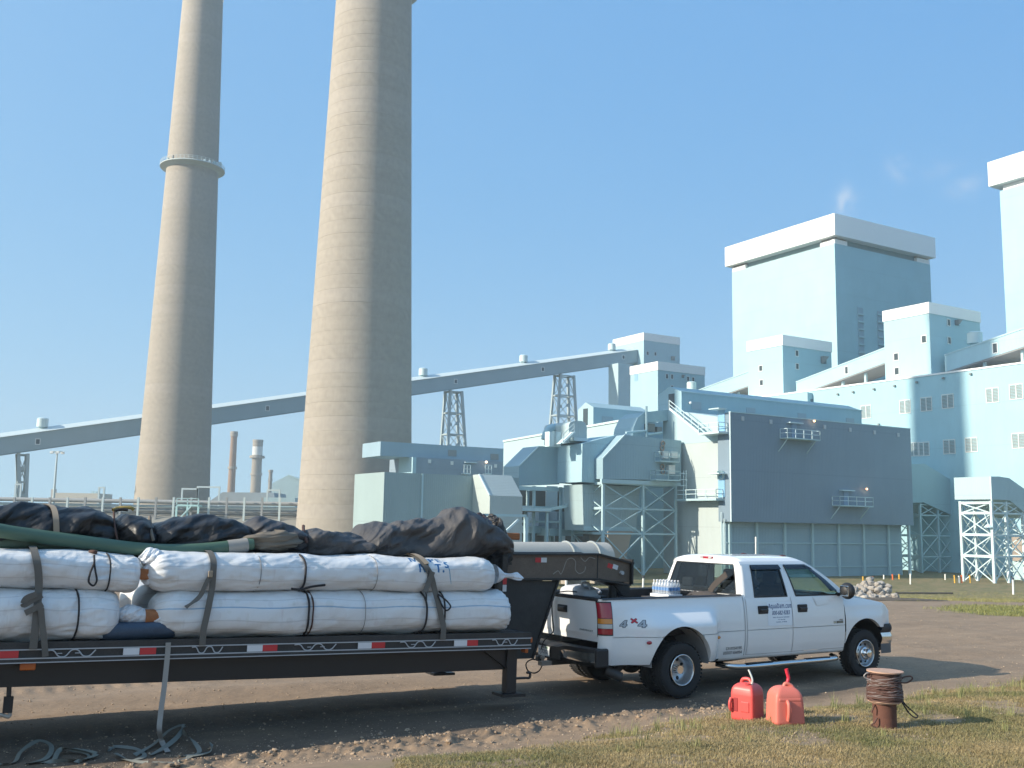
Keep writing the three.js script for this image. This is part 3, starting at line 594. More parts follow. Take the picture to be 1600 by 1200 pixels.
// --- grey hooded casing and its long wall, far left of the ducts
{
  const zg = onU(765, 790, -30)[2]; const P = (px, py) => { const q = onU(px, py, -30); return [q[2], q[1]]; };
  const xE = onZ(816, 790, zg)[0];
  const g = plant('hooded_casing', 'grey green casing with a sloping hood, right of the near chimney', 'building');
  mesh('casing', prism([[P(739, 742)[0], Y0], P(739, 742), P(749, 741), P(765.5, 774), [P(765.5, 790)[0], Y0]], 'x', -30, xE), siding([0.47, 0.535, 0.515]), g);
  const zf = P(739, 742)[0], a = onZ(600, 760, zf - 0.05), t = P(739, 742)[1] - 0.1;
  mesh('long_wall', mbox(a[0], -30.02 + 6, Y0, t, zf - 8, zf - 0.05), siding([0.335, 0.435, 0.44]), g);
  const sx = onZ(660, 760, zf)[0]; mesh('wall_seam', mbox(sx - 0.1, sx + 0.1, Y0, t, zf - 0.05, zf + 0.05), steelPaint, g);
  bar('hood_edge', [-30.03, P(749, 741)[1], P(749, 741)[0]], [-30.03, P(765.5, 774)[1], P(765.5, 774)[0]], 0.14, 0.14, steelPale, g);
  const rx = onZ(726, 800, zf)[0]; const lg = []; for (const s of [-0.3, 0.3]) lg.push(barGeo([rx + s, Y0, zf + 0.25], [rx + s, t - 6, zf + 0.25], 0.1, 0.1)); for (let y = Y0; y < t - 6; y += 0.5) lg.push(barGeo([rx - 0.3, y, zf + 0.25], [rx + 0.3, y, zf + 0.25], 0.07, 0.07)); mesh('ladder', merge(lg), steelPaint, g);
  // fence frame in front of the hood
  const fr = plant('pipe_fence', 'pale steel pipe frame standing in front of the hooded casing', 'frame');
  { const zz = zg + 3; const p = onZ(740, 806, zz), q = onZ(822, 806, zz); for (const x of [p[0], q[0]]) mesh('post', mbox(x - 0.18, x + 0.18, Y0, p[1], zz - 0.18, zz + 0.18), steelPaint, fr); mesh('top_bar', mbox(p[0], q[0], p[1], p[1] + 0.25, zz - 0.12, zz + 0.12), steelPaint, fr); bar('brace', [onZ(785, 835, zz)[0], onZ(785, 835, zz)[1], zz], [onZ(810, 812, zz)[0], onZ(810, 812, zz)[1], zz], 0.2, 0.2, steelPale, fr); }
}
// --- second precipitator, farther off behind the hooded casing
{
  const zz = -84; const A = onZ(600, 690, zz), tB = onZ(645, 691.5, zz)[1], bB = onZ(645, 714, zz)[1], x1 = onZ(806, 700, zz)[0];
  const g = plant('precipitator_building', 'farther low building with a dark slate band, beside the near chimney', 'building');
  mesh('penthouse', mbox(A[0], x1, bB, tB, zz - 10, zz - 1.5), siding([0.31, 0.44, 0.52]), g);
  mesh('upper_front', mbox(onZ(650, 730, zz)[0], x1, Y0 + 10, bB, zz - 12, zz), siding([0.26, 0.34, 0.41], 0.6), g);
  mesh('sunlit_pier', mbox(onZ(644, 730, zz)[0], onZ(650, 730, zz)[0] - 0.05, Y0 + 8, bB, zz - 6, zz + 0.2), teal, g);
  mesh('base', mbox(A[0], x1 - 0.3, Y0, Y0 + 10, zz - 12, zz - 1), slateSmooth, g);
  for (const [px, py] of [[671, 721], [706, 723.5], [774, 728]]) { const q = onZ(px, py, zz); mesh('wall_vent', mbox(q[0] - 0.3, q[0] + 0.3, q[1] - 0.35, q[1] + 0.35, zz, zz + 0.12), frameMat, g); }
  for (const [px, py] of [[707, 708], [773, 714]]) { const q = onZ(px, py, zz - 1.4); mesh('louver', mbox(q[0] - 0.9, q[0] + 0.9, q[1] - 0.6, q[1] + 0.6, zz - 1.5, zz - 1.4), louverMat, g); }
  const c = onZ(725, 723, zz); mesh('door_canopy', mbox(c[0], c[0] + 2.6, c[1], c[1] + 0.15, zz, zz + 0.6), steelPale, g);
  for (const px of [728, 761]) { const q = onZ(px, 738, zz + 0.8); const b = mesh('access_platform', mbox(q[0] - 0.6, q[0] + 0.8, q[1] - 0.4, q[1] - 0.2, zz, zz + 1.2), steelPale, g); rail('guard_rail', [[q[0] - 0.6, q[1] - 0.2, zz + 1.15], [q[0] + 0.8, q[1] - 0.2, zz + 1.15]], b, steelPale, 1.6, 0.7, 0.1); }
  const l = onZ(759.5, 722, zz + 0.4); mesh('lamp', new THREE.SphereGeometry(0.24, 10, 8).translate(l[0], l[1], zz + 0.5), std([1, 0.8, 0.6], 0.5, { emissive: new THREE.Color(1, 0.7, 0.45), emissiveIntensity: 1.6 }), g);
  const pl = new THREE.PointLight(new THREE.Color(1, 0.6, 0.35), 0.6); pl.position.set(l[0], l[1], zz + 0.95); pl.castShadow = true; g.add(pl);
}
// --- sunlit roof block, round elbow ducts and second penthouse behind the ducts
{
  const u = 3.5, P = (px, py) => { const q = onU(px, py, u); return [q[2], q[1]]; };
  const g = plant('duct_roof_block', 'pale sunlit roof block behind the angular ducts', 'building');
  mesh('wall', prism([[P(787, 689)[0], Y0], P(787, 689.5), P(978, 656), [P(978, 656)[0], Y0]], 'x', u, u + 9), tealPale, g);
  mesh('parapet_cap', barGeo([u - 0.05, P(787, 689.5)[1], P(787, 689.5)[0]], [u - 0.05, P(978, 656)[1], P(978, 656)[0]], 0.25, 0.3), steelPale, g);
}
{
  const zz = onU(927, 660, 4)[2], x1 = onZ(1014, 670, zz)[0], zl = onU(903, 645, 4)[2];
  const t = onZ(927, 636, zz)[1], b = onZ(927, 666, zz)[1] - 1.5;
  const g = plant('roof_penthouse', 'short gabled penthouse with a sunlit door end, left of the curved duct', 'roof building', 'roof penthouses');
  mesh('wall', prism([[zz, b], [zz, t], [(zz + zl) / 2, t + 0.9], [zl, t - 0.1], [zl, b]], 'x', 4, x1), siding([0.38, 0.545, 0.60]), g);
  const d = onU(915, 653, 4); mesh('door', mbox(3.92, 4, d[1] - 1.3, d[1] + 1.4, d[2] - 0.55, d[2] + 0.55), glassDark, g);
  const q = onZ(949, 656, zz); mesh('louver', mbox(q[0] - 1, q[0] + 1, q[1] - 0.5, q[1] + 0.5, zz, zz + 0.06), std([0.30, 0.39, 0.43], 0.7), g);
  mesh('pedestal', mbox(4.1, x1 - 0.2, Y0, b, zl + 0.2, zz - 0.2), teal, g);
}
{
  // curved gas duct rising over the near casing
  const z0 = zr - 3, g = plant('curved_duct', 'curved teal gas duct arching above the large flue duct', 'duct');
  const out = [[987, 690], [990, 668], [997, 652], [1008, 644], [1026, 642], [1058, 639], [1058, 651], [1050, 656], [1030, 659], [1012, 660], [1003, 663], [1000, 674], [1000, 690]].map(([a, b]) => { const q = onZ(a, b, z0); return [q[0], q[1]]; });
  mesh('casing', prism(out, 'z', z0 - 4, z0), siding([0.34, 0.50, 0.55]), g);
  const p = onZ(1010, 642, z0 + 0.3); mesh('vent_pipe', barGeo([p[0], onZ(1010, 690, z0 + 0.3)[1], z0 + 0.3], [p[0], p[1] + 0.6, z0 + 0.3], 0.3, 0.3, true), steelPaint, g);
  for (const [a, b, c] of [[978, 1010, 676], [1012, 1034, 679]]) { const A = onZ(a, c, z0 + 0.4), B = onZ(b, c - 3, z0 + 0.4); bar('pipe', A, B, 0.3, 0.3, steelPaint, g, true); }
  for (const [px, py, w, h] of [[1017, 668, 1.2, 1.0], [1030, 672, 0.8, 0.8]]) { const q = onZ(px, py, z0 - 0.6); mesh('instrument_box', mbox(q[0] - w / 2, q[0] + w / 2, q[1] - h / 2, q[1] + h / 2, z0 - 1.2, z0 - 0.5), louverMat, g); }
}
{
  // white elbow duct on the transition duct
  const z0 = zbk - 2, g = plant('elbow_duct', 'white rounded elbow duct on top of the pale transition duct', 'duct');
  const P = (a, b) => { const q = onZ(a, b, z0); return [q[0], q[1]]; };
  const out = [[889, 692], [889, 664], [891, 660], [896, 658], [908, 657.5], [914, 660], [917, 667], [917, 692]].map(([a, b]) => P(a, b));
  mesh('casing', prism(out, 'z', z0 - 5.5, z0), siding([0.44, 0.55, 0.56]), g);
  const q0 = P(888, 690), r = 1.6; const arc = []; for (let k = 0; k <= 10; k++) { const a = Math.PI * (1 - k / 14); arc.push([q0[0] - 0.1 + 1.3 * Math.cos(a), q0[1] + 0.6 + 1.5 * Math.sin(a), z0 - 3.5]); }
  mesh('bend', tube(arc.map(([x, y, z]) => [x + 0.4, y - 0.2, z]), 0.55, 30, 14), teal, g);
  const s0 = onZ(876, 693, z0 + 0.8), s1 = onZ(894, 676, z0 + 0.8); const sg = []; for (let k = 0; k < 10; k++) { const t = k / 9; sg.push(mbox(lerp(s0[0], s1[0], t) - 0.25, lerp(s0[0], s1[0], t) + 0.25, lerp(s0[1], s1[1], t) - 0.06, lerp(s0[1], s1[1], t) + 0.06, z0 + 0.3, z0 + 1.2)); } sg.push(barGeo([s0[0], s0[1], z0 + 1.25], [s1[0], s1[1], z0 + 1.25], 0.12, 0.3));
  const st = mesh('stair', merge(sg), steelPale, g); rail('stair_rail', [[s0[0], s0[1], z0 + 1.25], [s1[0], s1[1], z0 + 1.25]], st);
  const hb = onZ(900, 686, z0 + 1); mesh('pipe_header', mbox(hb[0] - 0.2, onZ(920, 686, z0 + 1)[0], hb[1] - 0.2, hb[1] + 0.2, z0, z0 + 0.9), steelPale, g);
  for (const px of [864, 871]) { const q = onZ(px, 690, z0); mesh('valve_stand', mbox(q[0] - 0.5, q[0] + 0.5, q[1] - 0.6, q[1] + 1.2, z0 - 1, z0), steelPale, g); }
}
// --- long coal gallery on trestles, with roof ventilators
{
  const zG = (() => { const Zl = 320, Xl = -0.4988 * Zl; return PF.local([Xl, 0, -Zl]).z; })();
  const A = onZ(-520, 754.6, zG), B = onZ(996, 546.5, zG), H = onZ(0, 711, zG)[1] - onZ(0, 682.5, zG)[1];
  const g = plant('coal_gallery', 'long blue grey inclined coal conveyor gallery crossing behind both chimneys', 'conveyor gallery');
  const T = (x) => lerp(A[1], B[1], (x - A[0]) / (B[0] - A[0])), hh = Math.abs(H), W = 6;
  mesh('gallery_wall', prism([[A[0], A[1] - hh], [A[0], A[1]], [B[0], B[1]], [B[0], B[1] - hh]], 'z', zG - W, zG), galleryMat, g);
  mesh('roof', patch(1, 2, (u, v) => { const e = [[zG + 0.35, -0.05], [zG - W / 2, 1.5], [zG - W - 0.35, -0.05]][Math.round(v * 2)], X = lerp(A[0], B[0], u); return [X, T(X) + e[1], e[0]]; }).toNonIndexed(), siding([0.62, 0.72, 0.73]), g); g.children[g.children.length - 1].geometry.computeVertexNormals();
  mesh('floor_edge', barGeo([A[0], A[1] - hh, zG + 0.05], [B[0], B[1] - hh, zG + 0.05], 0.35, 0.3), std([0.20, 0.26, 0.28], 0.8), g);
  for (const [px, py] of [[59, 690], [418, 638], [712, 596], [848, 577], [974, 558]]) { const q = onZ(px, py, zG); const f = mesh('window', mbox(q[0] - 0.8, q[0] + 0.8, q[1] - 1, q[1] + 1, zG, zG + 0.12), frameMat, g); mesh('pane', mbox(q[0] - 0.55, q[0] + 0.55, q[1] - 0.75, q[1] + 0.75, zG + 0.12, zG + 0.14), glassDark, f); }
  for (const [px, py] of [[66, 668], [661, 589], [818, 567], [956, 549]]) {
    const q = onZ(px, py, zG - W / 2); const v = plant('roof_ventilator', { 66: 'round roof ventilator at the low left end of the coal gallery', 661: 'round roof ventilator just right of the near chimney', 818: 'round roof ventilator above the middle of the coal gallery', 956: 'round roof ventilator beside the white capped transfer tower' }[px], 'ventilator', 'gallery roof ventilators');
    const y = T(q[0]);
    mesh('neck', new THREE.CylinderGeometry(0.9, 1.3, 2.2, 16).translate(q[0], y + 0.6, zG - W / 2), steelPaint, v);
    mesh('drum', new THREE.CylinderGeometry(1.75, 1.75, 2.6, 24).translate(q[0], y + 2.9, zG - W / 2), std([0.58, 0.70, 0.69], 0.6), v);
    mesh('rain_cap', new THREE.CylinderGeometry(1.3, 1.8, 0.35, 24).translate(q[0], y + 4.38, zG - W / 2), steelPale, v);
  }
  // trestles: four battered legs, horizontals and knee braces
  const trestle = (pxT0, pxT1, pyT, pxB0, pxB1, pyB, label, full) => {
    const t = plant('gallery_trestle', label, 'trestle', 'gallery trestle towers');
    const a0 = onZ(pxT0, pyT, zG - 0.6), a1 = onZ(pxT1, pyT, zG - 0.6), b0 = onZ(pxB0, pyB, zG - 0.6), b1 = onZ(pxB1, pyB, zG - 0.6);
    const top = Math.min(T(a0[0]), T(a1[0])) - hh - 0.2, sL = (b0[0] - a0[0]) / (a0[1] - b0[1]), sR = (b1[0] - a1[0]) / (a0[1] - b0[1]);
    const LX = (y) => a0[0] + sL * (a0[1] - y), RX = (y) => a1[0] + sR * (a0[1] - y);
    const mat = std([0.36, 0.43, 0.44], 0.7);
    const w = 0.95;
    const zf = (y, s) => (s ? zG - 0.8 + 0.03 * (top - y) : zG - W + 0.8 - 0.03 * (top - y));
    for (const s of [1, 0]) {
      bar('leg', [LX(Y0), Y0, zf(Y0, s)], [LX(top), top, zf(top, s)], w, w, mat, t); bar('leg', [RX(Y0), Y0, zf(Y0, s)], [RX(top), top, zf(top, s)], w, w, mat, t);
      let y = top - 0.4; const step = 8.6;
      while (y > Y0 + 4) {
        bar('strut', [LX(y), y, zf(y, s)], [RX(y), y - 0.0, zf(y, s)], 0.5, 0.45, mat, t);
        const yn = Math.max(Y0, y - step), ym = (y + yn) / 2, cx = (LX(ym) + RX(ym)) / 2;
        bar('brace', [LX(y), y, zf(y, s)], [RX(yn), yn, zf(yn, s)], 0.22, 0.2, mat, t); bar('brace', [RX(y), y, zf(y, s) - 0.2], [LX(yn), yn, zf(yn, s) - 0.2], 0.22, 0.2, mat, t);
        mesh('gusset', mbox(cx - 0.6, cx + 0.6, ym - 0.6, ym + 0.6, zf(ym, s) + 0.2, zf(ym, s) + 0.34), mat, t);
        y -= step;
      }
    }
    for (const X of [LX, RX]) { let y = top - 0.4; while (y > Y0 + 4) { bar('strut', [X(y), y, zf(y, 0)], [X(y), y, zf(y, 1)], 0.6, 0.6, mat, t); const yn = Math.max(Y0, y - 8.6); bar('brace', [X(y), y, zf(y, 0)], [X(yn), yn, zf(yn, 1)], 0.3, 0.3, mat, t); y -= 8.6; } }
  };
  trestle(29, 44, 706, 31, 41, 775, 'slender trestle at the far left under the low gallery end');
  trestle(-330, -312, 757, -334, -308, 830, 'gallery trestle beyond the left edge of the picture');
  trestle(704, 722, 610, 699, 726, 694, 'tall lattice trestle just right of the near chimney');
  trestle(876, 897, 585, 870, 900, 670, 'tall lattice trestle near the upper end of the gallery');
}
// --- transfer towers with white capped parapets
function tower(label, o) {
  // o: u of the sunlit face, corner px, left px, right px, top py, band py, optional base
  const z = onU(o.c, o.top, o.u)[2], zl = onU(o.l, o.top + 10, o.u)[2], x1 = onZ(o.r, o.top + 10, z)[0], t = onU(o.c, o.top, o.u)[1], b = onU(o.c, o.band, o.u)[1], base = o.base !== undefined ? o.base : Y0;
  const g = plant('transfer_tower', label, 'tower', 'white capped transfer towers');
  const over = 0.12;
  mesh('wall', mbox(o.u, x1, base, b, zl, z), o.mat || teal, g);
  mesh('white_parapet', mbox(o.u - over, x1 + over, b, t, zl - over, z + over), whitePanel, g);
  for (const [px, py, w, h] of o.wz || []) smallWindow(g, px, py, z, w, h);
  for (const [px, py, w, h] of o.wu || []) smallWindowU(g, px, py, o.u, w, h);
  for (const [px, py, w, h] of o.vents || []) { const q = onZ(px, py, z + 0.3); mesh('intake_hood', prism([[q[0] - w / 2, q[1] - h / 2], [q[0] - w / 2, q[1] + h / 2], [q[0] + w / 2, q[1] + h / 2]], 'z', z, z + 0.8), louverMat, g); mesh('intake_face', mbox(q[0] - w / 2, q[0] + w / 2, q[1] - h / 2, q[1] + h / 2, z, z + 0.1), std([0.16, 0.20, 0.21], 0.7), g); }
  return { g, z, zl, x1, t, b };
}
const uB = 62;
const tA = tower('farther white capped transfer tower at the top end of the coal gallery', { u: onZ(1006, 560, PF.local([-0.4988 * 320, 0, -320]).z)[0] - 3.5, c: 1006, l: 958, r: 1062, top: 519.5, band: 531.5, wz: [[1012, 552, 1.3, 1.7], [1024, 553, 1.3, 1.7]], vents: [[1052, 560, 2.2, 1.8]] });
const uTB = 92;
const tB = tower('nearer white capped transfer tower beside the penthouse roof', { u: uTB, c: 1028, l: 985, r: 1101, top: 564.5, band: 578, wz: [[1042, 588, 1, 1.4], [1050, 588.5, 1, 1.4], [1075, 592, 1, 1.4], [1083, 593, 1, 1.4], [1050, 606, 1, 1.4]], vents: [[1068, 588, 0.8, 0.8]] });
{
  const q = onU(994, 586, uTB - 0.05); mesh('door', mbox(uTB - 0.06, uTB, q[1] - 1.6, q[1] + 1.6, q[2] - 0.8, q[2] + 0.8), std([0.24, 0.42, 0.55], 0.5), tB.g);
  // tapered leg under the gallery head
  const zz = tA.z + 2, L = plant('gallery_head_leg', 'tapered pale support leg under the head of the coal gallery', 'support leg');
  const p = [[966, 640], [966, 567], [977, 570], [991, 570], [991, 640]].map(([a, b]) => { const r = onZ(a, b, zz); return [r[0], r[1]]; });
  mesh('leg', prism([[p[0][0], Y0], p[1], p[3], [p[4][0] - 1.5, Y0]], 'z', zz - 7, zz), tealPale, L);
}
// --- boiler house
let boil;
{
  const u = 78, z = onU(1304.5, 400, u)[2], zl = onU(1144, 450, u)[2], x1 = onZ(1453.5, 420, z)[0];
  const g = plant('boiler_house', 'huge pale teal boiler house with an overhanging white roof band', 'building', 'boiler houses');
  const yB = onU(1304, 380, u)[1], yBand0 = onU(1303, 367, u - 1.1)[1], yBand1 = onU(1303, 333, u - 1.1)[1];
  mesh('wall', mbox(u, x1, Y0, yB, zl, z), tealBoiler, g);
  // recessed louvre storey under the band
  mesh('louver_storey', mbox(u + 0.9, x1 - 0.9, yB, yBand0 + 0.4, zl + 0.9, z - 0.9), siding([0.30, 0.39, 0.40]), g);
  for (const [a, b, ax] of [[0, 0.13, 'u'], [0.86, 1, 'u'], [0, 0.13, 'z'], [0.86, 1, 'z']]) {
    const L = ax === 'u' ? z - zl : x1 - u, s0 = a * L, s1 = b * L;
    const q = ax === 'u' ? mbox(u + 0.1, u + 0.85, yB, yB + 1.0, z - s1, z - s0) : mbox(u + s0, u + s1, yB, yB + 1.0, z - 0.85, z - 0.1);
    mesh('corner_curb', q, whitePanel, g);
    const gr = []; for (let k = 0; k < 6; k++) { const t = lerp(s0, s1, (k + 0.5) / 6), w = (s1 - s0) / 14; gr.push(ax === 'u' ? mbox(u + 0.5, u + 0.85, yB + 1.0, yBand0 + 0.3, z - t - w, z - t + w) : mbox(u + t - w, u + t + w, yB + 1.0, yBand0 + 0.3, z - 0.85, z - 0.5)); }
    mesh('grille', merge(gr), rustSteel, g);
  }
  mesh('white_roof_band', mbox(u - 1.1, x1 + 0.6, yBand0, yBand1, zl - 1.1, z + 1.1), whitePanel, g);
  for (const [a, b, c, d] of [[1339.5, 1350, 480, 560], [1370, 1381, 486, 560]]) { const p = onZ(a, c, z), q = onZ(b, d, z); const f = mesh('tall_louver', mbox(p[0], q[0], q[1], p[1], z, z + 0.15), std([0.30, 0.41, 0.47], 0.7), g); for (let y = q[1] + 1; y < p[1] - 0.5; y += 1.6) mesh('slat', mbox(p[0], q[0], y, y + 0.35, z + 0.15, z + 0.4), steelPaint, f); }
  boil = { u, z, zl, x1, yB };
}
{
  const u = 84, zL = onU(1567, 400, u)[2];
  const g = plant('boiler_house', 'second boiler house cut off by the right edge, white banded', 'building', 'boiler houses');
  const yB = onU(1561, 299, u)[1], y0 = onU(1557, 288, u - 1.3)[1], y1 = onU(1554, 250.5, u - 1.3)[1];
  mesh('wall', mbox(u, u + 40, Y0, yB, zL, zL + 52), tealRight, g);
  mesh('louver_storey', mbox(u + 0.9, u + 39, yB, y0 + 0.4, zL + 0.9, zL + 51), siding([0.42, 0.52, 0.52]), g);
  mesh('corner_curb', mbox(u + 0.1, u + 0.85, yB, yB + 0.9, zL + 0.6, zL + 6.2), whitePanel, g);
  for (let k = 0; k < 5; k++) mesh('grille', mbox(u + 0.4, u + 0.85, yB + 0.9, y0 + 0.3, zL + 1.6 + k * 0.95, zL + 2.1 + k * 0.95), louverMat, g);
  mesh('white_roof_band', mbox(u - 1.3, u + 41.3, y0, y1, zL - 1.3, zL + 53.3), whitePanel, g);
}
// --- long bunker building with the sunlit wall
const uW = 47;
{
  const u = uW, P = (px, py) => onU(px, py, u), a = P(1100, 637), b = P(1780, 543), top = P(1500, 581)[1];
  const g = plant('bunker_building', 'long sunlit teal building with rows of double louvre windows', 'building');
  mesh('wall', mbox(u, u + 14, Y0, top, a[2], b[2]), tealRight, g);
  mesh('parapet_cap', mbox(u - 0.12, u + 14.1, top, top + 0.25, a[2] - 0.1, b[2]), whitePanel, g);
  for (const [px, py] of [[1353.5, 643.5], [1414.5, 635.5], [1447.5, 631.5], [1481, 627], [1551, 617.5], [1588, 612], [1428, 702], [1443.5, 701.5], [1483.5, 698], [1518, 695], [1592, 688.5]]) louver(g, px, py, u, 2.0, 2.15);
  for (const [px, py] of [[1310, 616], [1334, 612.5], [1366.5, 608], [1398.5, 603], [1433.5, 597.5], [1475, 591], [1517.5, 584.5]]) { const q = P(px, py); mesh('wall_light', new RoundedBoxGeometry(0.35, 0.28, 0.35, 1, 0.05).translate(u - 0.2, q[1], q[2]), louverMat, g); }
  for (const [px, py] of [[1374, 663.5]]) { const q = P(px, py); mesh('wall_light', new RoundedBoxGeometry(0.3, 0.35, 0.3, 1, 0.05).translate(u - 0.2, q[1], q[2]), louverMat, g); }
  // lift head on the roof edge
  const h = onU(1262, 628, u - 1.2), zz = h[2], x1 = onZ(1282, 630, zz)[0];
  const hb = plant('roof_lift_head', 'small pale box standing in front of the bunker roof edge', 'roof building');
  mesh('wall', mbox(u - 1.2, x1, P(1262, 660)[1], onU(1262, 613, u - 1.2)[1], zz - 7, zz), teal, hb);
  const w = onZ(1269.5, 626.5, zz); mesh('louver', mbox(w[0] - 0.45, w[0] + 0.45, w[1] - 0.3, w[1] + 0.3, zz, zz + 0.06), std([0.12, 0.18, 0.22], 0.6), hb);
}
const tC = tower('small white capped transfer tower in front of the big boiler house', { u: 52, c: 1222.5, l: 1168, r: 1298.5, top: 523, band: 539.5, mat: tealBoiler, wz: [[1245, 552, 0.9, 1.2], [1245.5, 572.5, 0.9, 1.2]], wu: [[1189, 575.5, 1, 1.2], [1190, 598, 1, 1.2]], vents: [[1288.5, 562.5, 1.4, 1.3]] });
const tD = tower('larger white capped transfer tower right of the boiler house', { u: 51, c: 1451, l: 1380, r: 1530, top: 472, band: 489.5, mat: tealBoiler, wz: [[1482, 504, 0.9, 1.2], [1483, 532, 0.9, 1.2]], wu: [[1444, 530, 1, 1.3], [1400.5, 557.5, 1, 1.3], [1401.5, 580, 1, 1.3]], vents: [[1497.5, 504, 0.9, 0.8]] });
// inclined galleries between the towers, running along the roof
function roofGallery(label, u, p0, p1, hpx, W, zEnd) {
  // p0: lower-left pixel of top edge (far), p1: upper-right pixel of top edge (near)
  const a = onU(...p0, u), b = onU(...p1, u), h = b[1] - onU(p1[0], p1[1] + hpx, u)[1];
  const g = plant('inclined_gallery', label, 'conveyor gallery', 'inclined roof galleries');
  mesh('gallery_wall', prism([[a[2], a[1] - h], [a[2], a[1]], [b[2], b[1]], [b[2], b[1] - h]], 'x', u, u + W), tealBoiler, g);
  mesh('floor_panel', barGeo([u + W / 2, a[1] - h - 0.12, a[2]], [u + W / 2, b[1] - h - 0.12, b[2]], W - 0.1, 0.2), std([0.25, 0.26, 0.26], 0.85), g);
  mesh('roof_edge', barGeo([u - 0.02, a[1], a[2]], [u - 0.02, b[1], b[2]], 0.16, 0.2), steelPaint, g);
  const n = 3; for (let k = 1; k <= n; k++) { const t = k / (n + 1), z = lerp(a[2], b[2], t), y = lerp(a[1], b[1], t) - h; bar('support_post', [u + 1, onU(1500, 581, uW)[1], z], [u + 1, y, z], 0.4, 0.4, steelPaint, g); }
  return { g, a, b, h };
}
const gCD = roofGallery('inclined gallery from the small tower up to the larger tower', 53, [1244, 597], [1383, 543.5], 23, 6);
{ const q = onU(1323, 579, 53); smallWindowU(gCD.g, 1323, 578.5, 53, 0.8, 1.4); }
const gDE = roofGallery('inclined gallery climbing from the larger tower to the right edge', 53, [1476, 555], [1720, 472], 30, 6.5);
smallWindowU(gDE.g, 1555, 544, 53, 0.9, 1.6);
const gBC = roofGallery('inclined gallery between the nearer transfer tower and the small tower', 56, [1085, 612], [1170, 580.5], 22, 7);
for (const [px, py, u, r, lab] of [[1080.5, 604, 60, 1.0, 'stubby round ventilator left of the small transfer tower'], [1523, 529, 55, 1.1, 'stubby round ventilator behind the gallery at the right']]) {
  const q = onU(px, py, u), v = plant('roof_ventilator', lab, 'ventilator', 'stubby roof ventilators');
  mesh('drum', new THREE.CylinderGeometry(r, r, 1.6, 20).translate(q[0], q[1], q[2]), std([0.58, 0.70, 0.69], 0.6), v); mesh('neck', new THREE.CylinderGeometry(r * 0.6, r * 0.7, 2.5, 16).translate(q[0], q[1] - 1.9, q[2]), steelPaint, v); mesh('rain_cap', new THREE.CylinderGeometry(r * 0.8, r + 0.05, 0.2, 20).translate(q[0], q[1] + 0.9, q[2]), steelPale, v);
}
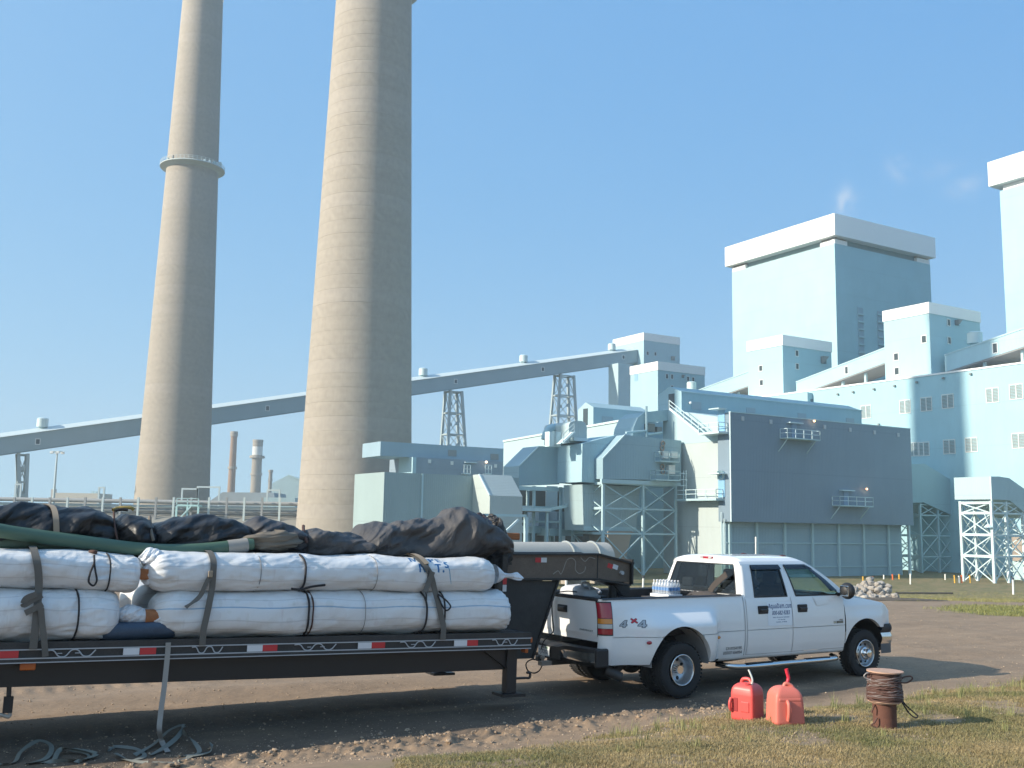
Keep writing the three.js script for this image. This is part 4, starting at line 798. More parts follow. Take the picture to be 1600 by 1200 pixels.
// --- sloping ducts on braced steel between the precipitator and the bunker wall, right side
function slopedDuct(label, zF, pts, zBack, mat) {
  const g = plant('sloping_duct', label, 'duct', 'sloping ducts on steel frames');
  const poly = pts.map(([a, b]) => { const q = onZ(a, b, zF); return [q[0], q[1]]; });
  mesh('casing', prism(poly, 'z', zBack, zF), mat, g); return { g, poly };
}
{
  const z1 = -4.5;
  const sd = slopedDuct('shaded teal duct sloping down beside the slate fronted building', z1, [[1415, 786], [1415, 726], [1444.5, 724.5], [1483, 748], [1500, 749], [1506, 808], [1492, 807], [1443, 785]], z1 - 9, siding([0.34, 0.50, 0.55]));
  const t = onZ(1440, 786, z1 - 0.2)[1];
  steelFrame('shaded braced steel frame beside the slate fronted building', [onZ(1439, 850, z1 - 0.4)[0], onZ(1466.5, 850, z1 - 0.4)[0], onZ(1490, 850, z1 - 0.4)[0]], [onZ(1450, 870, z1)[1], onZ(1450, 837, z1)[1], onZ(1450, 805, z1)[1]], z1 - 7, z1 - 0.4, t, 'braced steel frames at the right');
  const z2 = onU(1549, 760, 26)[2], zl = onU(1491, 760, 26)[2];
  const P = (px, py) => { const q = onZ(px, py, z2); return [q[0], q[1]]; };
  const g = plant('sloping_duct', 'sunlit ended teal duct on tall braced steel at the right edge', 'duct', 'sloping ducts on steel frames');
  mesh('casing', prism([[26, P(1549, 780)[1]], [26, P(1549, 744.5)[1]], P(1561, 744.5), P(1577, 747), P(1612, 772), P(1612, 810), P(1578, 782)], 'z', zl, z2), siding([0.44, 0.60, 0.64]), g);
  mesh('edge_flange', mbox(25.9, 26.02, P(1549, 780)[1] - 0.2, P(1549, 744.5)[1], z2 - 0.1, z2 + 0.06), steelPale, g);
  const top = P(1549, 780)[1] - 0.2;
  steelFrame('pale sunlit braced steel frame at the right edge', [26.2, P(1577, 850)[0], P(1603, 850)[0]], [P(1549, 870)[1], P(1549, 836)[1], P(1549, 801.5)[1]], zl + 0.6, z2 - 0.25, top, 'braced steel frames at the right', steelPale);
  const lamp = plant('frame_floodlight', 'white floodlight hung inside the pale steel frame', 'floodlight'); { const q = onU(1541, 821.5, 25.6); mesh('shade', new THREE.CylinderGeometry(0.15, 0.55, 0.4, 16).translate(26, q[1], q[2]), steelPale, lamp); mesh('arm', barGeo([26, q[1] + 0.2, q[2]], [26, q[1] + 1.6, q[2] - 0.5], 0.08, 0.08), steelPale, lamp); mesh('hanger', barGeo([26, q[1] + 1.6, q[2] - 0.5], [26, P(1549, 801.5)[1] - 0.1, q[2] - 0.5], 0.08, 0.08), steelPale, lamp); }
  // pump house set with dark round openings in the shadow behind
  const w = plant('duct_backing_wall', 'shaded teal wall behind the braced steel with dark openings', 'wall');
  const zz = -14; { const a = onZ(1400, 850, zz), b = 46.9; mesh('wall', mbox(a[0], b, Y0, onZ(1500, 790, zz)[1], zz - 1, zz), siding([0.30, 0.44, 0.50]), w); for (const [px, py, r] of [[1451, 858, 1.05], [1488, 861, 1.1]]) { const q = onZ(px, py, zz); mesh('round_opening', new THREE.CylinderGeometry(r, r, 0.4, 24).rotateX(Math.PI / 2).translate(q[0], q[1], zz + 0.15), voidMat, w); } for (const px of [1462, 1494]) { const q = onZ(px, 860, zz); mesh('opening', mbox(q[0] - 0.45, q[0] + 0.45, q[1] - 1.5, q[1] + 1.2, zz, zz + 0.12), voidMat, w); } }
  const tk = plant('storage_tank', 'small brown banded tank behind the steel at the right edge', 'tank'); { const q = onZ(1602, 858, z2 - 4), r = 1.5; for (let k = 0; k < 3; k++) mesh('band', new THREE.CylinderGeometry(r, r, 0.95, 24).translate(q[0], q[1] - 1 + k, z2 - 4), rustSteel, tk); mesh('stand', mbox(q[0] - 1.1, q[0] + 1.1, Y0, q[1] - 1.48, z2 - 5.1, z2 - 2.9), steelPaint, tk); }
}
// --- marker posts, stakes and flags in front of the plant
{
  const PY = (X, Z) => groundY(X, Z, Z < 70);
  const drop = (px, py) => { let Z = 60; const d = V((px - 800) / FOCAL, -(py - 600) / FOCAL, -1).applyQuaternion(camera.quaternion); let X = 0, y = 0; for (let k = 0; k < 60; k++) { X = d.x / -d.z * Z; y = groundY(X, Z, false); const yr = EYE.y + d.y / -d.z * Z; Z = clamp(Z * (1 + 0.5 * (yr - y) / Math.max(1, EYE.y - yr)), 20, 300); } return [X, groundY(X, Z, Z < 70), Z]; };
  const white = std([0.80, 0.79, 0.74], 0.6), yellow = std([0.75, 0.42, 0.06], 0.6), orange = std([0.80, 0.16, 0.04], 0.6), wood = std([0.50, 0.40, 0.28], 0.8), dark = std([0.04, 0.05, 0.07], 0.5);
  const post = (px, pt, pb, w, mats, name, label, cat, group) => {
    const [X, y, Z] = drop(px, pb), h = (pb - pt) / FOCAL * Z, ww = w / FOCAL * Z, g = thing(name, label, cat, [X, y, -Z], rnd() * 0.5, group);
    const tilt = (rnd() - 0.5) * 0.08;
    mesh('shaft', new THREE.CylinderGeometry(ww / 2, ww / 2, h + 0.1, 12).translate(0, h / 2 - 0.05, 0), mats[0], g);
    mesh('cap', new THREE.CylinderGeometry(ww / 2 + 0.012, ww / 2 + 0.012, Math.max(0.06, h * 0.14), 12).translate(0, h + 0.01, 0), mats[1] || mats[0], g);
    g.rotation.z = tilt; return g;
  };
  post(1583.5, 905, 929, 3, [white, dark], 'marker_post', 'thick white marker post with a dark cap at the right edge', 'post', 'white marker posts');
  post(1422.5, 898, 913, 2.2, [white, white], 'marker_post', 'white marker post near the corner of the slate fronted building', 'post', 'white marker posts');
  post(1004.5, 903, 926, 3, [white, dark], 'marker_post', 'white marker post between the gooseneck and the truck cab', 'post', 'white marker posts');
  post(885, 900, 924, 4, [white, white], 'marker_post', 'white marker post seen under the gooseneck', 'post', 'white marker posts');
  const st = [[1349, 902, 913, yellow, 'yellow stake behind the sandbag pile, left of the orange one'], [1364, 902, 912, orange, 'orange stake directly behind the sandbag pile'], [1395, 898, 906, orange, 'short orange stake right of the sandbag pile'], [1381, 899, 905, white, 'small white stake above the sandbag pile'], [1405, 898, 905, yellow, 'small yellow stake nearest the slate building corner'], [1477, 898, 906, white, 'thin white stake in front of the shaded steel frame'], [1492, 900, 911, yellow, 'yellow stake, leftmost of the trio before the steel frames'], [1498.5, 901, 911, white, 'leaning white stake between the yellow and orange stakes'], [1503, 900, 911, orange, 'orange stake of the trio before the steel frames'], [1516, 900, 911, yellow, 'yellow stake, rightmost before the pale steel frame'], [1525, 898, 906, white, 'white stake below the pale steel frame']];
  for (const [px, a, b, m, lab] of st) post(px, a, b, 2.2, [m, m === white ? white : m], 'survey_stake', lab, 'stake', 'survey stakes in the grass');
  // lamp post in front of the lower wall
  { const g = post(1181, 845, 906, 2.2, [white, white], 'lamp_post', 'short white lamp post before the lower slate wall', 'lamp post'); }
  // --- sandbag pile on a brown mat
  const bagMat = std([0.43, 0.395, 0.365], 0.85, { map: concMap }), bagMat2 = std([0.50, 0.47, 0.44], 0.85, { map: concMap });
  const crS = crumpler(31, 1, 4, 9);
  const bagGeo = (seed) => { const g = new THREE.SphereGeometry(1, 40, 26), p = g.attributes.position, q = g.attributes.uv; for (let i = 0; i < p.count; i++) { let x = p.getX(i), y = p.getY(i), z = p.getZ(i); const sx = Math.sign(x) * Math.pow(Math.abs(x), 0.7), sy = Math.sign(y) * Math.pow(Math.abs(y), 0.75), sz = Math.sign(z) * Math.pow(Math.abs(z), 0.8), k = 1 + 0.12 * ns(x * 2 + seed, y * 2, z * 2) + 0.22 * crS(q.getX(i) + seed * 0.27, q.getY(i)) * (1 - y * y); p.setXYZ(i, sx * 0.31 * k, sy * 0.165 * k * (1 + 0.3 * ns(x * 1.5, z * 1.5, seed)), sz * 0.23 * k); } g.computeVertexNormals(); return g; };
  const bgs = [1, 2, 3, 4].map(bagGeo);
  const base = drop(1366, 937), sc = base[2] / FOCAL;
  const spots = [];   // [px, py] centres of the bags, front to back
  for (const [px, py] of [[1329, 934], [1343, 931], [1360, 936], [1376, 935], [1390, 932], [1398, 930], [1351, 927], [1364, 927], [1381, 927], [1394, 923], [1355, 919], [1369, 920], [1384, 919], [1397, 917], [1372, 912], [1387, 913], [1361, 914], [1375, 906], [1333, 923], [1325, 929], [1341, 922], [1336, 928], [1353, 933], [1368, 932], [1384, 934], [1358, 923], [1376, 922], [1390, 926], [1380, 914], [1365, 919], [1347, 936], [1402, 934]]) spots.push([px, py]);
  const lab = ['front', 'upper', 'middle', 'rear'];
  spots.forEach(([px, py], i) => {
    const up = Math.max(0, (934 - py)) * sc * 0.92, X = base[0] + (px - 1366) * sc, dz = 0.35 * Math.floor((935 - py) / 8) + 0.2 * rnd();
    const m = mesh(numbered('sandbag'), bgs[i % 4], i % 3 ? bagMat : bagMat2, scene); const s = sc * 13 / 0.36 * 0.62;
    m.scale.set(s, s * 1.15, s); m.position.set(X, base[1] + 0.12 * s + up, -(base[2] + dz)); m.rotation.set((rnd() - 0.5) * 1.0, rnd() * 3, (rnd() - 0.5) * 1.1);
    const own = { 17: 'topmost sandbag of the heap ahead of the truck bonnet', 0: 'lowest sandbag at the left foot of the heap', 5: 'sandbag at the right foot of the heap', 18: 'sandbag on the small pile left of the main heap', 13: 'sandbag on the right shoulder of the heap' };
    tag(m, own[i] || 'lumpy grey white sandbag in the loose heap ahead of the truck bonnet', 'sandbag', 'sandbags in the heap');
  });
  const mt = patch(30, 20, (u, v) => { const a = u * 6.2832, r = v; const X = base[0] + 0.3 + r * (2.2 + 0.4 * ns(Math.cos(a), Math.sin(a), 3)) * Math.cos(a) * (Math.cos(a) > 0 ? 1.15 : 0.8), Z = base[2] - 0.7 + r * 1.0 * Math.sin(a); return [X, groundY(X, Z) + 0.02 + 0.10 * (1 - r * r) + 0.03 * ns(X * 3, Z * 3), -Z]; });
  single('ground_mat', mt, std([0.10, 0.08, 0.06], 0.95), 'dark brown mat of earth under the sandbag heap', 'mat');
  { const a = drop(1400, 928), b = drop(1488, 928.5); const pts = []; for (let k = 0; k <= 8; k++) { const t = k / 8, X = lerp(a[0], b[0], t), Z = lerp(a[2], b[2], t); pts.push([X, groundY(X, Z) + 0.06, -Z]); } single('earth_berm', tube(pts, 0.13, 40, 8), std([0.095, 0.08, 0.06], 0.95), 'low dark strip of earth running right from the sandbags', 'earth'); }
}
// --- yard at the far left: pipe rack, frames, mast, old chimneys, sheds
{
  const hz = (px, py, Z) => { const d = V((px - 800) / FOCAL, -(py - 600) / FOCAL, -1).applyQuaternion(camera.quaternion); return [d.x / -d.z * Z, EYE.y + d.y / -d.z * Z, -Z]; };
  const grey = std([0.30, 0.31, 0.31], 0.8), pale = std([0.50, 0.58, 0.58], 0.7);
  // bank of earth carrying the pipe rack
  {
    const Z = 232, L = hz(-200, 790, Z), R = hz(640, 800, Z);
    const yT = (t) => lerp(hz(0, 800, Z)[1], hz(460, 806, Z)[1], t);
    const eg = patch(60, 6, (u, v) => { const X = lerp(L[0] - 40, R[0], u); const prof = [[-14, -4], [-5, 0], [-2, 0.8], [2, 0.8], [6, 0], [16, -4], [18, -5]][Math.round(v * 6)]; return [X, Math.max(-5, (v === 0 || v === 1 ? PLANT_Y - 1 : prof[1] + 2.2 + 0.3 * ns(X * 0.1, v * 3))), -Z + -prof[0] * 1.0]; });
    structure('embankment', eg, std([0.25, 0.24, 0.21], 0.95), 'low grey embankment carrying pipes at the far left');
    const rk = thing('pipe_rack', 'long grey pipe rack on the embankment left of the near chimney', 'pipe rack', [0, 0, 0]);
    const x0 = L[0] - 20, x1 = R[0] - 6;
    for (const [py, r, m] of [[783, 0.5, grey], [790, 0.35, pale], [796, 0.55, grey], [802, 0.4, std([0.36, 0.35, 0.33], 0.8)], [808, 0.5, grey]]) { const y0 = hz(0, py - 3, Z)[1], y1 = hz(460, py + 5, Z)[1]; const X0 = hz(0, py, Z)[0], X1 = hz(460, py, Z)[0]; const yy = (x) => lerp(y0, y1, (x - X0) / (X1 - X0)); mesh('pipe', barGeo([x0, yy(x0), -Z + 4 - (py - 783) * 0.1], [x1, yy(x1), -Z + 4 - (py - 783) * 0.1], r * 2, r * 2, true), m, rk); }
    for (let px = -40; px < 460; px += 27) { const a = hz(px, 778, Z); mesh('rack_post', mbox(a[0] - 0.22, a[0] + 0.22, -3.5, a[1], -Z + 5.2, -Z + 5.6), px % 2 ? grey : pale, rk); }
    // turquoise stair platform and goal shaped pipe frames
    const sp = thing('stair_platform', 'small turquoise stair platform below the farther chimney', 'platform', [0, 0, 0]);
    const q0 = hz(276, 788, Z - 8), q1 = hz(310, 786, Z - 8); mesh('deck', mbox(q0[0], q1[0], q0[1] - 0.4, q0[1], q0[2] - 3, q0[2]), std([0.40, 0.62, 0.62], 0.6), sp); for (const x of [q0[0], (q0[0] + q1[0]) / 2, q1[0]]) mesh('post', mbox(x - 0.2, x + 0.2, -3.6, q0[1] - 0.4, q0[2] - 0.3, q0[2]), std([0.40, 0.62, 0.62], 0.6), sp); rail('guard_rail', [[q0[0], q0[1], q0[2]], [q1[0], q0[1], q0[2]]], sp, std([0.42, 0.6, 0.6], 0.6), 1.3, 2, 0.16); bar('brace', [q0[0], q0[1] - 4, q0[2] + 0.2], [q1[0] - 1.5, q0[1] - 0.4, q0[2] + 0.2], 0.3, 0.2, std([0.42, 0.6, 0.6], 0.6), sp);
    const frames = [[155, 163, 763, 'small goal shaped pipe frame near the beige sheds'], [285, 309, 765, 'pipe frame in front of the farther chimney base'], [309, 343, 762, 'widest goal shaped pipe frame beside the farther chimney'], [418, 437, 767, 'pipe frame in front of the gabled shed'], [25, 33, 758, 'narrow pipe frame by the far left trestle']];
    for (const [a, b, py, lab] of frames) { const p = hz(a, py, Z + 3), q = hz(b, py + 1, Z + 3), f = thing('pipe_gantry', lab, 'gantry', [0, 0, 0], 0, 'goal shaped pipe frames'); for (const s of [p, q]) mesh('post', mbox(s[0] - 0.18, s[0] + 0.18, 1.5, p[1], p[2] - 0.18, p[2] + 0.18), pale, f); mesh('crossbar', mbox(p[0] - 0.18, q[0] + 0.18, p[1], p[1] + 0.36, p[2] - 0.18, p[2] + 0.18), pale, f); }
  }
  // old brick stacks far behind
  const brick = std([0.40, 0.27, 0.19], 0.9, { map: concMap }), stackGrey = std([0.42, 0.38, 0.33], 0.9, { map: concMap });
  const far = (px, pt, pb, wT, wB, mat, lab, rings) => { const Z = 700, b = hz(px, pb, Z), t = hz(px, pt, Z), g = thing('old_stack', lab, 'chimney', [b[0], b[1] - 12, b[2]], 0, 'old stacks on the skyline'); const h = t[1] - b[1] + 12, s = Z / FOCAL; mesh('shaft', new THREE.CylinderGeometry(wT * s / 2, wB * s / 2, h, 28).translate(0, h / 2, 0), mat, g); for (const [py, r] of rings) { const y = hz(px, py, Z)[1] - b[1] + 12; mesh('collar', new THREE.CylinderGeometry(r * s / 2, r * s / 2, 1.6, 28).translate(0, y, 0), jointMat, g); } return [g, s, h]; };
  far(361, 675, 768, 9.5, 12, brick, 'reddish brown old stack, leftmost of the three on the skyline', [[676, 11.5], [680, 12], [731, 14]]);
  { const [g, s, h] = far(399, 688, 770, 15, 16, stackGrey, 'stout grey banded old stack between the two thinner ones', [[689, 16.5], [694, 16], [714, 23], [741, 18]]); mesh('pale_band', new THREE.CylinderGeometry(7.8 * s, 7.9 * s, 6 * s * 2.2, 28).translate(0, h - 12 * s - 2, 0), std([0.62, 0.62, 0.60], 0.8), g); }
  far(421.5, 735, 768, 5.5, 6, stackGrey, 'shortest thin old stack beside the gabled shed', [[736, 7.5], [750, 7]]);
  // sheds
  const box = (name, lab, cat, a, b, pt, pb, Z, mat, roof) => { const p = hz(a, pb, Z), q = hz(b, pt, Z), g = thing(name, lab, cat, [0, 0, 0]); mesh('wall', mbox(p[0], q[0], p[1] - 8, q[1], p[2] - 20, p[2]), mat, g); if (roof) roof(g, p, q); return g; };
  { const Z = 420, p = hz(424, 784, Z), q = hz(482, 756, Z), r = hz(450, 742.5, Z), g = thing('gabled_shed', 'pale blue gabled shed just left of the near chimney', 'shed', [0, 0, 0]); mesh('wall', prism([[p[0], p[1] - 8], [p[0], q[1]], [r[0], r[1]], [q[0], hz(482, 754, Z)[1]], [q[0], p[1] - 8]], 'z', p[2] - 30, p[2]), tealPale, g); bar('roof_edge', [r[0], r[1], p[2] + 0.1], [q[0], hz(482, 754, Z)[1], p[2] + 0.1], 0.6, 0.6, steelPaint, g); }
  { const Z = 380, g = thing('grey_shed', 'low grey shed with sloping roof beneath the old stacks', 'shed', [0, 0, 0]); const pts = [[326, 784], [348, 769], [428, 770], [430, 784]].map(([a, b]) => { const w = hz(a, b, Z); return [w[0], w[1]]; }); mesh('wall', prism([[pts[0][0], pts[0][1] - 6], ...pts, [pts[3][0], pts[3][1] - 6]], 'z', -Z - 20, -Z), siding([0.34, 0.40, 0.44]), g); const p = hz(410, 777, Z - 6), q = hz(461, 785, Z - 6); mesh('lean_to', mbox(p[0], q[0], q[1] - 6, p[1], p[2] - 5, p[2]), tealPale, g); }
  { const g = box('beige_shed', 'distant long beige shed on the left skyline', 'shed', 84, 155, 771, 779, 600, std([0.52, 0.47, 0.38], 0.9)); const p = hz(80, 764, 600), q = hz(83, 778, 600); mesh('tank_stack', mbox(p[0], q[0], q[1] - 8, p[1], p[2] - 4, p[2]), std([0.50, 0.46, 0.40], 0.9), g); for (const px of [137, 142]) { const s = hz(px, 767, 600); mesh('vent', mbox(s[0] - 0.6, s[0] + 0.6, s[1] - 3, s[1], s[2] - 8, s[2] - 7), steelPaint, g); } }
  // floodlight mast
  { const Z = 300, b = hz(84, 778, Z), t = hz(88, 706, Z), g = thing('floodlight_mast', 'thin floodlight mast with a cluster of lamps on the left', 'light mast', [b[0], b[1] - 8, b[2]]); const h = t[1] - b[1] + 8; mesh('mast', new THREE.CylinderGeometry(0.22, 0.45, h, 10).translate(0, h / 2, 0), pale, g); mesh('head_frame', new THREE.TorusGeometry(1.6, 0.12, 6, 20).rotateX(Math.PI / 2).translate(0, h, 0), pale, g); for (let k = 0; k < 6; k++) { const a = k / 6 * 6.283; mesh('floodlight', new RoundedBoxGeometry(0.8, 0.7, 0.5, 1, 0.08).translate(1.7 * Math.cos(a), h - 0.2, 1.7 * Math.sin(a)), std([0.75, 0.76, 0.74], 0.5), g); } }
}
// ---------------------------------------------------------------- gooseneck trailer and its load
const TF = Frame(TRUCK_POS, (90 - 60) * D2R, -0.0208);
const onT = (px, py, z) => TF.at(px, py, 'z', z);
const DECK = 0.955;
const X0 = onT(830, 996, 1.25)[0], XR = -12.5;      // front corner of the deck, rear end outside the picture
const trailerThing = (name, label, cat, group) => TF.place(thing(name, label, cat, [0, 0, 0], 0, group));
const blackSteel = std([0.018, 0.017, 0.018], 0.45, { bumpMap: groundBump, bumpScale: 0.001 });
const steelDusty = std([0.045, 0.042, 0.040], 0.7, { map: groundMap });
const neckSteel = std([0.155, 0.115, 0.088], 0.5, { map: groundMap });
const lineMat = std([0.42, 0.43, 0.44], 0.6), tapeRed = std([0.52, 0.03, 0.035], 0.4), tapeWhite = std([0.66, 0.66, 0.67], 0.4), amberMat = std([0.50, 0.12, 0.02], 0.35);
const tireMat = std([0.022, 0.022, 0.023], 0.85, { bumpMap: groundBump, bumpScale: 0.004 });
{
  const g = trailerThing('flatbed_trailer', 'long black gooseneck flatbed trailer hitched into the truck bed', 'trailer');
  // deck of planks
  const planks = []; for (let k = 0; k < 10; k++) mesh('deck_plank', mbox(XR, X0 - 0.06, DECK - 0.05, DECK - 0.006 * (k % 2), -1.18 + k * 0.236, -1.18 + k * 0.236 + 0.228), std([0.10 + 0.01 * (k % 3), 0.085, 0.07], 0.9, { map: groundMap }), g);
  for (const s of [1, -1]) {
    const z = s * 1.25, zi = s * 1.19;
    mesh('side_rail', mbox(XR, X0, DECK - 0.15, DECK - 0.052, Math.min(zi, z - s * 0.012), Math.max(zi, z - s * 0.012)), steelDusty, g);
    mesh('rub_rail', mbox(XR, X0, DECK - 0.05, DECK + 0.012, Math.min(z, z - s * 0.06), Math.max(z, z - s * 0.06)), steelDusty, g);
    mesh('lower_rail', mbox(XR, X0, DECK - 0.185, DECK - 0.155, Math.min(z + s * 0.005, z - s * 0.05), Math.max(z + s * 0.005, z - s * 0.05)), steelDusty, g);
    // main beam, inset below the deck, deeper towards the front
    mesh('main_beam', prism([[XR, 0.52], [XR, DECK - 0.06], [X0 - 0.1, DECK - 0.06], [X0 - 0.1, 0.47], [X0 - 3, 0.47]], 'z', s > 0 ? 0.86 : -1.0, s > 0 ? 1.0 : -0.86), blackSteel, g);
    for (const [y, h] of [[DECK - 0.06, 0.006], [DECK - 0.148, 0.006], [DECK - 0.19, 0.005]]) mesh('edge_line', mbox(XR, X0, y - h, y + h, Math.min(z, z + s * 0.006), Math.max(z, z + s * 0.006)), lineMat, g);
  }
  for (let x = XR + 0.4; x < X0; x += 0.62) mesh('cross_member', mbox(x - 0.03, x + 0.03, DECK - 0.16, DECK - 0.055, -1.17, 1.17), blackSteel, g);
  // reflective tape along the near side
  const tapes = [[-3, 30, 'r'], [193, 218, 'w'], [219, 244, 'r'], [386, 410, 'w'], [410, 433, 'r'], [559, 580, 'w'], [580, 601, 'r'], [709, 729, 'w'], [729, 746, 'r']];
  for (const [a, b, c] of tapes) { const p = onT(a, 1012, 1.25), q = onT(b, 1012, 1.25); mesh('reflective_tape', mbox(p[0], q[0], DECK - 0.138, DECK - 0.068, 1.252, 1.259), c === 'r' ? tapeRed : tapeWhite, g); }
  for (let x = X0 - 0.5; x > XR; x -= 1.2) for (const c of [0, 1]) mesh('reflective_tape', mbox(x - 0.2 + c * 0.2, x + c * 0.2, DECK - 0.138, DECK - 0.068, -1.259, -1.252), c ? tapeRed : tapeWhite, g);
  // bent rod trim between the rails
  for (const [a, b] of [[74, 150], [300, 348], [460, 525], [625, 680], [769, 808]]) {
    const p = onT(a, 1012, 1.25)[0], q = onT(b, 1012, 1.25)[0], n = 8, pts = [];
    for (let k = 0; k <= n; k++) { const ph = k % 4; pts.push([lerp(p, q, k / n), ph === 0 || ph === 1 ? DECK - 0.075 - (k % 4 === 0 && k ? 0.0 : 0) : DECK - 0.135, 1.252]); }
    mesh('trim_rod', tube(pts, 0.007, 60, 5), lineMat, g);
  }
  for (const [a, b] of [[90, 98], [118, 127], [480, 486], [500, 507], [642, 649], [785, 792]]) { const p = onT(a, 1012, 1.25)[0], q = onT(b, 1012, 1.25)[0]; mesh('trim_rod', mbox(p, q, DECK - 0.108, DECK - 0.1, 1.25, 1.256), lineMat, g); }
  // stake pockets, lamps
  for (let x = X0 - 0.8; x > XR; x -= 0.9) mesh('stake_pocket', mbox(x - 0.05, x + 0.05, DECK - 0.19, DECK - 0.06, 1.19, 1.236), blackSteel, g);
  { const p = onT(43, 1041, 1.15); mesh('marker_lamp', new RoundedBoxGeometry(0.15, 0.075, 0.05, 2, 0.015).translate(p[0], p[1], 1.17), amberMat, g); mesh('lamp_bracket', mbox(p[0] - 0.09, p[0] + 0.09, p[1] + 0.03, DECK - 0.19, 1.13, 1.17), blackSteel, g); }
  { const p = onT(830, 1002, 1.2); mesh('corner_lamp', new RoundedBoxGeometry(0.05, 0.07, 0.14, 2, 0.012).translate(X0 + 0.025, DECK - 0.09, 1.14), amberMat, g); mesh('corner_lamp', new RoundedBoxGeometry(0.05, 0.06, 0.12, 2, 0.012).translate(X0 + 0.025, DECK - 0.24, 1.05), amberMat, g); }
  mesh('front_channel', mbox(X0 - 0.06, X0, DECK - 0.2, DECK - 0.0, -1.24, 1.24), steelDusty, g);
  // landing jack
  for (const [px, z] of [[796, 1.02], [0, -1.02]]) {
    const x = px ? onT(px, 1050, z)[0] : onT(796, 1050, 1.02)[0]; const top = 0.62, gyl = 0.17;
    mesh('jack_leg', mbox(x - 0.075, x + 0.075, 0.18, DECK - 0.06, z - 0.06, z + 0.06), blackSteel, g);
    mesh('jack_foot', mbox(x - 0.17, x + 0.17, 0.14, 0.175, z - 0.15, z + 0.15), blackSteel, g);
    mesh('jack_gusset', prism([[x - 0.075, 0.5], [x - 0.6, DECK - 0.1], [x - 0.075, DECK - 0.1]], 'z', z - 0.02, z + 0.02), blackSteel, g);
    mesh('jack_crank', tube([[x + 0.07, 0.36, z + 0.05], [x + 0.22, 0.36, z + 0.05], [x + 0.28, 0.36, z + 0.05], [x + 0.28, 0.42, z + 0.06], [x + 0.23, 0.43, z + 0.06]], 0.017, 24, 6), blackSteel, g);
  }
  // gooseneck: riser, twin beams, drop to the coupler
  const zn = 0.28;
  const P = (px, py, z = zn) => { const q = onT(px, py, z); return [q[0], q[1]]; };
  const A = P(788, 866), B = P(934, 866), C = P(984, 880), Dn = P(984, 935), E = P(934, 905), F = P(788, 905);
  for (const s of [1, -1]) {
    const z = s * zn;
    const web = (z0, z1, poly, n, mat) => mesh(n, prism(poly, 'z', Math.min(z0, z1), Math.max(z0, z1)), mat, g);
    web(z, z - s * 0.014, [A, B, E, F], 'neck_web', neckSteel);
    web(z, z - s * 0.014, [B, C, [C[0], lerp(C[1], Dn[1], 0.55)], E], 'neck_nose_web', neckSteel);
    const fl = (p, q, h, n) => mesh(n, barGeo([p[0], p[1], z - s * 0.03], [q[0], q[1], z - s * 0.03], h, 0.15), blackSteel, g);
    fl([A[0] - 0.1, A[1]], [B[0] + 0.01, B[1]], 0.03, 'top_flange'); fl(B, [C[0] + 0.05, C[1]], 0.03, 'top_flange'); fl([F[0], F[1]], E, 0.03, 'bottom_flange'); fl(E, [C[0], lerp(C[1], Dn[1], 0.62)], 0.028, 'bottom_flange');
    mesh('web_seam', mbox(B[0] - 0.008, B[0] + 0.008, E[1], B[1], Math.min(z, z + s * 0.005), Math.max(z, z + s * 0.005)), blackSteel, g);
    // tapered riser from the deck to the neck
    const r0 = P(812, 1000, z), r1 = P(870, 906, z), r2 = P(812, 906, z), r3 = P(832, 1000, z);
    web(z, z - s * 0.02, [[X0 - 0.02, 0.5], [X0 - 0.02, F[1] - 0.02], [P(872, 906)[0], F[1] - 0.02], [P(832, 1004)[0], 0.5]], 'riser_plate', steelDusty);
    mesh('riser_flange', barGeo([P(872, 906)[0], F[1], z - s * 0.05], [P(832, 1004)[0], 0.5, z - s * 0.05], 0.03, 0.16), blackSteel, g);
    // upright posts at the front of the deck
    mesh('front_post', mbox(X0 - 0.1, X0 - 0.02, DECK - 0.5, A[1] - 0.015, s > 0 ? 0.5 : -0.6, s > 0 ? 0.6 : -0.5), blackSteel, g);
    mesh('post_gusset', prism([[X0 - 0.1, A[1] - 0.4], [X0 - 0.1, A[1] - 0.03], [F[0], A[1] - 0.03], [F[0], F[1]]], 'z', s > 0 ? 0.29 : -0.31, s > 0 ? 0.31 : -0.29), steelDusty, g);
    mesh('inner_rail', mbox(X0 - 0.02, A[0], A[1] - 0.14, A[1] - 0.1, s > 0 ? 0.46 : -0.5, s > 0 ? 0.5 : -0.46), blackSteel, g);
  }
  mesh('cross_plate', mbox(X0 - 0.1, X0 - 0.02, A[1] - 0.3, A[1] - 0.02, -0.5, 0.5), blackSteel, g);
  for (const t of [0.12, 0.5, 0.86]) { const x = lerp(A[0], B[0], t); mesh('neck_cross_member', mbox(x - 0.04, x + 0.04, F[1] + 0.05, A[1] - 0.06, -zn + 0.02, zn - 0.02), blackSteel, g); }
  mesh('nose_plate', mbox(C[0], C[0] + 0.03, lerp(C[1], Dn[1], 0.6), C[1] + 0.06, -zn - 0.06, zn + 0.06), blackSteel, g);
  mesh('coupler_arm', prism([P(915, 904, 0.1), P(984, 890, 0.1), P(984, 934, 0.1), P(975, 932, 0.1), P(962, 917, 0.1), P(945, 909, 0.1)], 'z', -0.1, 0.1), blackSteel, g);
  mesh('coupler_tube', new THREE.CylinderGeometry(0.075, 0.075, C[1] - 0.92, 16).translate(C[0] - 0.1, 0.92 + (C[1] - 0.92) / 2, 0), blackSteel, g);
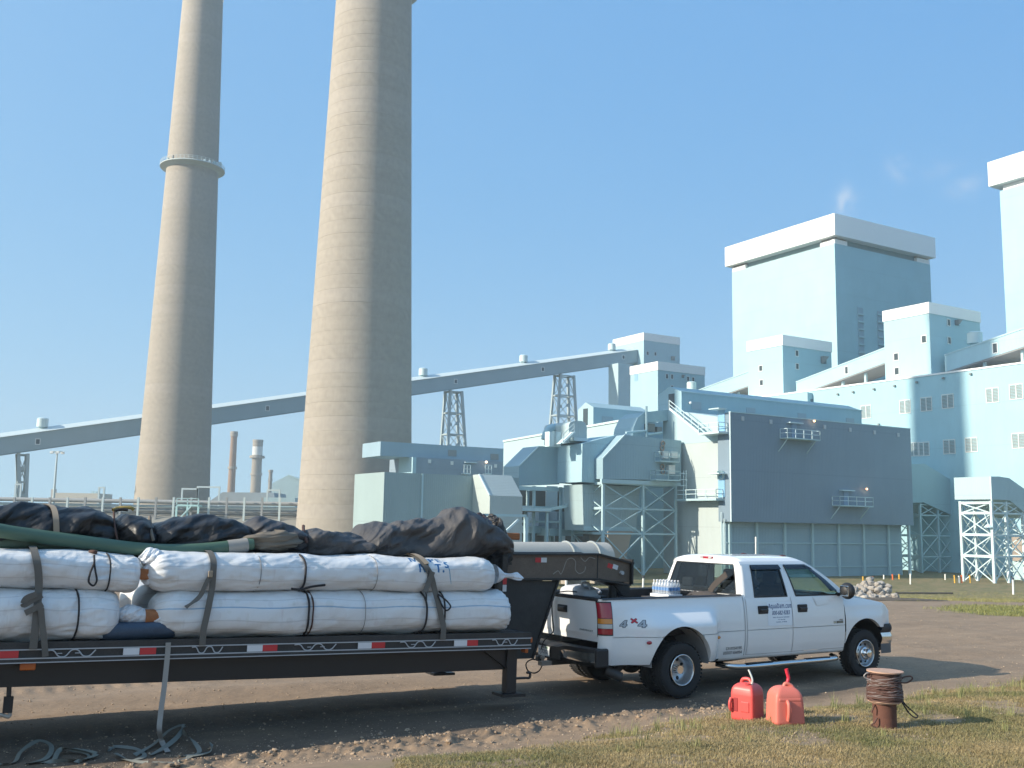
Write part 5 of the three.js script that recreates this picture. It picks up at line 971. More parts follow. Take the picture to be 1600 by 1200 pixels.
  for (const px of [[842, 'r'], [851, 'w'], [955, 'r2'], [963, 'w2']]) { const two = px[1].length > 1, p = P(px[0] - 5.5, two ? 880 + (px[0] - 955) * 0.35 : 871.5), q = P(px[0] + (two ? 4.5 : 4), two ? 886 : 878.5); const m = mesh('reflective_tape', mbox(0, 0.1, -0.034, 0.034, 0, 0.004), px[1][0] === 'r' ? tapeRed : tapeWhite, g); m.position.set(p[0], (p[1] + q[1]) / 2, zn + 0.001); if (two) m.rotation.z = -0.3; m.scale.x = 0.95; }
  for (const [py, m] of [[908, tapeRed], [919, tapeWhite]]) { const p = onT(807, py, 0.58); mesh('reflective_tape', mbox(X0 - 0.09, X0 - 0.03, p[1] - 0.045, p[1] + 0.045, 0.601, 0.606), m, g); }
  // chalk scrawl on the neck
  const scr = [[864, 897], [872, 892], [876, 897], [880, 890], [886, 875], [893, 872], [899, 877], [899, 890], [905, 896], [913, 892], [915, 885]], scr2 = [[907, 871], [914, 877], [921, 871], [930, 873]];
  for (const l of [scr, scr2]) mesh('chalk_scrawl', ribbon(l.map(([a, b]) => { const q = P(a, b); return [q[0], q[1], zn + 0.003]; }), 0.012, [0, 0, 1].map((v, i) => [0.5, 0.8, 0][i]), 60, 0.001), std([0.30, 0.27, 0.24], 0.9), g);
  { const q = P(970, 895); mesh('neck_bolt', new THREE.CylinderGeometry(0.03, 0.03, 0.05, 10).rotateX(Math.PI / 2).translate(q[0], q[1], zn + 0.025), lineMat, g); }
  // wheels of the tandem axle, outside the picture but carrying the deck
  for (const ax of [-10.2, -11.1]) for (const z of [1.0, -1.0, 0.72, -0.72]) { const w = mesh('wheel', new THREE.TorusGeometry(0.27, 0.11, 12, 28).scale(1, 1, 0.95), tireMat, g); w.position.set(ax, 0.17, z); const r = mesh('rim', new THREE.CylinderGeometry(0.2, 0.2, 0.14, 24).rotateX(Math.PI / 2), steelDusty, w); }
  for (const ax of [-10.2, -11.1]) mesh('axle', mbox(ax - 0.06, ax + 0.06, 0.11, 0.23, -1.05, 1.05), blackSteel, g);
  mesh('suspension', mbox(-11.5, -9.8, 0.23, 0.52, -0.95, -0.8), blackSteel, g); mesh('suspension', mbox(-11.5, -9.8, 0.23, 0.52, 0.8, 0.95), blackSteel, g);
  // strap winch hook hanging at the far left
  { const p = onT(13, 1078, 0.95), q = onT(13, 1104, 0.95), r = onT(2, 1117, 0.95); mesh('tie_chain', barGeo([p[0], p[1] + 0.1, 0.95], [q[0], q[1], 0.95], 0.045, 0.03), blackSteel, g); mesh('chain_block', mbox(q[0] - 0.05, q[0] + 0.04, q[1] - 0.06, q[1] + 0.1, 0.92, 0.98), blackSteel, g); mesh('hook', tube([[q[0] + 0.02, q[1] - 0.04, 0.95], [q[0] + 0.015, q[1] - 0.1, 0.95], [r[0], r[1], 0.95], [r[0] - 0.12, r[1] + 0.0, 0.95]], 0.022, 20, 6), std([0.45, 0.40, 0.34], 0.5), g); }
}
// --- rolled fabric bags
const woven = noiseTex(512, (u, v) => { const n = tiled((x, y, z) => fbm(x * 6, y * 6, z, 5), u, v, 2), s = tiled((x, y, z) => fbm(x * 2.5, y * 14, z, 4), u, v, 5), d = tiled((x, y, z) => fbm(x * 3, y * 3, z, 3), u, v, 15); const q = 0.93 + 0.10 * n + 0.05 * s; const dirt = sst(0.1, 0.45, d) * 0.12; return [q - dirt * 0.7, q - dirt * 0.85, q - dirt * 1.1]; });
function printTex(draw, w = 2048, h = 256) {
  const c = document.createElement('canvas'); c.width = w; c.height = h; const k = c.getContext('2d'); k.fillStyle = '#f0efec'; k.fillRect(0, 0, w, h);
  const r = makeRng(77); for (let i = 0; i < 500; i++) { k.fillStyle = `rgba(${120 + 40 * r()},${112 + 30 * r()},${98 + 20 * r()},${0.02 + 0.05 * r()})`; k.beginPath(); k.ellipse(r() * w, r() * h, 4 + 40 * r() * r(), 2 + 10 * r() * r(), 0, 0, 6.3); k.fill(); }
  draw(k, w, h); const t = new THREE.CanvasTexture(c); t.colorSpace = THREE.SRGBColorSpace; t.wrapS = t.wrapT = THREE.RepeatWrapping; return t;
}
// crumpled sheet: facets between straight creases, periodic over the unit square
function crumpler(seed, kmin, kmax, n, aniso = 1) {
  const r = makeRng(seed), w = []; for (let i = 0; i < n; i++) { let kx = 0, ky = 0; while (Math.hypot(kx, ky) < kmin) { kx = Math.round((r() * 2 - 1) * kmax); ky = Math.round((r() * 2 - 1) * kmax * aniso); } w.push([kx, ky, r(), 1 / Math.pow(Math.hypot(kx, ky), 0.85), 0.15 + 0.25 * r(), Math.floor(r() * 3) + 1, r()]); }
  const tot = w.reduce((s, q) => s + q[3], 0);
  return (x, y) => { let s = 0; for (const [kx, ky, p, a, wa, wk, wp] of w) { const t = kx * x + ky * y + p + wa * Math.sin(6.2832 * (wk * (x - y) + wp)); s += a * Math.abs(2 * (t - Math.floor(t)) - 1); } return 2 * s / tot - 1; };
}
const crA = crumpler(5, 1, 3, 9), crB = crumpler(9, 2, 9, 16), crW = crumpler(14, 1, 4, 8, 1.6);
const crumpleBump = noiseTex(512, (u, v) => { const q = 0.5 + 0.75 * (0.6 * crB(u, v) + 0.4 * crA(u, v)); return [q, q, q]; }, false);
const fabricBump = noiseTex(512, (u, v) => { const q = 0.5 + 0.6 * tiled((x, y, z) => fbm(x * 10, y * 10, z, 5), u, v, 3); return [q, q, q]; }, false);
const crumpleWhite = crumpleBump.clone(); crumpleWhite.repeat.set(3, 1); crumpleWhite.needsUpdate = true;
const whiteFabric = (map) => std([0.80, 0.81, 0.83], 0.42, { map, bumpMap: crumpleWhite, bumpScale: 0.02, side: THREE.DoubleSide });
// a bag: centre line from x0 to x1; height/width half sizes; cinches = x positions of ropes; gathered ends
function bagGeo(o) {
  const { x0, x1, y, z, a, b, cinch = [], seed = 1, nx = 300, nr = 88, end0 = 0.16, end1 = 0.16, tip0 = 0.25, tip1 = 0.25, wr = 0.012, sag = 0, prof, big = 0.04, lineRepeat = 1, sq = 0.8, cz = 0.035, fold } = o;
  const L = x1 - x0;
  return patch(nx, nr, (u, v) => {
    const th = v * 2 * Math.PI + Math.PI * 0.5, s = u * L, X = x0 + s;
    let k = 1;
    const e0 = s / end0, e1 = (L - s) / end1;
    if (e0 < 1) k *= tip0 + (1 - tip0) * Math.sqrt(clamp(1 - (1 - e0) ** 2));
    if (e1 < 1) k *= tip1 + (1 - tip1) * Math.sqrt(clamp(1 - (1 - e1) ** 2));
    if (u === 0 || u === 1) k = 0.02;
    let pull = 0; for (const c of cinch) pull += Math.exp(-(((X - c) / 0.07) ** 2)); k *= 1 - cz * pull;
    const cx = Math.cos(th), sy = Math.sin(th), ex = (t) => Math.sign(t) * Math.pow(Math.abs(t), sq);
    // wrinkles: pulled lengthwise folds near ends and cinches, shallow dents elsewhere
    const near = Math.max(Math.exp(-s / 0.35), Math.exp(-(L - s) / 0.35), ...(cinch.length ? cinch.map((c) => 0.8 * Math.exp(-Math.abs(X - c) / 0.16)) : [0]));
    const fold0 = 0.5 * crW((X * 0.45 + seed * 0.31) % 1 + 1, v * 1), fold1 = 1 - Math.abs(ns(X * 1.1 + seed, th * 2.6 + 0.7 * ns(X * 2, th, seed), seed * 1.3)) * 2, fold2 = 1 - Math.abs(ns(X * 4.0 + seed, th * 6 + 1.5 * ns(X * 3, th * 2, seed), seed * 2.3)) * 2;
    const diag = 1 - Math.abs(ns(X * 5.5 + th * 1.7 + seed * 3, th * 2.2 - X * 1.5, seed)) * 2;
    if (fold) { // draped sheet: slack hollows and straight creases
      const dd = fold * (0.6 * crA(X * 0.55 + seed * 0.37 + 9, v) + 0.5 * crB(X * 0.5 + seed * 0.61 + 9, v)) + big * 1.1 * ns(X * 1.1 + seed * 7, cx * 0.8, sy * 0.8);
      const sc = prof(X), ra = (a * sc[0] + dd) * k, rb = (b * sc[1] + dd * 0.55) * k; return [X, y + sc[2] + ex(sy) * rb, z + ex(cx) * ra, s * lineRepeat, v];
    }
    const d = wr * (near * 0.75 * fold2 + 1.5 * fold0 + 0.1 * fold1) + big * ns(X * 1.4 + seed * 7, cx * 0.9, sy * 0.9) * 0.8;
    const sc = prof ? prof(X) : [1, 1, 0];
    const ra = (a * sc[0] + d) * k, rb = (b * sc[1] + d) * k;
    const yy = y + (sc[2] || 0) + ex(sy) * rb - (sy < 0 ? 0 : 0), zz = z + (sc[3] || 0) + ex(cx) * ra;
    return [X, yy + sag * Math.sin(u * Math.PI), zz, s * lineRepeat, v];
  });
}
const grey = 'rgba(120,110,108,0.35)';
const strip = (k, w, h, v, color, lw) => { k.strokeStyle = color; k.lineWidth = lw; k.beginPath(); for (let x = 0; x <= w; x += 16) k.lineTo(x, (1 - v) * h + 1.4 * Math.sin(x * 0.013)); k.stroke(); };
const mapPlain = printTex((k, w, h) => { for (const v of [0.70, 0.78, 0.86]) strip(k, w, h, v, grey, 0.8); });
const mapBlue = printTex((k, w, h) => { for (const v of [0.66, 0.72, 0.84]) strip(k, w, h, v, grey, 0.8); strip(k, w, h, 0.785, 'rgba(70,125,175,0.75)', 1.2); });
const xT = (px, z = 1.2) => onT(px, 950, z)[0];
// blue lettering on the upper bag near its front end
const bagUR = { x0: xT(230), x1: xT(782), y: 1.69, z: 0.86, a: 0.34, b: 0.215 };
const mapLetters = printTex((k, w, h) => {
  for (const v of [0.70, 0.79]) strip(k, w, h, v, grey, 0.8);
  const L = bagUR.x1 - bagUR.x0, U = (px) => (xT(px) - bagUR.x0) / L * w;
  k.fillStyle = 'rgba(30,100,158,0.95)'; k.save();
  k.font = 'bold 27px sans-serif'; k.textBaseline = 'alphabetic';
  const put = (t, px, v, sx = 1) => { k.save(); k.translate(U(px), (1 - v) * h); k.scale(sx * 2.9, 1); k.fillText(t, 0, 0); k.restore(); };
  put('M', 640, 0.865); put('N', 650, 0.765); put('PE', 671, 0.865); put('T.', 677, 0.765); put('S', 692, 0.80, 0.8);
  k.restore(); k.strokeStyle = 'rgba(50,130,175,0.55)'; k.lineWidth = 3; for (let i = 0; i < 9; i++) { k.beginPath(); k.moveTo(U(694 + i), h * (0.1 + 0.02 * i)); k.lineTo(U(696 + i * 1.1), h * (0.16 + 0.02 * i)); k.stroke(); }
});
function bag(name, label, o, mat, group, cat = 'bag') { o.lineRepeat = 1 / (o.x1 - o.x0); const g = trailerThing(name, label, cat, group); mesh('wrap', bagGeo(o), mat, g); return g; }
const yL = 1.222, bL = 0.268, BG = 'white rolled fabric bags on the trailer';
const lowL = bag('fabric_roll', 'white rolled fabric bag, lower left of the stack', { x0: xT(-250), x1: xT(191), y: yL, z: 0.86, a: 0.37, b: bL, cinch: [xT(118), xT(55)], seed: 3, end1: 0.22, tip1: 0.5, wr: 0.034 }, whiteFabric(mapPlain), BG);
const upL = bag('fabric_roll', 'white rolled fabric bag, upper left with a hanging rope loop', { x0: xT(-250), x1: xT(219), y: 1.68, z: 0.84, a: 0.33, b: 0.20, cinch: [xT(165), xT(52)], seed: 8, end1: 0.12, tip1: 0.62, wr: 0.03, prof: (X) => [1, 1, 0.02 - 0.035 * sst(xT(60), xT(215), X)] }, whiteFabric(mapPlain), BG);
const lowR = bag('fabric_roll', 'long white rolled fabric bag with a blue line, lower right', { x0: xT(243), x1: xT(800), y: yL, z: 0.87, a: 0.36, b: bL, cinch: [xT(480), xT(665), xT(692)], seed: 13, end0: 0.3, tip0: 0.28, end1: 0.1, tip1: 0.72, wr: 0.030, cz: 0.05 }, whiteFabric(mapBlue), BG);
const upR = bag('fabric_roll', 'long white rolled fabric bag with blue lettering, upper right', { ...bagUR, cinch: [xT(472), xT(668), xT(585), xT(402)], seed: 21, end0: 0.2, tip0: 0.3, end1: 0.26, tip1: 0.25, wr: 0.030, cz: 0.03 }, whiteFabric(mapLetters), BG);
// rear row that carries the dark bags
for (const [x0, x1, lab] of [[XR + 0.6, xT(200), 'white rolled fabric bag in the hidden rear row, left'], [xT(236), xT(785), 'white rolled fabric bag in the hidden rear row, right']]) {
  bag('fabric_roll', lab.replace('hidden ', '') + ' lower', { x0, x1, y: yL, z: 0.1, a: 0.38, b: bL, seed: 31 + x0, nx: 120, nr: 40 }, whiteFabric(mapPlain), BG);
  bag('fabric_roll', lab.replace('hidden ', '') + ' upper', { x0: x0 + 0.05, x1: x1 - 0.1, y: 1.68, z: 0.12, a: 0.36, b: 0.21, seed: 41 + x0, nx: 120, nr: 40 }, whiteFabric(mapPlain), BG);
  bag('fabric_roll', lab.replace('hidden ', '') + ' against the far side', { x0, x1, y: yL + 0.02, z: -0.72, a: 0.42, b: 0.26, seed: 51 + x0, nx: 120, nr: 40 }, whiteFabric(mapPlain), BG);
}
// loose gathered cloth ends
{
  const cloth = whiteFabric(woven);
  const puff = (label, px, py, z, sx, sy, sz, seed, amp = 0.45) => { const q = onT(px, py, z), g = trailerThing('loose_cloth', label, 'cloth', 'gathered cloth ends of the bags'); const geo = new THREE.IcosahedronGeometry(1, 24), p = geo.attributes.position; for (let i = 0; i < p.count; i++) { const x = p.getX(i), y = p.getY(i), w = p.getZ(i); const at = Math.atan2(y, w) / 6.2832 + 1, f = crA(x * 0.35 + seed * 0.17 + 2, at), f2 = crW(x * 0.4 + seed * 0.23 + 2, at); const k = 1 + amp * (0.7 * f + 0.5 * f2); p.setXYZ(i, q[0] + x * k * sx, q[1] + y * k * sy, q[2] + w * k * sz); } geo.computeVertexNormals(); mesh('cloth', geo, cloth, g); return g; };
  puff('crumpled white cloth knot between the two upper bags', 238, 872, 0.95, 0.14, 0.10, 0.12, 2);
  puff('white cloth tail hanging below the orange timber end', 236, 897, 0.98, 0.10, 0.13, 0.07, 7);
  puff('gathered white cloth end poking out of the lower left bag', 204, 960, 1.0, 0.16, 0.10, 0.12, 11, 0.3);
  puff('second gathered cloth end beside the orange timber', 226, 964, 1.0, 0.17, 0.095, 0.10, 17, 0.25);
  puff('pleated cloth corner at the left end of the lower right bag', 262, 968, 1.08, 0.20, 0.10, 0.10, 23, 0.5);
  { const g = trailerThing('loose_cloth', 'twisted white cloth tail beyond the upper right bag', 'cloth', 'gathered cloth ends of the bags'), a = onT(772, 897, 0.88), b = onT(813, 904, 0.88);
    mesh('cloth', patch(50, 36, (u, v) => { const t = v * 6.2832, x = lerp(a[0], b[0], u), tw = u * 2.2, fl = u < 0.35 ? lerp(0.13, 0.035, u / 0.35) : lerp(0.035, 0.075, sst(0.4, 1, u)), fold = 1 + 0.35 * Math.abs(Math.sin(t * 3 + tw * 2 + u)) * sst(0, 0.3, u), th = lerp(1, 0.30, sst(0.3, 0.7, u)); const r = (u > 0.985 ? 0.02 : 1) * fl * fold, yy = r * Math.sin(t) * th, zz = r * Math.cos(t); return [x + 0.03 * Math.sin(t * 2) * u, lerp(a[1], b[1], u) + 0.03 * u * u + yy * Math.cos(tw) + zz * Math.sin(tw) * 0.6, 0.88 + zz * Math.cos(tw) - yy * Math.sin(tw), u, v]; }), cloth, g); }
}
// orange brown timber ends
{
  const tim = std([0.42, 0.155, 0.055], 0.75, { map: groundMap });
  for (const [px, py, w, h, z, lab] of [[231, 897, 0.19, 0.12, 0.97, 'orange brown timber end between the upper bags'], [241, 964, 0.19, 0.17, 1.05, 'rounded orange timber end between the lower bags'], [800, 838, 0.20, 0.10, 0.1, 'brown timber end sticking out behind the dark bags']]) { const q = onT(px, py, z), g = trailerThing('timber_pole', lab, 'timber', 'timber poles inside the bags'); const L = px > 700 ? 1.1 : 0.7; mesh('timber', px === 241 ? new THREE.CylinderGeometry(h / 2, h / 2, L, 20).rotateZ(Math.PI / 2).translate(q[0] + L / 2 - 0.1, q[1], q[2]) : new RoundedBoxGeometry(L, h, 0.14, 2, 0.02).translate(px > 700 ? q[0] - L / 2 + 0.1 : q[0] + L / 2 - 0.1, q[1], q[2]), tim, g); }
  const q = onT(218, 991, 0.95), g = trailerThing('blue_bundle', 'dusty dark blue bundle between the lower bags', 'bundle'); mesh('bundle', bagGeo({ x0: q[0] - 0.5, x1: q[0] + 0.42, y: DECK + 0.1, z: 0.88, a: 0.3, b: 0.11, seed: 61, nx: 60, nr: 40, lineRepeat: 1 }), std([0.05, 0.085, 0.14], 0.6, { map: groundMap }), g);
}
// --- dark tarpaulin bags on top
const tarp = std([0.013, 0.013, 0.015], 0.46, { bumpMap: crumpleBump, bumpScale: 0.16, side: THREE.DoubleSide });
const tarpDusty = std([0.085, 0.078, 0.076], 0.62, { map: woven, bumpMap: crumpleBump, bumpScale: 0.16, side: THREE.DoubleSide });
const tarpDusty2 = std([0.060, 0.057, 0.060], 0.55, { map: woven, bumpMap: crumpleBump, bumpScale: 0.16, side: THREE.DoubleSide });
{
  const z = 0.30, base = 1.88;
  const D = (label, pxa, pxb, tops, mat, seed, extra = {}) => {
    const x0 = onT(pxa, 830, z)[0], x1 = onT(pxb, 830, z)[0], tp = curve(tops.map(([px, py]) => { const q = onT(px, py, z); return [q[0], q[1]]; }));
    const g = trailerThing('tarpaulin_bag', label, 'bag', 'dark tarpaulin bags on top of the load');
    const o = { x0, x1, y: 0, z, a: 0.46, b: 1, seed, fold: 0.17, wr: 0.05, big: 0.09, end0: 0.2, end1: 0.2, tip0: 0.45, tip1: 0.45, nx: 240, nr: 90, cz: 0.1, sq: 0.9, lineRepeat: 0.6, ...extra };
    o.prof = (X) => { const t = tp(X) - 0.03, h = Math.max(0.12, (t - base) / 2); return [1, h, base + h]; };
    o.b = 1; mesh('wrap', bagGeo(o), mat, g); return g;
  };
  D('glossy black tarpaulin bag at the far left of the load', -60, 180, [[-60, 800], [10, 788], [30, 783], [70, 786], [90, 787], [140, 789], [180, 803]], tarp, 3);
  D('short black tarpaulin bag with a yellow rope tie', 174, 240, [[174, 803], [195, 797], [215, 802], [240, 812]], tarp, 9, { nx: 120 });
  D('black tarpaulin bag with a torn crumpled side', 232, 392, [[232, 812], [260, 806], [300, 804], [330, 803], [360, 808], [392, 822]], tarp, 15);
  D('dusty charcoal tarpaulin bag in the middle of the load', 376, 476, [[376, 808], [400, 806], [430, 811], [476, 826]], tarpDusty2, 22, { nx: 140 });
  D('low charcoal tarpaulin bag tied with rope, mid right', 462, 580, [[462, 824], [490, 821], [520, 824], [560, 833], [580, 840]], tarpDusty, 27, { nx: 140 });
  D('big crumpled dusty tarpaulin bag at the front of the load', 552, 790, [[552, 832], [590, 815], [625, 807], [660, 808], [680, 805], [700, 793], [712, 791], [735, 806], [765, 822], [790, 845]], tarpDusty, 35, { fold: 0.22, big: 0.12, nx: 320 });
  // dark folds hanging over the front end
  const fold = (label, px, py, zz, sx, sy, sz, mat, seed) => { const q = onT(px, py, zz), g = trailerThing('tarpaulin_fold', label, 'tarpaulin', 'loose tarpaulin folds'); const geo = new THREE.IcosahedronGeometry(1, 22), p = geo.attributes.position; for (let i = 0; i < p.count; i++) { const x = p.getX(i), y = p.getY(i), w = p.getZ(i), f = 1 - Math.abs(ns(x * 1.5 + seed, y * 1.5, w * 1.5)) * 2, f2 = 1 - Math.abs(ns(x * 3.4 + seed, y * 3.4, w * 3.4)) * 2, at = Math.atan2(x, w) / 6.2832 + 1, k = 1 + 0.34 * crA(at, y * 0.3 + seed * 0.13 + 2) + 0.26 * crW(at, y * 0.35 + seed * 0.29 + 2) + 0.12 * ns(x * 1.5 + seed, y * 1.5, w * 1.5); p.setXYZ(i, q[0] + x * k * sx, q[1] + y * k * sy, q[2] + w * k * sz); } geo.computeVertexNormals(); mesh('fold', geo, mat, g); };
  fold('glossy black tarpaulin fold drooping over the front of the load', 775, 862, 0.3, 0.20, 0.40, 0.30, tarp, 4);
  fold('reddish black knotted tarpaulin bunch near the front', 752, 832, 0.45, 0.17, 0.26, 0.2, std([0.035, 0.02, 0.02], 0.4, { bumpMap: fabricBump, bumpScale: 0.01 }), 12);
  fold('small grey tarpaulin tuft at the very front top', 769, 815, 0.2, 0.09, 0.11, 0.1, tarpDusty, 19);
  fold('mud brown wrapped hose end lying on the white bags', 425, 846, 0.72, 0.33, 0.125, 0.16, std([0.20, 0.165, 0.125], 0.8, { map: woven, bumpMap: fabricBump, bumpScale: 0.01 }), 25);
}
// --- hoses
{
  const hoseMat = std([0.085, 0.155, 0.105], 0.5, { map: woven, bumpMap: fabricBump, bumpScale: 0.003 }), hoseMat2 = std([0.125, 0.185, 0.135], 0.6, { map: woven });
  const hz = (list, zf) => list.map(([px, py], i) => { const z = zf(i / (list.length - 1)); const q = onT(px, py, z); return [q[0], q[1], z]; });
  const g = trailerThing('suction_hose', 'thick dark green hose sagging along the top of the bags', 'hose', 'green hoses'); mesh('hose', tube(hz([[-70, 812], [0, 829], [60, 838], [130, 847], [190, 855], [250, 860], [310, 859], [360, 854], [395, 849]], (t) => 0.80), 0.075, 120, 18), hoseMat, g);
  mesh('coupling', tube(hz([[355, 855], [372, 853], [386, 851]], () => 0.80), 0.083, 12, 18), std([0.30, 0.28, 0.25], 0.6), g);
  const g2 = trailerThing('suction_hose', 'paler green hose arching behind the upper left bag', 'hose', 'green hoses'); mesh('hose', tube(hz([[-60, 850], [0, 848], [45, 847], [100, 852], [160, 859], [225, 866], [300, 866], [360, 862]], (t) => 0.62), 0.072, 90, 16), hoseMat2, g2);
}
// --- straps and ropes
const strapMat = std([0.125, 0.115, 0.10], 0.85, { bumpMap: fabricBump, bumpScale: 0.002 }), strapTan = std([0.32, 0.25, 0.18], 0.85), ropeMat = std([0.022, 0.02, 0.022], 0.8), ropeBrown = std([0.075, 0.035, 0.025], 0.8);
const zUp = 0.86 + 0.345, zLo = 0.87 + 0.375;
// profile over the two near bags: from the far side across the top and down the near face to the rail
const over = (xt, xm, xb, dz = 0.012) => [[xt, 1.90, 0.55], [xt, 1.925 + dz * 0.4, 0.80], [xt, 1.895, 1.07], [lerp(xt, xm, 0.3), 1.80, zUp - 0.005 + dz], [lerp(xt, xm, 0.7), 1.68, zUp + 0.012 + dz], [xm, 1.52, zLo - 0.03 + dz], [lerp(xm, xb, 0.35), 1.36, zLo + 0.0 + dz], [lerp(xm, xb, 0.7), 1.2, zLo + 0.012 + dz], [xb, 1.06, 1.275], [xb, 0.90, 1.275]];
const strapThing = (label, list, group = 'ratchet straps over the load') => { const g = trailerThing('cargo_strap', label, 'strap', group); for (const [n, geo, m] of list) mesh(n, geo, m, g); return g; };
{
  const s1 = onT(47, 860, 1)[0], m1 = xT(58), b1 = xT(58);
  strapThing('grey webbing strap over the left bags, its tail knotted', [['webbing', ribbon(over(xT(46), xT(57), xT(57)), 0.075, [1, 0, 0], 80), strapMat], ['knot_tail', ribbon([onT(66, 930, zLo + 0.02), onT(50, 938, zLo + 0.04), onT(37, 945, zLo + 0.05), onT(40, 936, zLo + 0.05), onT(58, 928, zLo + 0.05)], 0.06, [0, 1, 0], 30), strapMat], ['knot_tail', ribbon([onT(67, 944, zLo + 0.05), onT(52, 952, zLo + 0.05), onT(39, 958, zLo + 0.04)], 0.06, [0, 1, 0], 20), strapMat], ['loose_end', ribbon([onT(64, 950, zLo + 0.05), onT(66, 975, zLo + 0.04), onT(69, 1000, 1.29), onT(71, 1026, 1.285)], 0.06, [1, 0, 0], 30), strapMat]]);
  strapThing('grey webbing strap crossing the right bags near their left end', [['webbing', ribbon(over(xT(328), xT(328), xT(318)), 0.07, [1, 0, 0], 80), strapMat], ['slack_tail', ribbon([onT(331, 895, zUp + 0.03), onT(322, 912, zUp + 0.04), onT(312, 932, zUp + 0.05), onT(290, 949, zLo + 0.03)], 0.05, [0.8, 0.5, 0], 30), strapMat], ['buckle', new RoundedBoxGeometry(0.05, 0.07, 0.02, 2, 0.006).translate(...onT(329, 897, zUp + 0.045)), strapTan]]);
  strapThing('grey webbing strap with a tan top over the lettered bag', [['webbing', ribbon(over(xT(655), xT(676), xT(690)), 0.075, [1, 0, 0], 80), strapMat], ['tan_sleeve', ribbon([[xT(653), 1.925, 0.78], [xT(655), 1.945, 0.92], [xT(659), 1.91, 1.08], [xT(664), 1.83, 1.205]], 0.075, [1, 0, 0], 24), strapTan], ['hanging_tail', ribbon([onT(676, 893, zUp + 0.03), onT(670, 910, zUp + 0.035), onT(664, 925, zLo + 0.02)], 0.07, [1, 0.3, 0], 20), strapMat]]);
  strapThing('worn grey strap hanging from the deck edge to the ground', [['webbing', (() => { const P = [onT(263, 1004, 1.29), onT(262, 1020, 1.285), onT(257, 1070, 1.30), onT(251, 1115, 1.33), onT(249, 1140, 1.36)].map((p) => p); const w = TF.local(V(...groundAt(262, 1178)).toArray()), w0 = TF.local(V(...groundAt(252, 1165)).toArray()); P.push([w0.x, w0.y + 0.05, w0.z], [w.x, w.y + 0.02, w.z]); return ribbon(P, 0.055, (u) => [1 - u * 0.3, 0, u * 0.6], 80, 0.004); })(), std([0.30, 0.29, 0.27], 0.85)]], 'loose straps');
  strapThing('faded tan strap over the far left dark bag', [['webbing', ribbon([onT(70, 790, 0.3), onT(82, 795, 0.55), onT(87, 810, 0.75), onT(88, 833, 0.78)].map((p, i) => [p[0], p[1] + [0.02, 0.02, 0, 0][i], p[2] + 0.02]), 0.06, [1, 0, 0], 30), strapTan]], 'straps on the dark bags');
}
function groundAt(px, py) { const d = V((px - 800) / FOCAL, -(py - 600) / FOCAL, -1).applyQuaternion(camera.quaternion); let t = 10; for (let k = 0; k < 60; k++) { const p = EYE.clone().addScaledVector(d, t), e = p.y - gy(p.x, -p.z); t += e / -d.y * 0.7; } const p = EYE.clone().addScaledVector(d, t); return [p.x, gy(p.x, -p.z), p.z]; }
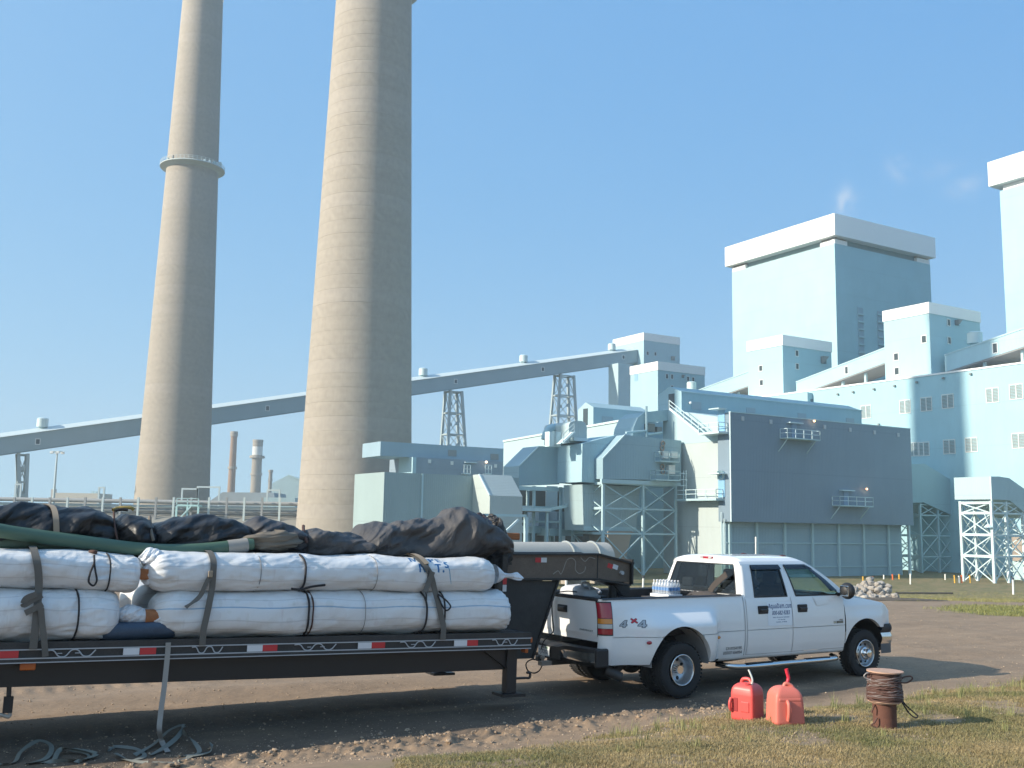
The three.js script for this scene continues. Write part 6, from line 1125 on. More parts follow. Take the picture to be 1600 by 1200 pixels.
{
  const ring = (x, y, z, a, b, lean = 0, sq = 0.8) => { const pts = []; for (let k = 0; k < 28; k++) { const t = k / 28 * 6.2832, c = Math.cos(t), s = Math.sin(t); pts.push([x + lean * c * 0.5 + 0.006 * ns(k, x), y + Math.sign(s) * Math.pow(Math.abs(s), sq) * b, z + Math.sign(c) * Math.pow(Math.abs(c), sq) * a]); } return pts; };
  const rope = (label, parts, group = 'dark ropes tying the rolls') => { const g = trailerThing('tie_rope', label, 'rope', group); for (const [pts, r, closed, m] of parts) mesh('rope', tube(pts, r, 90, 6, closed), m || ropeMat, g); };
  rope('dark rope around the lower left roll', [[ring(xT(118), yL, 0.86, 0.395, 0.272, 0.06), 0.011, true]]);
  rope('dark rope and hanging loop on the upper left roll', [[ring(xT(165), 1.665, 0.84, 0.358, 0.208, 0.03), 0.009, true], [[onT(147, 868, 1.12), onT(147, 880, zUp), onT(141, 895, zUp + 0.02), onT(139, 910, zUp + 0.02), onT(146, 915, zUp + 0.02), onT(151, 908, zUp + 0.02), onT(149, 892, zUp + 0.02), onT(147, 878, zUp)], 0.011, false], [[onT(140, 862, 0.95), onT(147, 862, 1.0), onT(152, 863, 1.0)], 0.02, false, ropeBrown]]);
  rope('dark rope tying both right rolls at their middle', [[ring(xT(470), 1.69, 0.86, 0.364, 0.222, 0.05), 0.013, true], [ring(xT(481), yL, 0.87, 0.384, 0.274, 0.0), 0.013, true], [ring(xT(486), yL, 0.87, 0.390, 0.274, 0.02), 0.010, true, ropeBrown], [[onT(455, 920, zUp), onT(470, 921, zUp + 0.01), onT(485, 917, zUp + 0.02), onT(508, 914, zUp)], 0.014, false]]);
  rope('dark rope round the lettered roll beside the tan strap', [[ring(xT(663), 1.69, 0.86, 0.366, 0.224, 0.05), 0.013, true], [[onT(664, 918, zUp + 0.02), onT(666, 930, zLo + 0.01), onT(666, 943, zLo + 0.01)], 0.011, false]]);
  rope('dark rope round the lower right roll left of its bow', [[ring(xT(661), yL, 0.87, 0.388, 0.274, 0.06), 0.013, true]]);
  rope('dark rope with a bow near the end of the lower right roll', [[ring(xT(694), yL, 0.87, 0.390, 0.274, -0.03), 0.011, true], [[onT(684, 928, zLo + 0.01), onT(697, 938, zLo + 0.03), onT(704, 948, zLo + 0.03), onT(698, 954, zLo + 0.03), onT(692, 948, zLo + 0.03), onT(684, 930, zLo + 0.01)], 0.010, false]]);
  for (const px of [402, 585, 568]) { /* sewn seams round the right rolls */ const up = px !== 568; const g = trailerThing('seam_cord', { 402: 'thin grey cord round the upper right roll, left of its middle', 585: 'thin grey cord round the upper right roll, right of its middle', 568: 'thin grey cord round the lower right roll' }[px], 'cord', 'thin cords round the rolls'); mesh('cord', tube(up ? ring(xT(px), 1.69, 0.86, 0.358, 0.221, 0.02) : ring(xT(px), yL, 0.87, 0.381, 0.274, 0.02), 0.005, 90, 5, true), std([0.25, 0.24, 0.23], 0.9), g); }
  const D = (label, px, py0, py1, m, r) => { const pts = []; for (let k = 0; k <= 10; k++) { const t = k / 10, a = lerp(py0, py1, t); pts.push(onT(px + 6 * t * t, a, 0.30 + 0.46 * Math.sin(t * Math.PI * 0.5))); } rope(label, [[pts, r, false, m]], 'ropes round the dark bags'); };
  D('thin rope down the seam of the short black bag', 178, 797, 845, ropeBrown, 0.012); D('thick frayed rope between the short and torn black bags', 234, 808, 845, std([0.16, 0.13, 0.10], 0.9), 0.02); D('brown rope tie in the middle of the charcoal bags', 474, 822, 848, ropeBrown, 0.022);
  rope('yellow black rope coil on the short black bag', [[[onT(176, 797, 0.4), onT(184, 794, 0.38), onT(194, 793, 0.4), onT(206, 794, 0.42), onT(209, 797, 0.42)], 0.022, false, std([0.30, 0.22, 0.07], 0.9)], [[onT(180, 798, 0.42), onT(190, 796, 0.42), onT(200, 797, 0.43)], 0.02, false]], 'ropes round the dark bags');
}
// --- loose straps lying in the shadow under the trailer
{
  const G = (px, py, up = 0.02) => { const p = groundAt(px, py); return [p[0], p[1] + up, p[2]]; };
  const pile = (label, lists, m, seed) => { lists = lists.map((l) => l.map(([a, b, c]) => [a, b, c ? 0.01 + c * 0.45 : 0])); const g = thing('loose_strap', label, 'strap', [0, 0, 0], 0, 'loose straps'); const r = makeRng(seed); for (const l of lists) { const a = r() * 6.28; mesh('webbing', ribbon(l.map(([px, py, up]) => G(px, py, up || 0.015)), 0.05, (u) => [Math.cos(a + u * 4), 0.25 * Math.sin(u * 11 + a), Math.sin(a + u * 4)], 90, 0.004), m, g); } };
  pile('tangled grey green straps lying at the bottom left corner', [[[-5, 1197], [20, 1194], [32, 1182, 0.08], [60, 1170, 0.16], [78, 1172, 0.1], [70, 1188], [40, 1196]], [[40, 1196], [90, 1192], [130, 1190, 0.03], [150, 1184, 0.06], [128, 1180, 0.1], [96, 1178, 0.08], [84, 1190]], [[96, 1180, 0.05], [120, 1178, 0.06], [140, 1186], [118, 1194]]], std([0.19, 0.195, 0.165], 0.85), 4);
  pile('tangled grey strap with a loop beneath the hanging strap', [[[168, 1177, 0.06], [178, 1170, 0.03], [210, 1172], [225, 1184], [205, 1190], [180, 1182, 0.05]], [[210, 1182], [240, 1168, 0.06], [268, 1153, 0.2], [285, 1150, 0.24], [280, 1158, 0.14], [258, 1172, 0.05], [236, 1182]], [[285, 1155, 0.16], [305, 1170, 0.1], [310, 1180, 0.03], [290, 1184], [325, 1180, 0.04], [330, 1170, 0.1]], [[190, 1188], [230, 1194], [270, 1192], [300, 1184]]], std([0.20, 0.205, 0.18], 0.85), 9);
}
// ---------------------------------------------------------------- pickup truck
const KF = Frame(TRUCK_POS, (90 - TRUCK_AZ) * D2R);
const onK = (px, py, z) => KF.at(px, py, 'z', z);
const paint = new THREE.MeshPhysicalMaterial({ color: new THREE.Color().setRGB(0.80, 0.80, 0.79), roughness: 0.42, clearcoat: 0.9, clearcoatRoughness: 0.06 });
const plastic = std([0.016, 0.016, 0.018], 0.55), rubber = std([0.02, 0.02, 0.02], 0.8);
const chrome = std([0.72, 0.72, 0.72], 0.12, { metalness: 1 }), alloy = std([0.52, 0.54, 0.56], 0.32, { metalness: 0.85 }), darkMetal = std([0.05, 0.045, 0.042], 0.6);
const tint = new THREE.MeshPhysicalMaterial({ color: new THREE.Color().setRGB(0.42, 0.46, 0.46), roughness: 0.02, transmission: 1, thickness: 0, ior: 1.5 });
const tintDark = new THREE.MeshPhysicalMaterial({ color: new THREE.Color().setRGB(0.045, 0.055, 0.07), roughness: 0.02, transmission: 1, thickness: 0, ior: 1.5 });
const clearGlass = new THREE.MeshPhysicalMaterial({ color: new THREE.Color().setRGB(0.62, 0.74, 0.68), roughness: 0.02, transmission: 1, thickness: 0, ior: 1.5 });
const lensRed = new THREE.MeshPhysicalMaterial({ color: new THREE.Color().setRGB(0.34, 0.012, 0.025), roughness: 0.22, clearcoat: 1, clearcoatRoughness: 0.05 });
const lensAmber = new THREE.MeshPhysicalMaterial({ color: new THREE.Color().setRGB(0.62, 0.22, 0.02), roughness: 0.25, clearcoat: 1 }), lensClear = new THREE.MeshPhysicalMaterial({ color: new THREE.Color().setRGB(0.45, 0.45, 0.43), roughness: 0.25, clearcoat: 1 });
{
  const T = thing('pickup_truck', 'white crew cab pickup truck with dual rear wheels and door lettering', 'truck');
  KF.place(T);
  const FX = 4.2, AR = 0.385;                 // front axle, wheel radius
  const W = curve([[0.42, 0.925], [0.50, 0.955], [0.62, 0.985], [0.75, 0.998], [0.86, 1.0], [1.0, 0.998], [1.15, 0.988], [1.28, 0.968], [1.36, 0.945], [1.42, 0.93]]);
  const flare = (x, y) => 0.215 * sst(-1.0, -0.42, x) * (1 - sst(0.60, 0.93, x)) * (1 - sst(0.98, 1.30, y)) * (0.90 + 0.10 * sst(0.4, 0.62, y));
  const bedZ = (x, y) => W(y) + flare(x, y);
  const arch = (x, cx, cy, r) => { const d = r * r - (x - cx) ** 2; return d > 0 ? cy + Math.sqrt(d) : -1; };
  // panel between lower and upper edges, mirrored by side
  const xsList = (x0, x1, n, focus = []) => { const l = []; for (let i = 0; i <= n; i++) l.push(lerp(x0, x1, i / n)); for (const [c, r] of focus) for (let k = 0; k <= 40; k++) { const x = c - r * Math.cos(k / 40 * Math.PI); if (x > x0 && x < x1) l.push(x); } return l.sort((a, b) => a - b).filter((v, i, a) => !i || v - a[i - 1] > 1e-5); };
  const panel = (xs, yl, yu, zf, s, nv = 14) => patch(xs.length - 1, nv, (u, v) => { const x = xs[Math.round(u * (xs.length - 1))], y = lerp(yl(x), yu(x), v); return [x, y, s * zf(x, y)]; });
  const lip = (xs, yl, zf, s, depth) => patch(xs.length - 1, 3, (u, v) => { const x = xs[Math.round(u * (xs.length - 1))], y = yl(x); return [x, y + (v > 0 ? 0.002 : 0), s * (zf(x, y) - depth * v)]; });
  const CR = 0.868, GAP = 0.005;
  for (const s of [1, -1]) {
    // ---- bed side
    const bx = xsList(-1.12, 1.425, 60, [[0, 0.56]]), yb = (x) => Math.max(0.47 + 0.012 * (x < 0 ? 1 : 0), arch(x, 0, 0.44, 0.56)), rail = () => 1.385;
    const up = mesh('bed_side', merge([panel(bx, (x) => Math.max(CR + GAP, yb(x)), rail, bedZ, s, 22), panel(bx.filter((x) => yb(x) < CR - 0.02), (x) => yb(x), () => CR - GAP, bedZ, s, 10)].slice(0, 1)), paint, T);
    const lowL = bx.filter((x) => x < 0 && yb(x) < CR - 0.004), lowR = bx.filter((x) => x > 0 && yb(x) < CR - 0.004);
    for (const l of [lowL, lowR]) mesh('bed_side_lower', panel(l, yb, () => CR - GAP, bedZ, s, 10), paint, T);
    mesh('bed_inner_skin', panel(bx, (x) => Math.max(yb(x), 0.6), rail, (x, y) => bedZ(x, y) - 0.03, s, 8), paint, T);
    mesh('wheel_arch_lip', lip(bx, yb, bedZ, s, 0.10), paint, T);
    // quarter round rear corner
    const cor = (y0, y1, off, n = 10) => patch(n, 8, (u, v) => { const a = u * Math.PI / 2, y = lerp(y0, y1, v), z1 = W(y); return [-1.12 - 0.155 * Math.sin(a) - off * Math.sin(a), y, s * (z1 - 0.15 + (0.15 + off) * Math.cos(a))]; });
    mesh('bed_corner', cor(0.49, 1.395, 0), paint, T);
    const tl = mesh('tail_light', cor(0.898, 1.362, 0.006), plastic, T);
    for (const [a, b, m, n] of [[1.135, 1.345, lensRed, 'red_lens'], [1.06, 1.128, lensAmber, 'amber_lens'], [0.995, 1.054, lensClear, 'clear_lens'], [0.915, 0.99, lensRed, 'red_lens']]) mesh(n, patch(10, 4, (u, v) => { const t = (0.06 + 0.86 * u) * Math.PI / 2, y = lerp(a, b, v), z1 = W(y); return [-1.12 - 0.168 * Math.sin(t), y, s * (z1 - 0.15 + 0.163 * Math.cos(t))]; }), m, tl);
    mesh('bed_rail_cap', patch(40, 4, (u, v) => { const x = lerp(-1.27, 1.42, u), z = lerp(0.84, 0.955, v); return [x, 1.388 + 0.022 * Math.sin(v * Math.PI) ** 0.5, s * z]; }), plastic, T);
    mesh('bed_inner_wall', mbox(-1.22, 1.40, 0.88, 1.386, s > 0 ? 0.83 : -0.85, s > 0 ? 0.85 : -0.83), plastic, T);
    mesh('wheel_well', new THREE.CylinderGeometry(0.54, 0.54, 0.62, 28, 1, true, Math.PI / 2, Math.PI).rotateX(Math.PI / 2).translate(0, 0.44, s * 0.83), std([0.30, 0.31, 0.32], 0.7), T);
    // marker lamps on the flare
    for (const [x, y, m] of [[-0.60, 0.795, lensRed], [0.80, 0.80, lensAmber]]) { const l = mesh('marker_lamp', new THREE.SphereGeometry(1, 14, 10).scale(0.05, 0.026, 0.02).translate(x, y, s * (bedZ(x, y) + 0.003)), m, T); }
    // ---- doors
    const yd = () => 0.50, yw = (x) => 1.345;
    for (const [x0, x1, nm] of [[1.485, 2.47, 'rear_door'], [2.482, 3.70, 'front_door']]) {
      const xs = xsList(x0, x1, 24);
      const bow = (x, y) => x + (nm === 'front_door' && x > 3.6 ? -0.02 : 0);
      const d = mesh(nm, merge([panel(xs, () => 0.50, () => CR - GAP, (x, y) => W(y), s, 10), panel(xs, () => CR + GAP, yw, (x, y) => W(y), s, 14)]), paint, T);
      const h0 = nm === 'rear_door' ? 1.72 : 2.60, hz = W(1.165);
      const cup = mesh('handle_recess', new RoundedBoxGeometry(0.215, 0.125, 0.03, 3, 0.014).translate(h0 + 0.11, 1.165, s * (hz + 0.002)), plastic, d);
      mesh('handle', new RoundedBoxGeometry(0.17, 0.045, 0.03, 3, 0.014).translate(h0 + 0.115, 1.16, s * (hz + 0.025)), std([0.03, 0.03, 0.032], 0.35), d);
    }
    mesh('door_inner_skin', panel(xsList(1.43, 3.72, 20), () => 0.50, () => 1.34, (x, y) => W(y) - 0.03, s, 6), paint, T);
    mesh('cab_corner_panel', panel(xsList(1.445, 1.478, 3), () => 0.49, () => 1.40, (x, y) => W(y) - 0.004, s, 12), paint, T);
    mesh('rocker_panel', patch(30, 6, (u, v) => { const x = lerp(0.93, 3.72, u), t = v * Math.PI / 2; return [x, 0.495 - 0.075 * Math.sin(t), s * (0.945 - 0.09 * (1 - Math.cos(t)))]; }), paint, T);
    // ---- front fender
    const hoodE = curve([[3.68, 1.335], [4.0, 1.305], [4.4, 1.255], [4.7, 1.20], [4.85, 1.145], [4.93, 1.06]]);
    const fx = xsList(3.712, 4.93, 30, [[FX, 0.50]]), yf = (x) => Math.max(x < FX ? 0.49 : 0.80, arch(x, FX, 0.46, 0.50));
    const fZ = (x, y) => (W(y) + 0.035 * Math.exp(-(((x - FX) / 0.45) ** 2)) * (1 - sst(0.95, 1.15, y)) * sst(0.4, 0.7, y)) * (1 - 0.10 * sst(4.55, 4.95, x)) - 0.05 * sst(1.15, 1.34, y);
    mesh('front_fender', panel(fx, yf, (x) => Math.max(yf(x) + 0.01, hoodE(x)), fZ, s, 18), paint, T);
    mesh('wheel_arch_lip', lip(fx, yf, fZ, s, 0.08), paint, T);
    mesh('wheel_well', new THREE.CylinderGeometry(0.49, 0.49, 0.5, 28, 1, true, Math.PI / 2, Math.PI).rotateX(Math.PI / 2).translate(FX, 0.46, s * 0.72), plastic, T);
    mesh('headlight', mbox(4.80, 4.955, 0.86, 1.08, s > 0 ? 0.55 : -0.86, s > 0 ? 0.86 : -0.55), lensClear, T);
    // step tube
    mesh('side_step', tube([[1.08, 0.36, s * 0.72], [1.22, 0.335, s * 0.93], [1.5, 0.33, s * 1.01], [2.4, 0.335, s * 1.015], [3.3, 0.34, s * 1.01], [3.5, 0.345, s * 0.96], [3.58, 0.36, s * 0.8]], 0.042, 70, 12), chrome, T);
    for (const x of [1.7, 3.0]) mesh('step_pad', new RoundedBoxGeometry(0.55, 0.012, 0.07, 2, 0.005).translate(x, 0.378, s * 1.012), plastic, T);
    // mirror
    const mir = mesh('mirror_housing', new THREE.SphereGeometry(1, 28, 20).scale(0.10, 0.135, 0.135).translate(3.61, 1.43, s * 1.14), plastic, T);
    mesh('mirror_glass', new RoundedBoxGeometry(0.02, 0.17, 0.17, 4, 0.009).translate(3.535, 1.43, s * 1.14), chrome, mir);
    mesh('mirror_arm', barGeo([3.62, 1.36, s * 0.92], [3.60, 1.38, s * 1.08], 0.07, 0.05), plastic, T);
  }
  // ---- tailgate
  const gate = mesh('tailgate', patch(30, 20, (u, v) => { const z = lerp(-0.835, 0.835, u), y = lerp(0.80, 1.372, v); return [-1.275 - 0.012 * (1 - Math.pow(Math.abs(2 * u - 1), 6)) * Math.sin(clamp(v) * Math.PI) ** 0.4 + 0.012 * sst(0.16, 0.12, v), y, z]; }), paint, T);
  mesh('gate_cap', new RoundedBoxGeometry(0.09, 0.05, 1.68, 3, 0.018).translate(-1.245, 1.385, 0), plastic, gate);
  mesh('gate_inner', mbox(-1.25, -1.21, 0.82, 1.372, -0.82, 0.82), plastic, gate);
  const gh = mesh('gate_handle', new RoundedBoxGeometry(0.03, 0.105, 0.235, 3, 0.014).translate(-1.292, 1.205, 0.0), plastic, gate);
  mesh('handle_lever', new RoundedBoxGeometry(0.03, 0.05, 0.17, 3, 0.012).translate(-1.31, 1.21, 0.0), std([0.03, 0.03, 0.033], 0.35), gh);
  mesh('gate_gap', mbox(-1.262, -1.25, 0.79, 0.80, -0.84, 0.84), plastic, gate);
  // lettering decals
  const decal = (w, h, draw) => { const c = document.createElement('canvas'); c.width = w; c.height = h; const k = c.getContext('2d'); k.clearRect(0, 0, w, h); draw(k, w, h); const t = new THREE.CanvasTexture(c); t.colorSpace = THREE.SRGBColorSpace; return t; };
  const decalMat = (t, rough = 0.5) => new THREE.MeshStandardMaterial({ map: t, transparent: true, alphaTest: 0.35, roughness: rough });
  mesh('gate_lettering', patch(8, 2, (u, v) => [-1.2895, lerp(0.928, 0.962, v), lerp(0.40, 0.79, u)]), decalMat(decal(512, 64, (k, w, h) => { k.fillStyle = '#33373c'; k.font = 'bold 58px sans-serif'; k.textAlign = 'center'; k.textBaseline = 'middle'; k.save(); k.translate(w / 2, h / 2 + 3); k.scale(1.32, 1); k.fillText('CHEVROLET', 0, 0); k.restore(); })), gate);
  // side lettering follows the panel: area [x0,x1]x[y0,y1] on the right side
  const side = (name, x0, x1, y0, y1, zf, tex, off = 0.003, mir = 1) => mesh(name, patch(16, 10, (u, v) => { const x = lerp(x0, x1, u), y = lerp(y0, y1, v); return [x, y, mir * (zf(x, y) + off)]; }), decalMat(tex), T);
  const t44 = decal(512, 200, (k, w, h) => { k.save(); k.transform(1, 0, -0.32, 1, 60, 0); k.font = 'bold 190px sans-serif'; k.textBaseline = 'alphabetic'; k.lineWidth = 20; k.strokeStyle = '#4c5258'; k.fillStyle = '#a7aeb5'; for (const [t, x] of [['4', 10], ['4', 300]]) { k.save(); k.translate(x, 172); k.scale(1.15, 0.92); k.strokeText(t, 0, 0); k.fillText(t, 0, 0); k.restore(); } k.restore(); k.strokeStyle = '#4a2630'; k.lineWidth = 36; k.lineCap = 'round'; k.beginPath(); k.moveTo(232, 24); k.lineTo(304, 84); k.moveTo(304, 24); k.lineTo(232, 84); k.stroke(); k.strokeStyle = '#c02a3a'; k.lineWidth = 24; k.beginPath(); k.moveTo(232, 24); k.lineTo(304, 84); k.moveTo(304, 24); k.lineTo(232, 84); k.stroke(); });
  side('four_by_four_decal', -1.02, -0.56, 0.985, 1.135, bedZ, t44);
  const sign = decal(512, 400, (k, w, h) => {
    k.fillStyle = 'rgba(232,236,240,1)'; k.fillRect(0, 0, w, h);
    k.fillStyle = '#0d3468'; k.textAlign = 'center'; k.save(); k.translate(280, 105); k.scale(0.86, 1.35); k.font = 'bold 84px sans-serif'; k.fillText('AquaDam.com', 0, 0); k.restore(); k.fillRect(6, 70, 26, 12); k.fillRect(20, 76, 26, 8);
    k.save(); k.translate(275, 215); k.scale(0.8, 1.25); k.font = 'italic bold 76px sans-serif'; k.fillText('800-682-9283', 0, 0); k.restore();
    k.font = 'bold 26px sans-serif'; k.fillText('Water Structures Unlimited', 275, 268); k.fillText('P.O. Box 206', 280, 308); k.fillText('Carlotta, CA 95528', 278, 348);
  });
  side('door_sign', 1.925, 2.465, 0.915, 1.275, (x, y) => W(y), sign, 0.004);
  side('registration_lettering', 0.985, 1.41, 0.50, 0.66, bedZ, decal(512, 192, (k, w, h) => { k.fillStyle = '#4a5258'; k.font = 'bold 74px sans-serif'; k.textAlign = 'center'; k.fillText('CA 0154195', w / 2 + 6, 82); k.fillText('USDOT 654994', w / 2 - 10, 162, 470); }));
  side('engine_badge', 3.42, 3.66, 0.895, 0.975, (x, y) => W(y), decal(384, 128, (k, w, h) => { k.fillStyle = '#5a2f26'; k.font = 'italic bold 44px sans-serif'; k.textAlign = 'right'; k.fillText('DIESEL', 370, 44); k.strokeStyle = '#4b4a44'; k.lineWidth = 8; k.strokeRect(10, 62, 360, 52); k.fillStyle = '#3f3d38'; k.fillRect(120, 66, 246, 44); k.fillStyle = '#b8b29c'; k.font = 'bold 42px sans-serif'; k.fillText('DURAMAX', 360, 104, 236); k.fillStyle = '#b39a4a'; k.fillRect(28, 78, 70, 20); }));
  // paper hanging from the front window
  mesh('paper_sheet', patch(6, 4, (u, v) => { const x = 2.985 + lerp(0.0, 0.31, u) + 0.06 * (1 - v), y = 1.335 - (1 - v) * (0.135 - 0.03 * u); return [x, y, W(y) + 0.012]; }), std([0.80, 0.80, 0.78], 0.7), T);
  // ---- bed floor, front wall
  mesh('bed_floor', mbox(-1.22, 1.40, 0.84, 0.88, -0.85, 0.85), plastic, T);
  mesh('bed_front_wall', mbox(1.385, 1.42, 0.84, 1.386, -0.86, 0.86), plastic, T);
  // ---- greenhouse
  const HW = curve([[1.33, 0.950], [1.40, 0.935], [1.55, 0.893], [1.70, 0.846], [1.80, 0.810], [1.86, 0.782], [1.90, 0.752]]);
  const XRr = curve([[1.33, 1.445], [1.90, 1.555]]), XB = curve([[1.33, 2.475], [1.90, 2.42]]), XF = curve([[1.33, 3.86], [1.6, 3.50], [1.80, 3.17], [1.90, 2.98]]);
  const gx = (a, y) => (a < 0.5 ? lerp(XRr(y), XB(y), a * 2) : lerp(XB(y), XF(y), (a - 0.5) * 2));
  const sidePatch = (a0, a1, y0, y1, s, inset = 0, nu = 12, nv = 14, A0, A1) => patch(nu, nv, (u, v) => { const y = lerp(y0, y1, v), aa0 = A0 ? A0(y) : a0, aa1 = A1 ? A1(y) : a1, a = lerp(aa0, aa1, u); return [gx(a, y), y, s * (HW(y) - inset)]; });
  const WB = 1.362, WT = 1.838;
  for (const s of [1, -1]) {
    const pill = [];
    pill.push(sidePatch(0, 1, 1.33, WB, s, 0, 40, 2), sidePatch(0, 1, WT, 1.90, s, 0, 40, 5));
    pill.push(sidePatch(0.02, 0.115, WB, WT, s), sidePatch(0.475, 0.548, WB, WT, s), sidePatch(0.935, 1, WB, WT, s));
    mesh('cab_side_frame', merge(pill), paint, T);
    // rounded rear corner of the cab
    mesh('cab_corner', patch(8, 16, (u, v) => { const y = lerp(1.33, 1.90, v), a = u * Math.PI / 2; return [XRr(y) + 0.06 - 0.085 * Math.sin(a), y, s * (HW(y) - 0.085 + 0.085 * Math.cos(a))]; }), paint, T);
    const wr = mesh('rear_side_window', sidePatch(0.115, 0.475, WB, WT, s, 0.012), tintDark, T);
    const wf = mesh('front_side_window', sidePatch(0.548, 0.935, WB, WT, s, 0.012), clearGlass, T);
    // black seals and rain visors
    for (const [a0, a1] of [[0.115, 0.475], [0.548, 0.935]]) {
      const e = 0.010, b = 0.012;
      mesh('window_seal', merge([sidePatch(a0, a1, WB - 0.012, WB + 0.012, s, -0.004, 12, 2), sidePatch(a0, a1, WT - 0.02, WT + 0.006, s, -0.004, 12, 2), sidePatch(a0 - 0.002, a0 + b, WB, WT, s, -0.003), sidePatch(a1 - b, a1 + 0.002, WB, WT, s, -0.003)]), plastic, T);
      const yv0 = WT - 0.06;
      mesh('rain_visor', merge([patch(14, 4, (u, v) => { const y = lerp(WT + 0.012, yv0, v), a = lerp(a0, a1, u); return [gx(a, y), y, s * (HW(y) + 0.004 + 0.03 * Math.sin(v * 1.5))]; }), ...(a0 > 0.5 ? [patch(14, 4, (u, v) => { const y = lerp(WB + 0.06, WT, u), a = lerp(a1 + 0.012, a1 - 0.065, v); return [gx(a, y), y, s * (HW(y) + 0.004 + 0.03 * Math.sin(v * 1.5))]; })] : [])]), std([0.012, 0.013, 0.018], 0.15), T);
    }
  }
  mesh('roof', patch(40, 30, (u, v) => { const b = 2 * v - 1, ab = Math.abs(b); const z = 0.752 * Math.sign(b) * Math.pow(ab, 0.9); const x = lerp(1.555 - 0.0, 2.98 + 0.10 * (1 - b * b), u); const end = Math.min(1, u / 0.10), endF = Math.min(1, (1 - u) / 0.14); const cr = 0.082 * Math.pow(clamp(1 - Math.pow(ab, 3.2)), 0.6) * Math.sqrt(clamp(1 - (1 - end) ** 2)) * Math.sqrt(clamp(1 - (1 - endF) ** 2)); return [x, 1.90 + cr, z]; }), paint, T);
  // cab lamps
  for (const z of [-0.45, 0, 0.45]) mesh('roof_marker', new THREE.SphereGeometry(1, 12, 8).scale(0.07, 0.022, 0.05).translate(2.86, 1.972, z), std([0.08, 0.02, 0.015], 0.3), T);
  // cab back with window opening
  const backX = (y) => XRr(y) - 0.022;
  const bp = (z0, z1, y0, y1) => patch(10, 8, (u, v) => { const y = lerp(y0, y1, v), h = HW(y) - 0.075, z = lerp(z0, z1, u) * h; return [backX(y) - 0.01 * (1 - lerp(z0, z1, u) ** 2), y, z]; });
  mesh('cab_back', merge([bp(-1, 1, 1.30, 1.40), bp(-1, 1, 1.85, 1.905), bp(-1, -0.93, 1.40, 1.85), bp(0.93, 1, 1.40, 1.85)]), paint, T);
  mesh('cab_back_lower', mbox(1.43, 1.45, 0.5, 1.31, -0.9, 0.9), paint, T);
  mesh('rear_window', patch(12, 10, (u, v) => { const y = lerp(1.395, 1.855, v), h = HW(y) - 0.075, z = lerp(-0.935, 0.935, u); return [backX(y) + 0.004 - 0.01 * (1 - z * z), y, z * h]; }), tint, T);
  mesh('rear_window_seal', merge([bp(-0.94, 0.94, 1.392, 1.404), bp(-0.94, 0.94, 1.843, 1.857), bp(-0.945, -0.925, 1.395, 1.855), bp(0.925, 0.945, 1.395, 1.855)].map((g) => g.translate(-0.003, 0, 0))), plastic, T);
  const bl = mesh('brake_light', new RoundedBoxGeometry(0.03, 0.042, 0.30, 3, 0.01).translate(1.575, 1.935, 0), lensRed, T);
  for (const s of [-1, 1]) mesh('cargo_lens', new RoundedBoxGeometry(0.012, 0.03, 0.075, 2, 0.005).translate(1.556, 1.935, s * 0.1), lensClear, bl);
  mesh('windshield', patch(14, 12, (u, v) => { const y = lerp(1.33, 1.895, v), b = 2 * u - 1; return [XF(y) + 0.10 * (1 - b * b) - 0.01, y, b * (HW(y) - 0.03)]; }), clearGlass, T);
  // cabin interior
  const cloth = std([0.055, 0.058, 0.066], 0.9);
  mesh('cab_floor', mbox(1.5, 3.6, 0.5, 0.56, -0.88, 0.88), plastic, T);
  mesh('dashboard', new RoundedBoxGeometry(0.38, 0.34, 1.72, 4, 0.08).translate(3.56, 1.16, 0), std([0.05, 0.05, 0.052], 0.7), T);
  for (const z of [-0.46, 0.46]) { const st = mesh('front_seat', merge([new RoundedBoxGeometry(0.55, 0.2, 0.52, 4, 0.07).translate(2.92, 0.86, z), new RoundedBoxGeometry(0.16, 0.66, 0.50, 4, 0.07).rotateZ(0.16).translate(2.62, 1.22, z)]), cloth, T); mesh('headrest', new RoundedBoxGeometry(0.10, 0.20, 0.27, 5, 0.045).translate(2.53, 1.62, z), cloth, st); }
  const bench = mesh('rear_bench', merge([new RoundedBoxGeometry(0.5, 0.2, 1.6, 4, 0.07).translate(1.98, 0.88, 0), new RoundedBoxGeometry(0.15, 0.58, 1.6, 4, 0.06).rotateZ(0.14).translate(1.68, 1.18, 0)]), cloth, T); for (const z of [-0.48, 0.48]) mesh('headrest', new RoundedBoxGeometry(0.09, 0.15, 0.26, 5, 0.04).translate(1.61, 1.52, z), cloth, bench);
  mesh('steering_wheel', new THREE.TorusGeometry(0.19, 0.018, 8, 30).rotateY(Math.PI / 2).rotateZ(0.4).translate(3.28, 1.24, -0.46), plastic, T);
  // ---- hood, grille, bumpers
  const hoodC = curve([[3.66, 1.375], [4.0, 1.355], [4.4, 1.315], [4.7, 1.262], [4.85, 1.205], [4.95, 1.10]]), hoodS = curve([[3.66, 1.338], [4.0, 1.308], [4.4, 1.258], [4.7, 1.203], [4.85, 1.148], [4.95, 1.05]]);
  mesh('hood', patch(40, 24, (u, v) => { const x = lerp(3.66, 4.95, u), b = 2 * v - 1, hw = lerp(0.885, 0.80, sst(4.4, 4.95, x)); return [x + 0.02 * (1 - b * b), lerp(hoodC(x), hoodS(x), Math.pow(Math.abs(b), 2.4)) + 0.012 * Math.exp(-(((Math.abs(b) - 0.62) / 0.1) ** 2)), b * hw]; }), paint, T);
  mesh('cowl', mbox(3.60, 3.90, 1.30, 1.335, -0.88, 0.88), plastic, T);
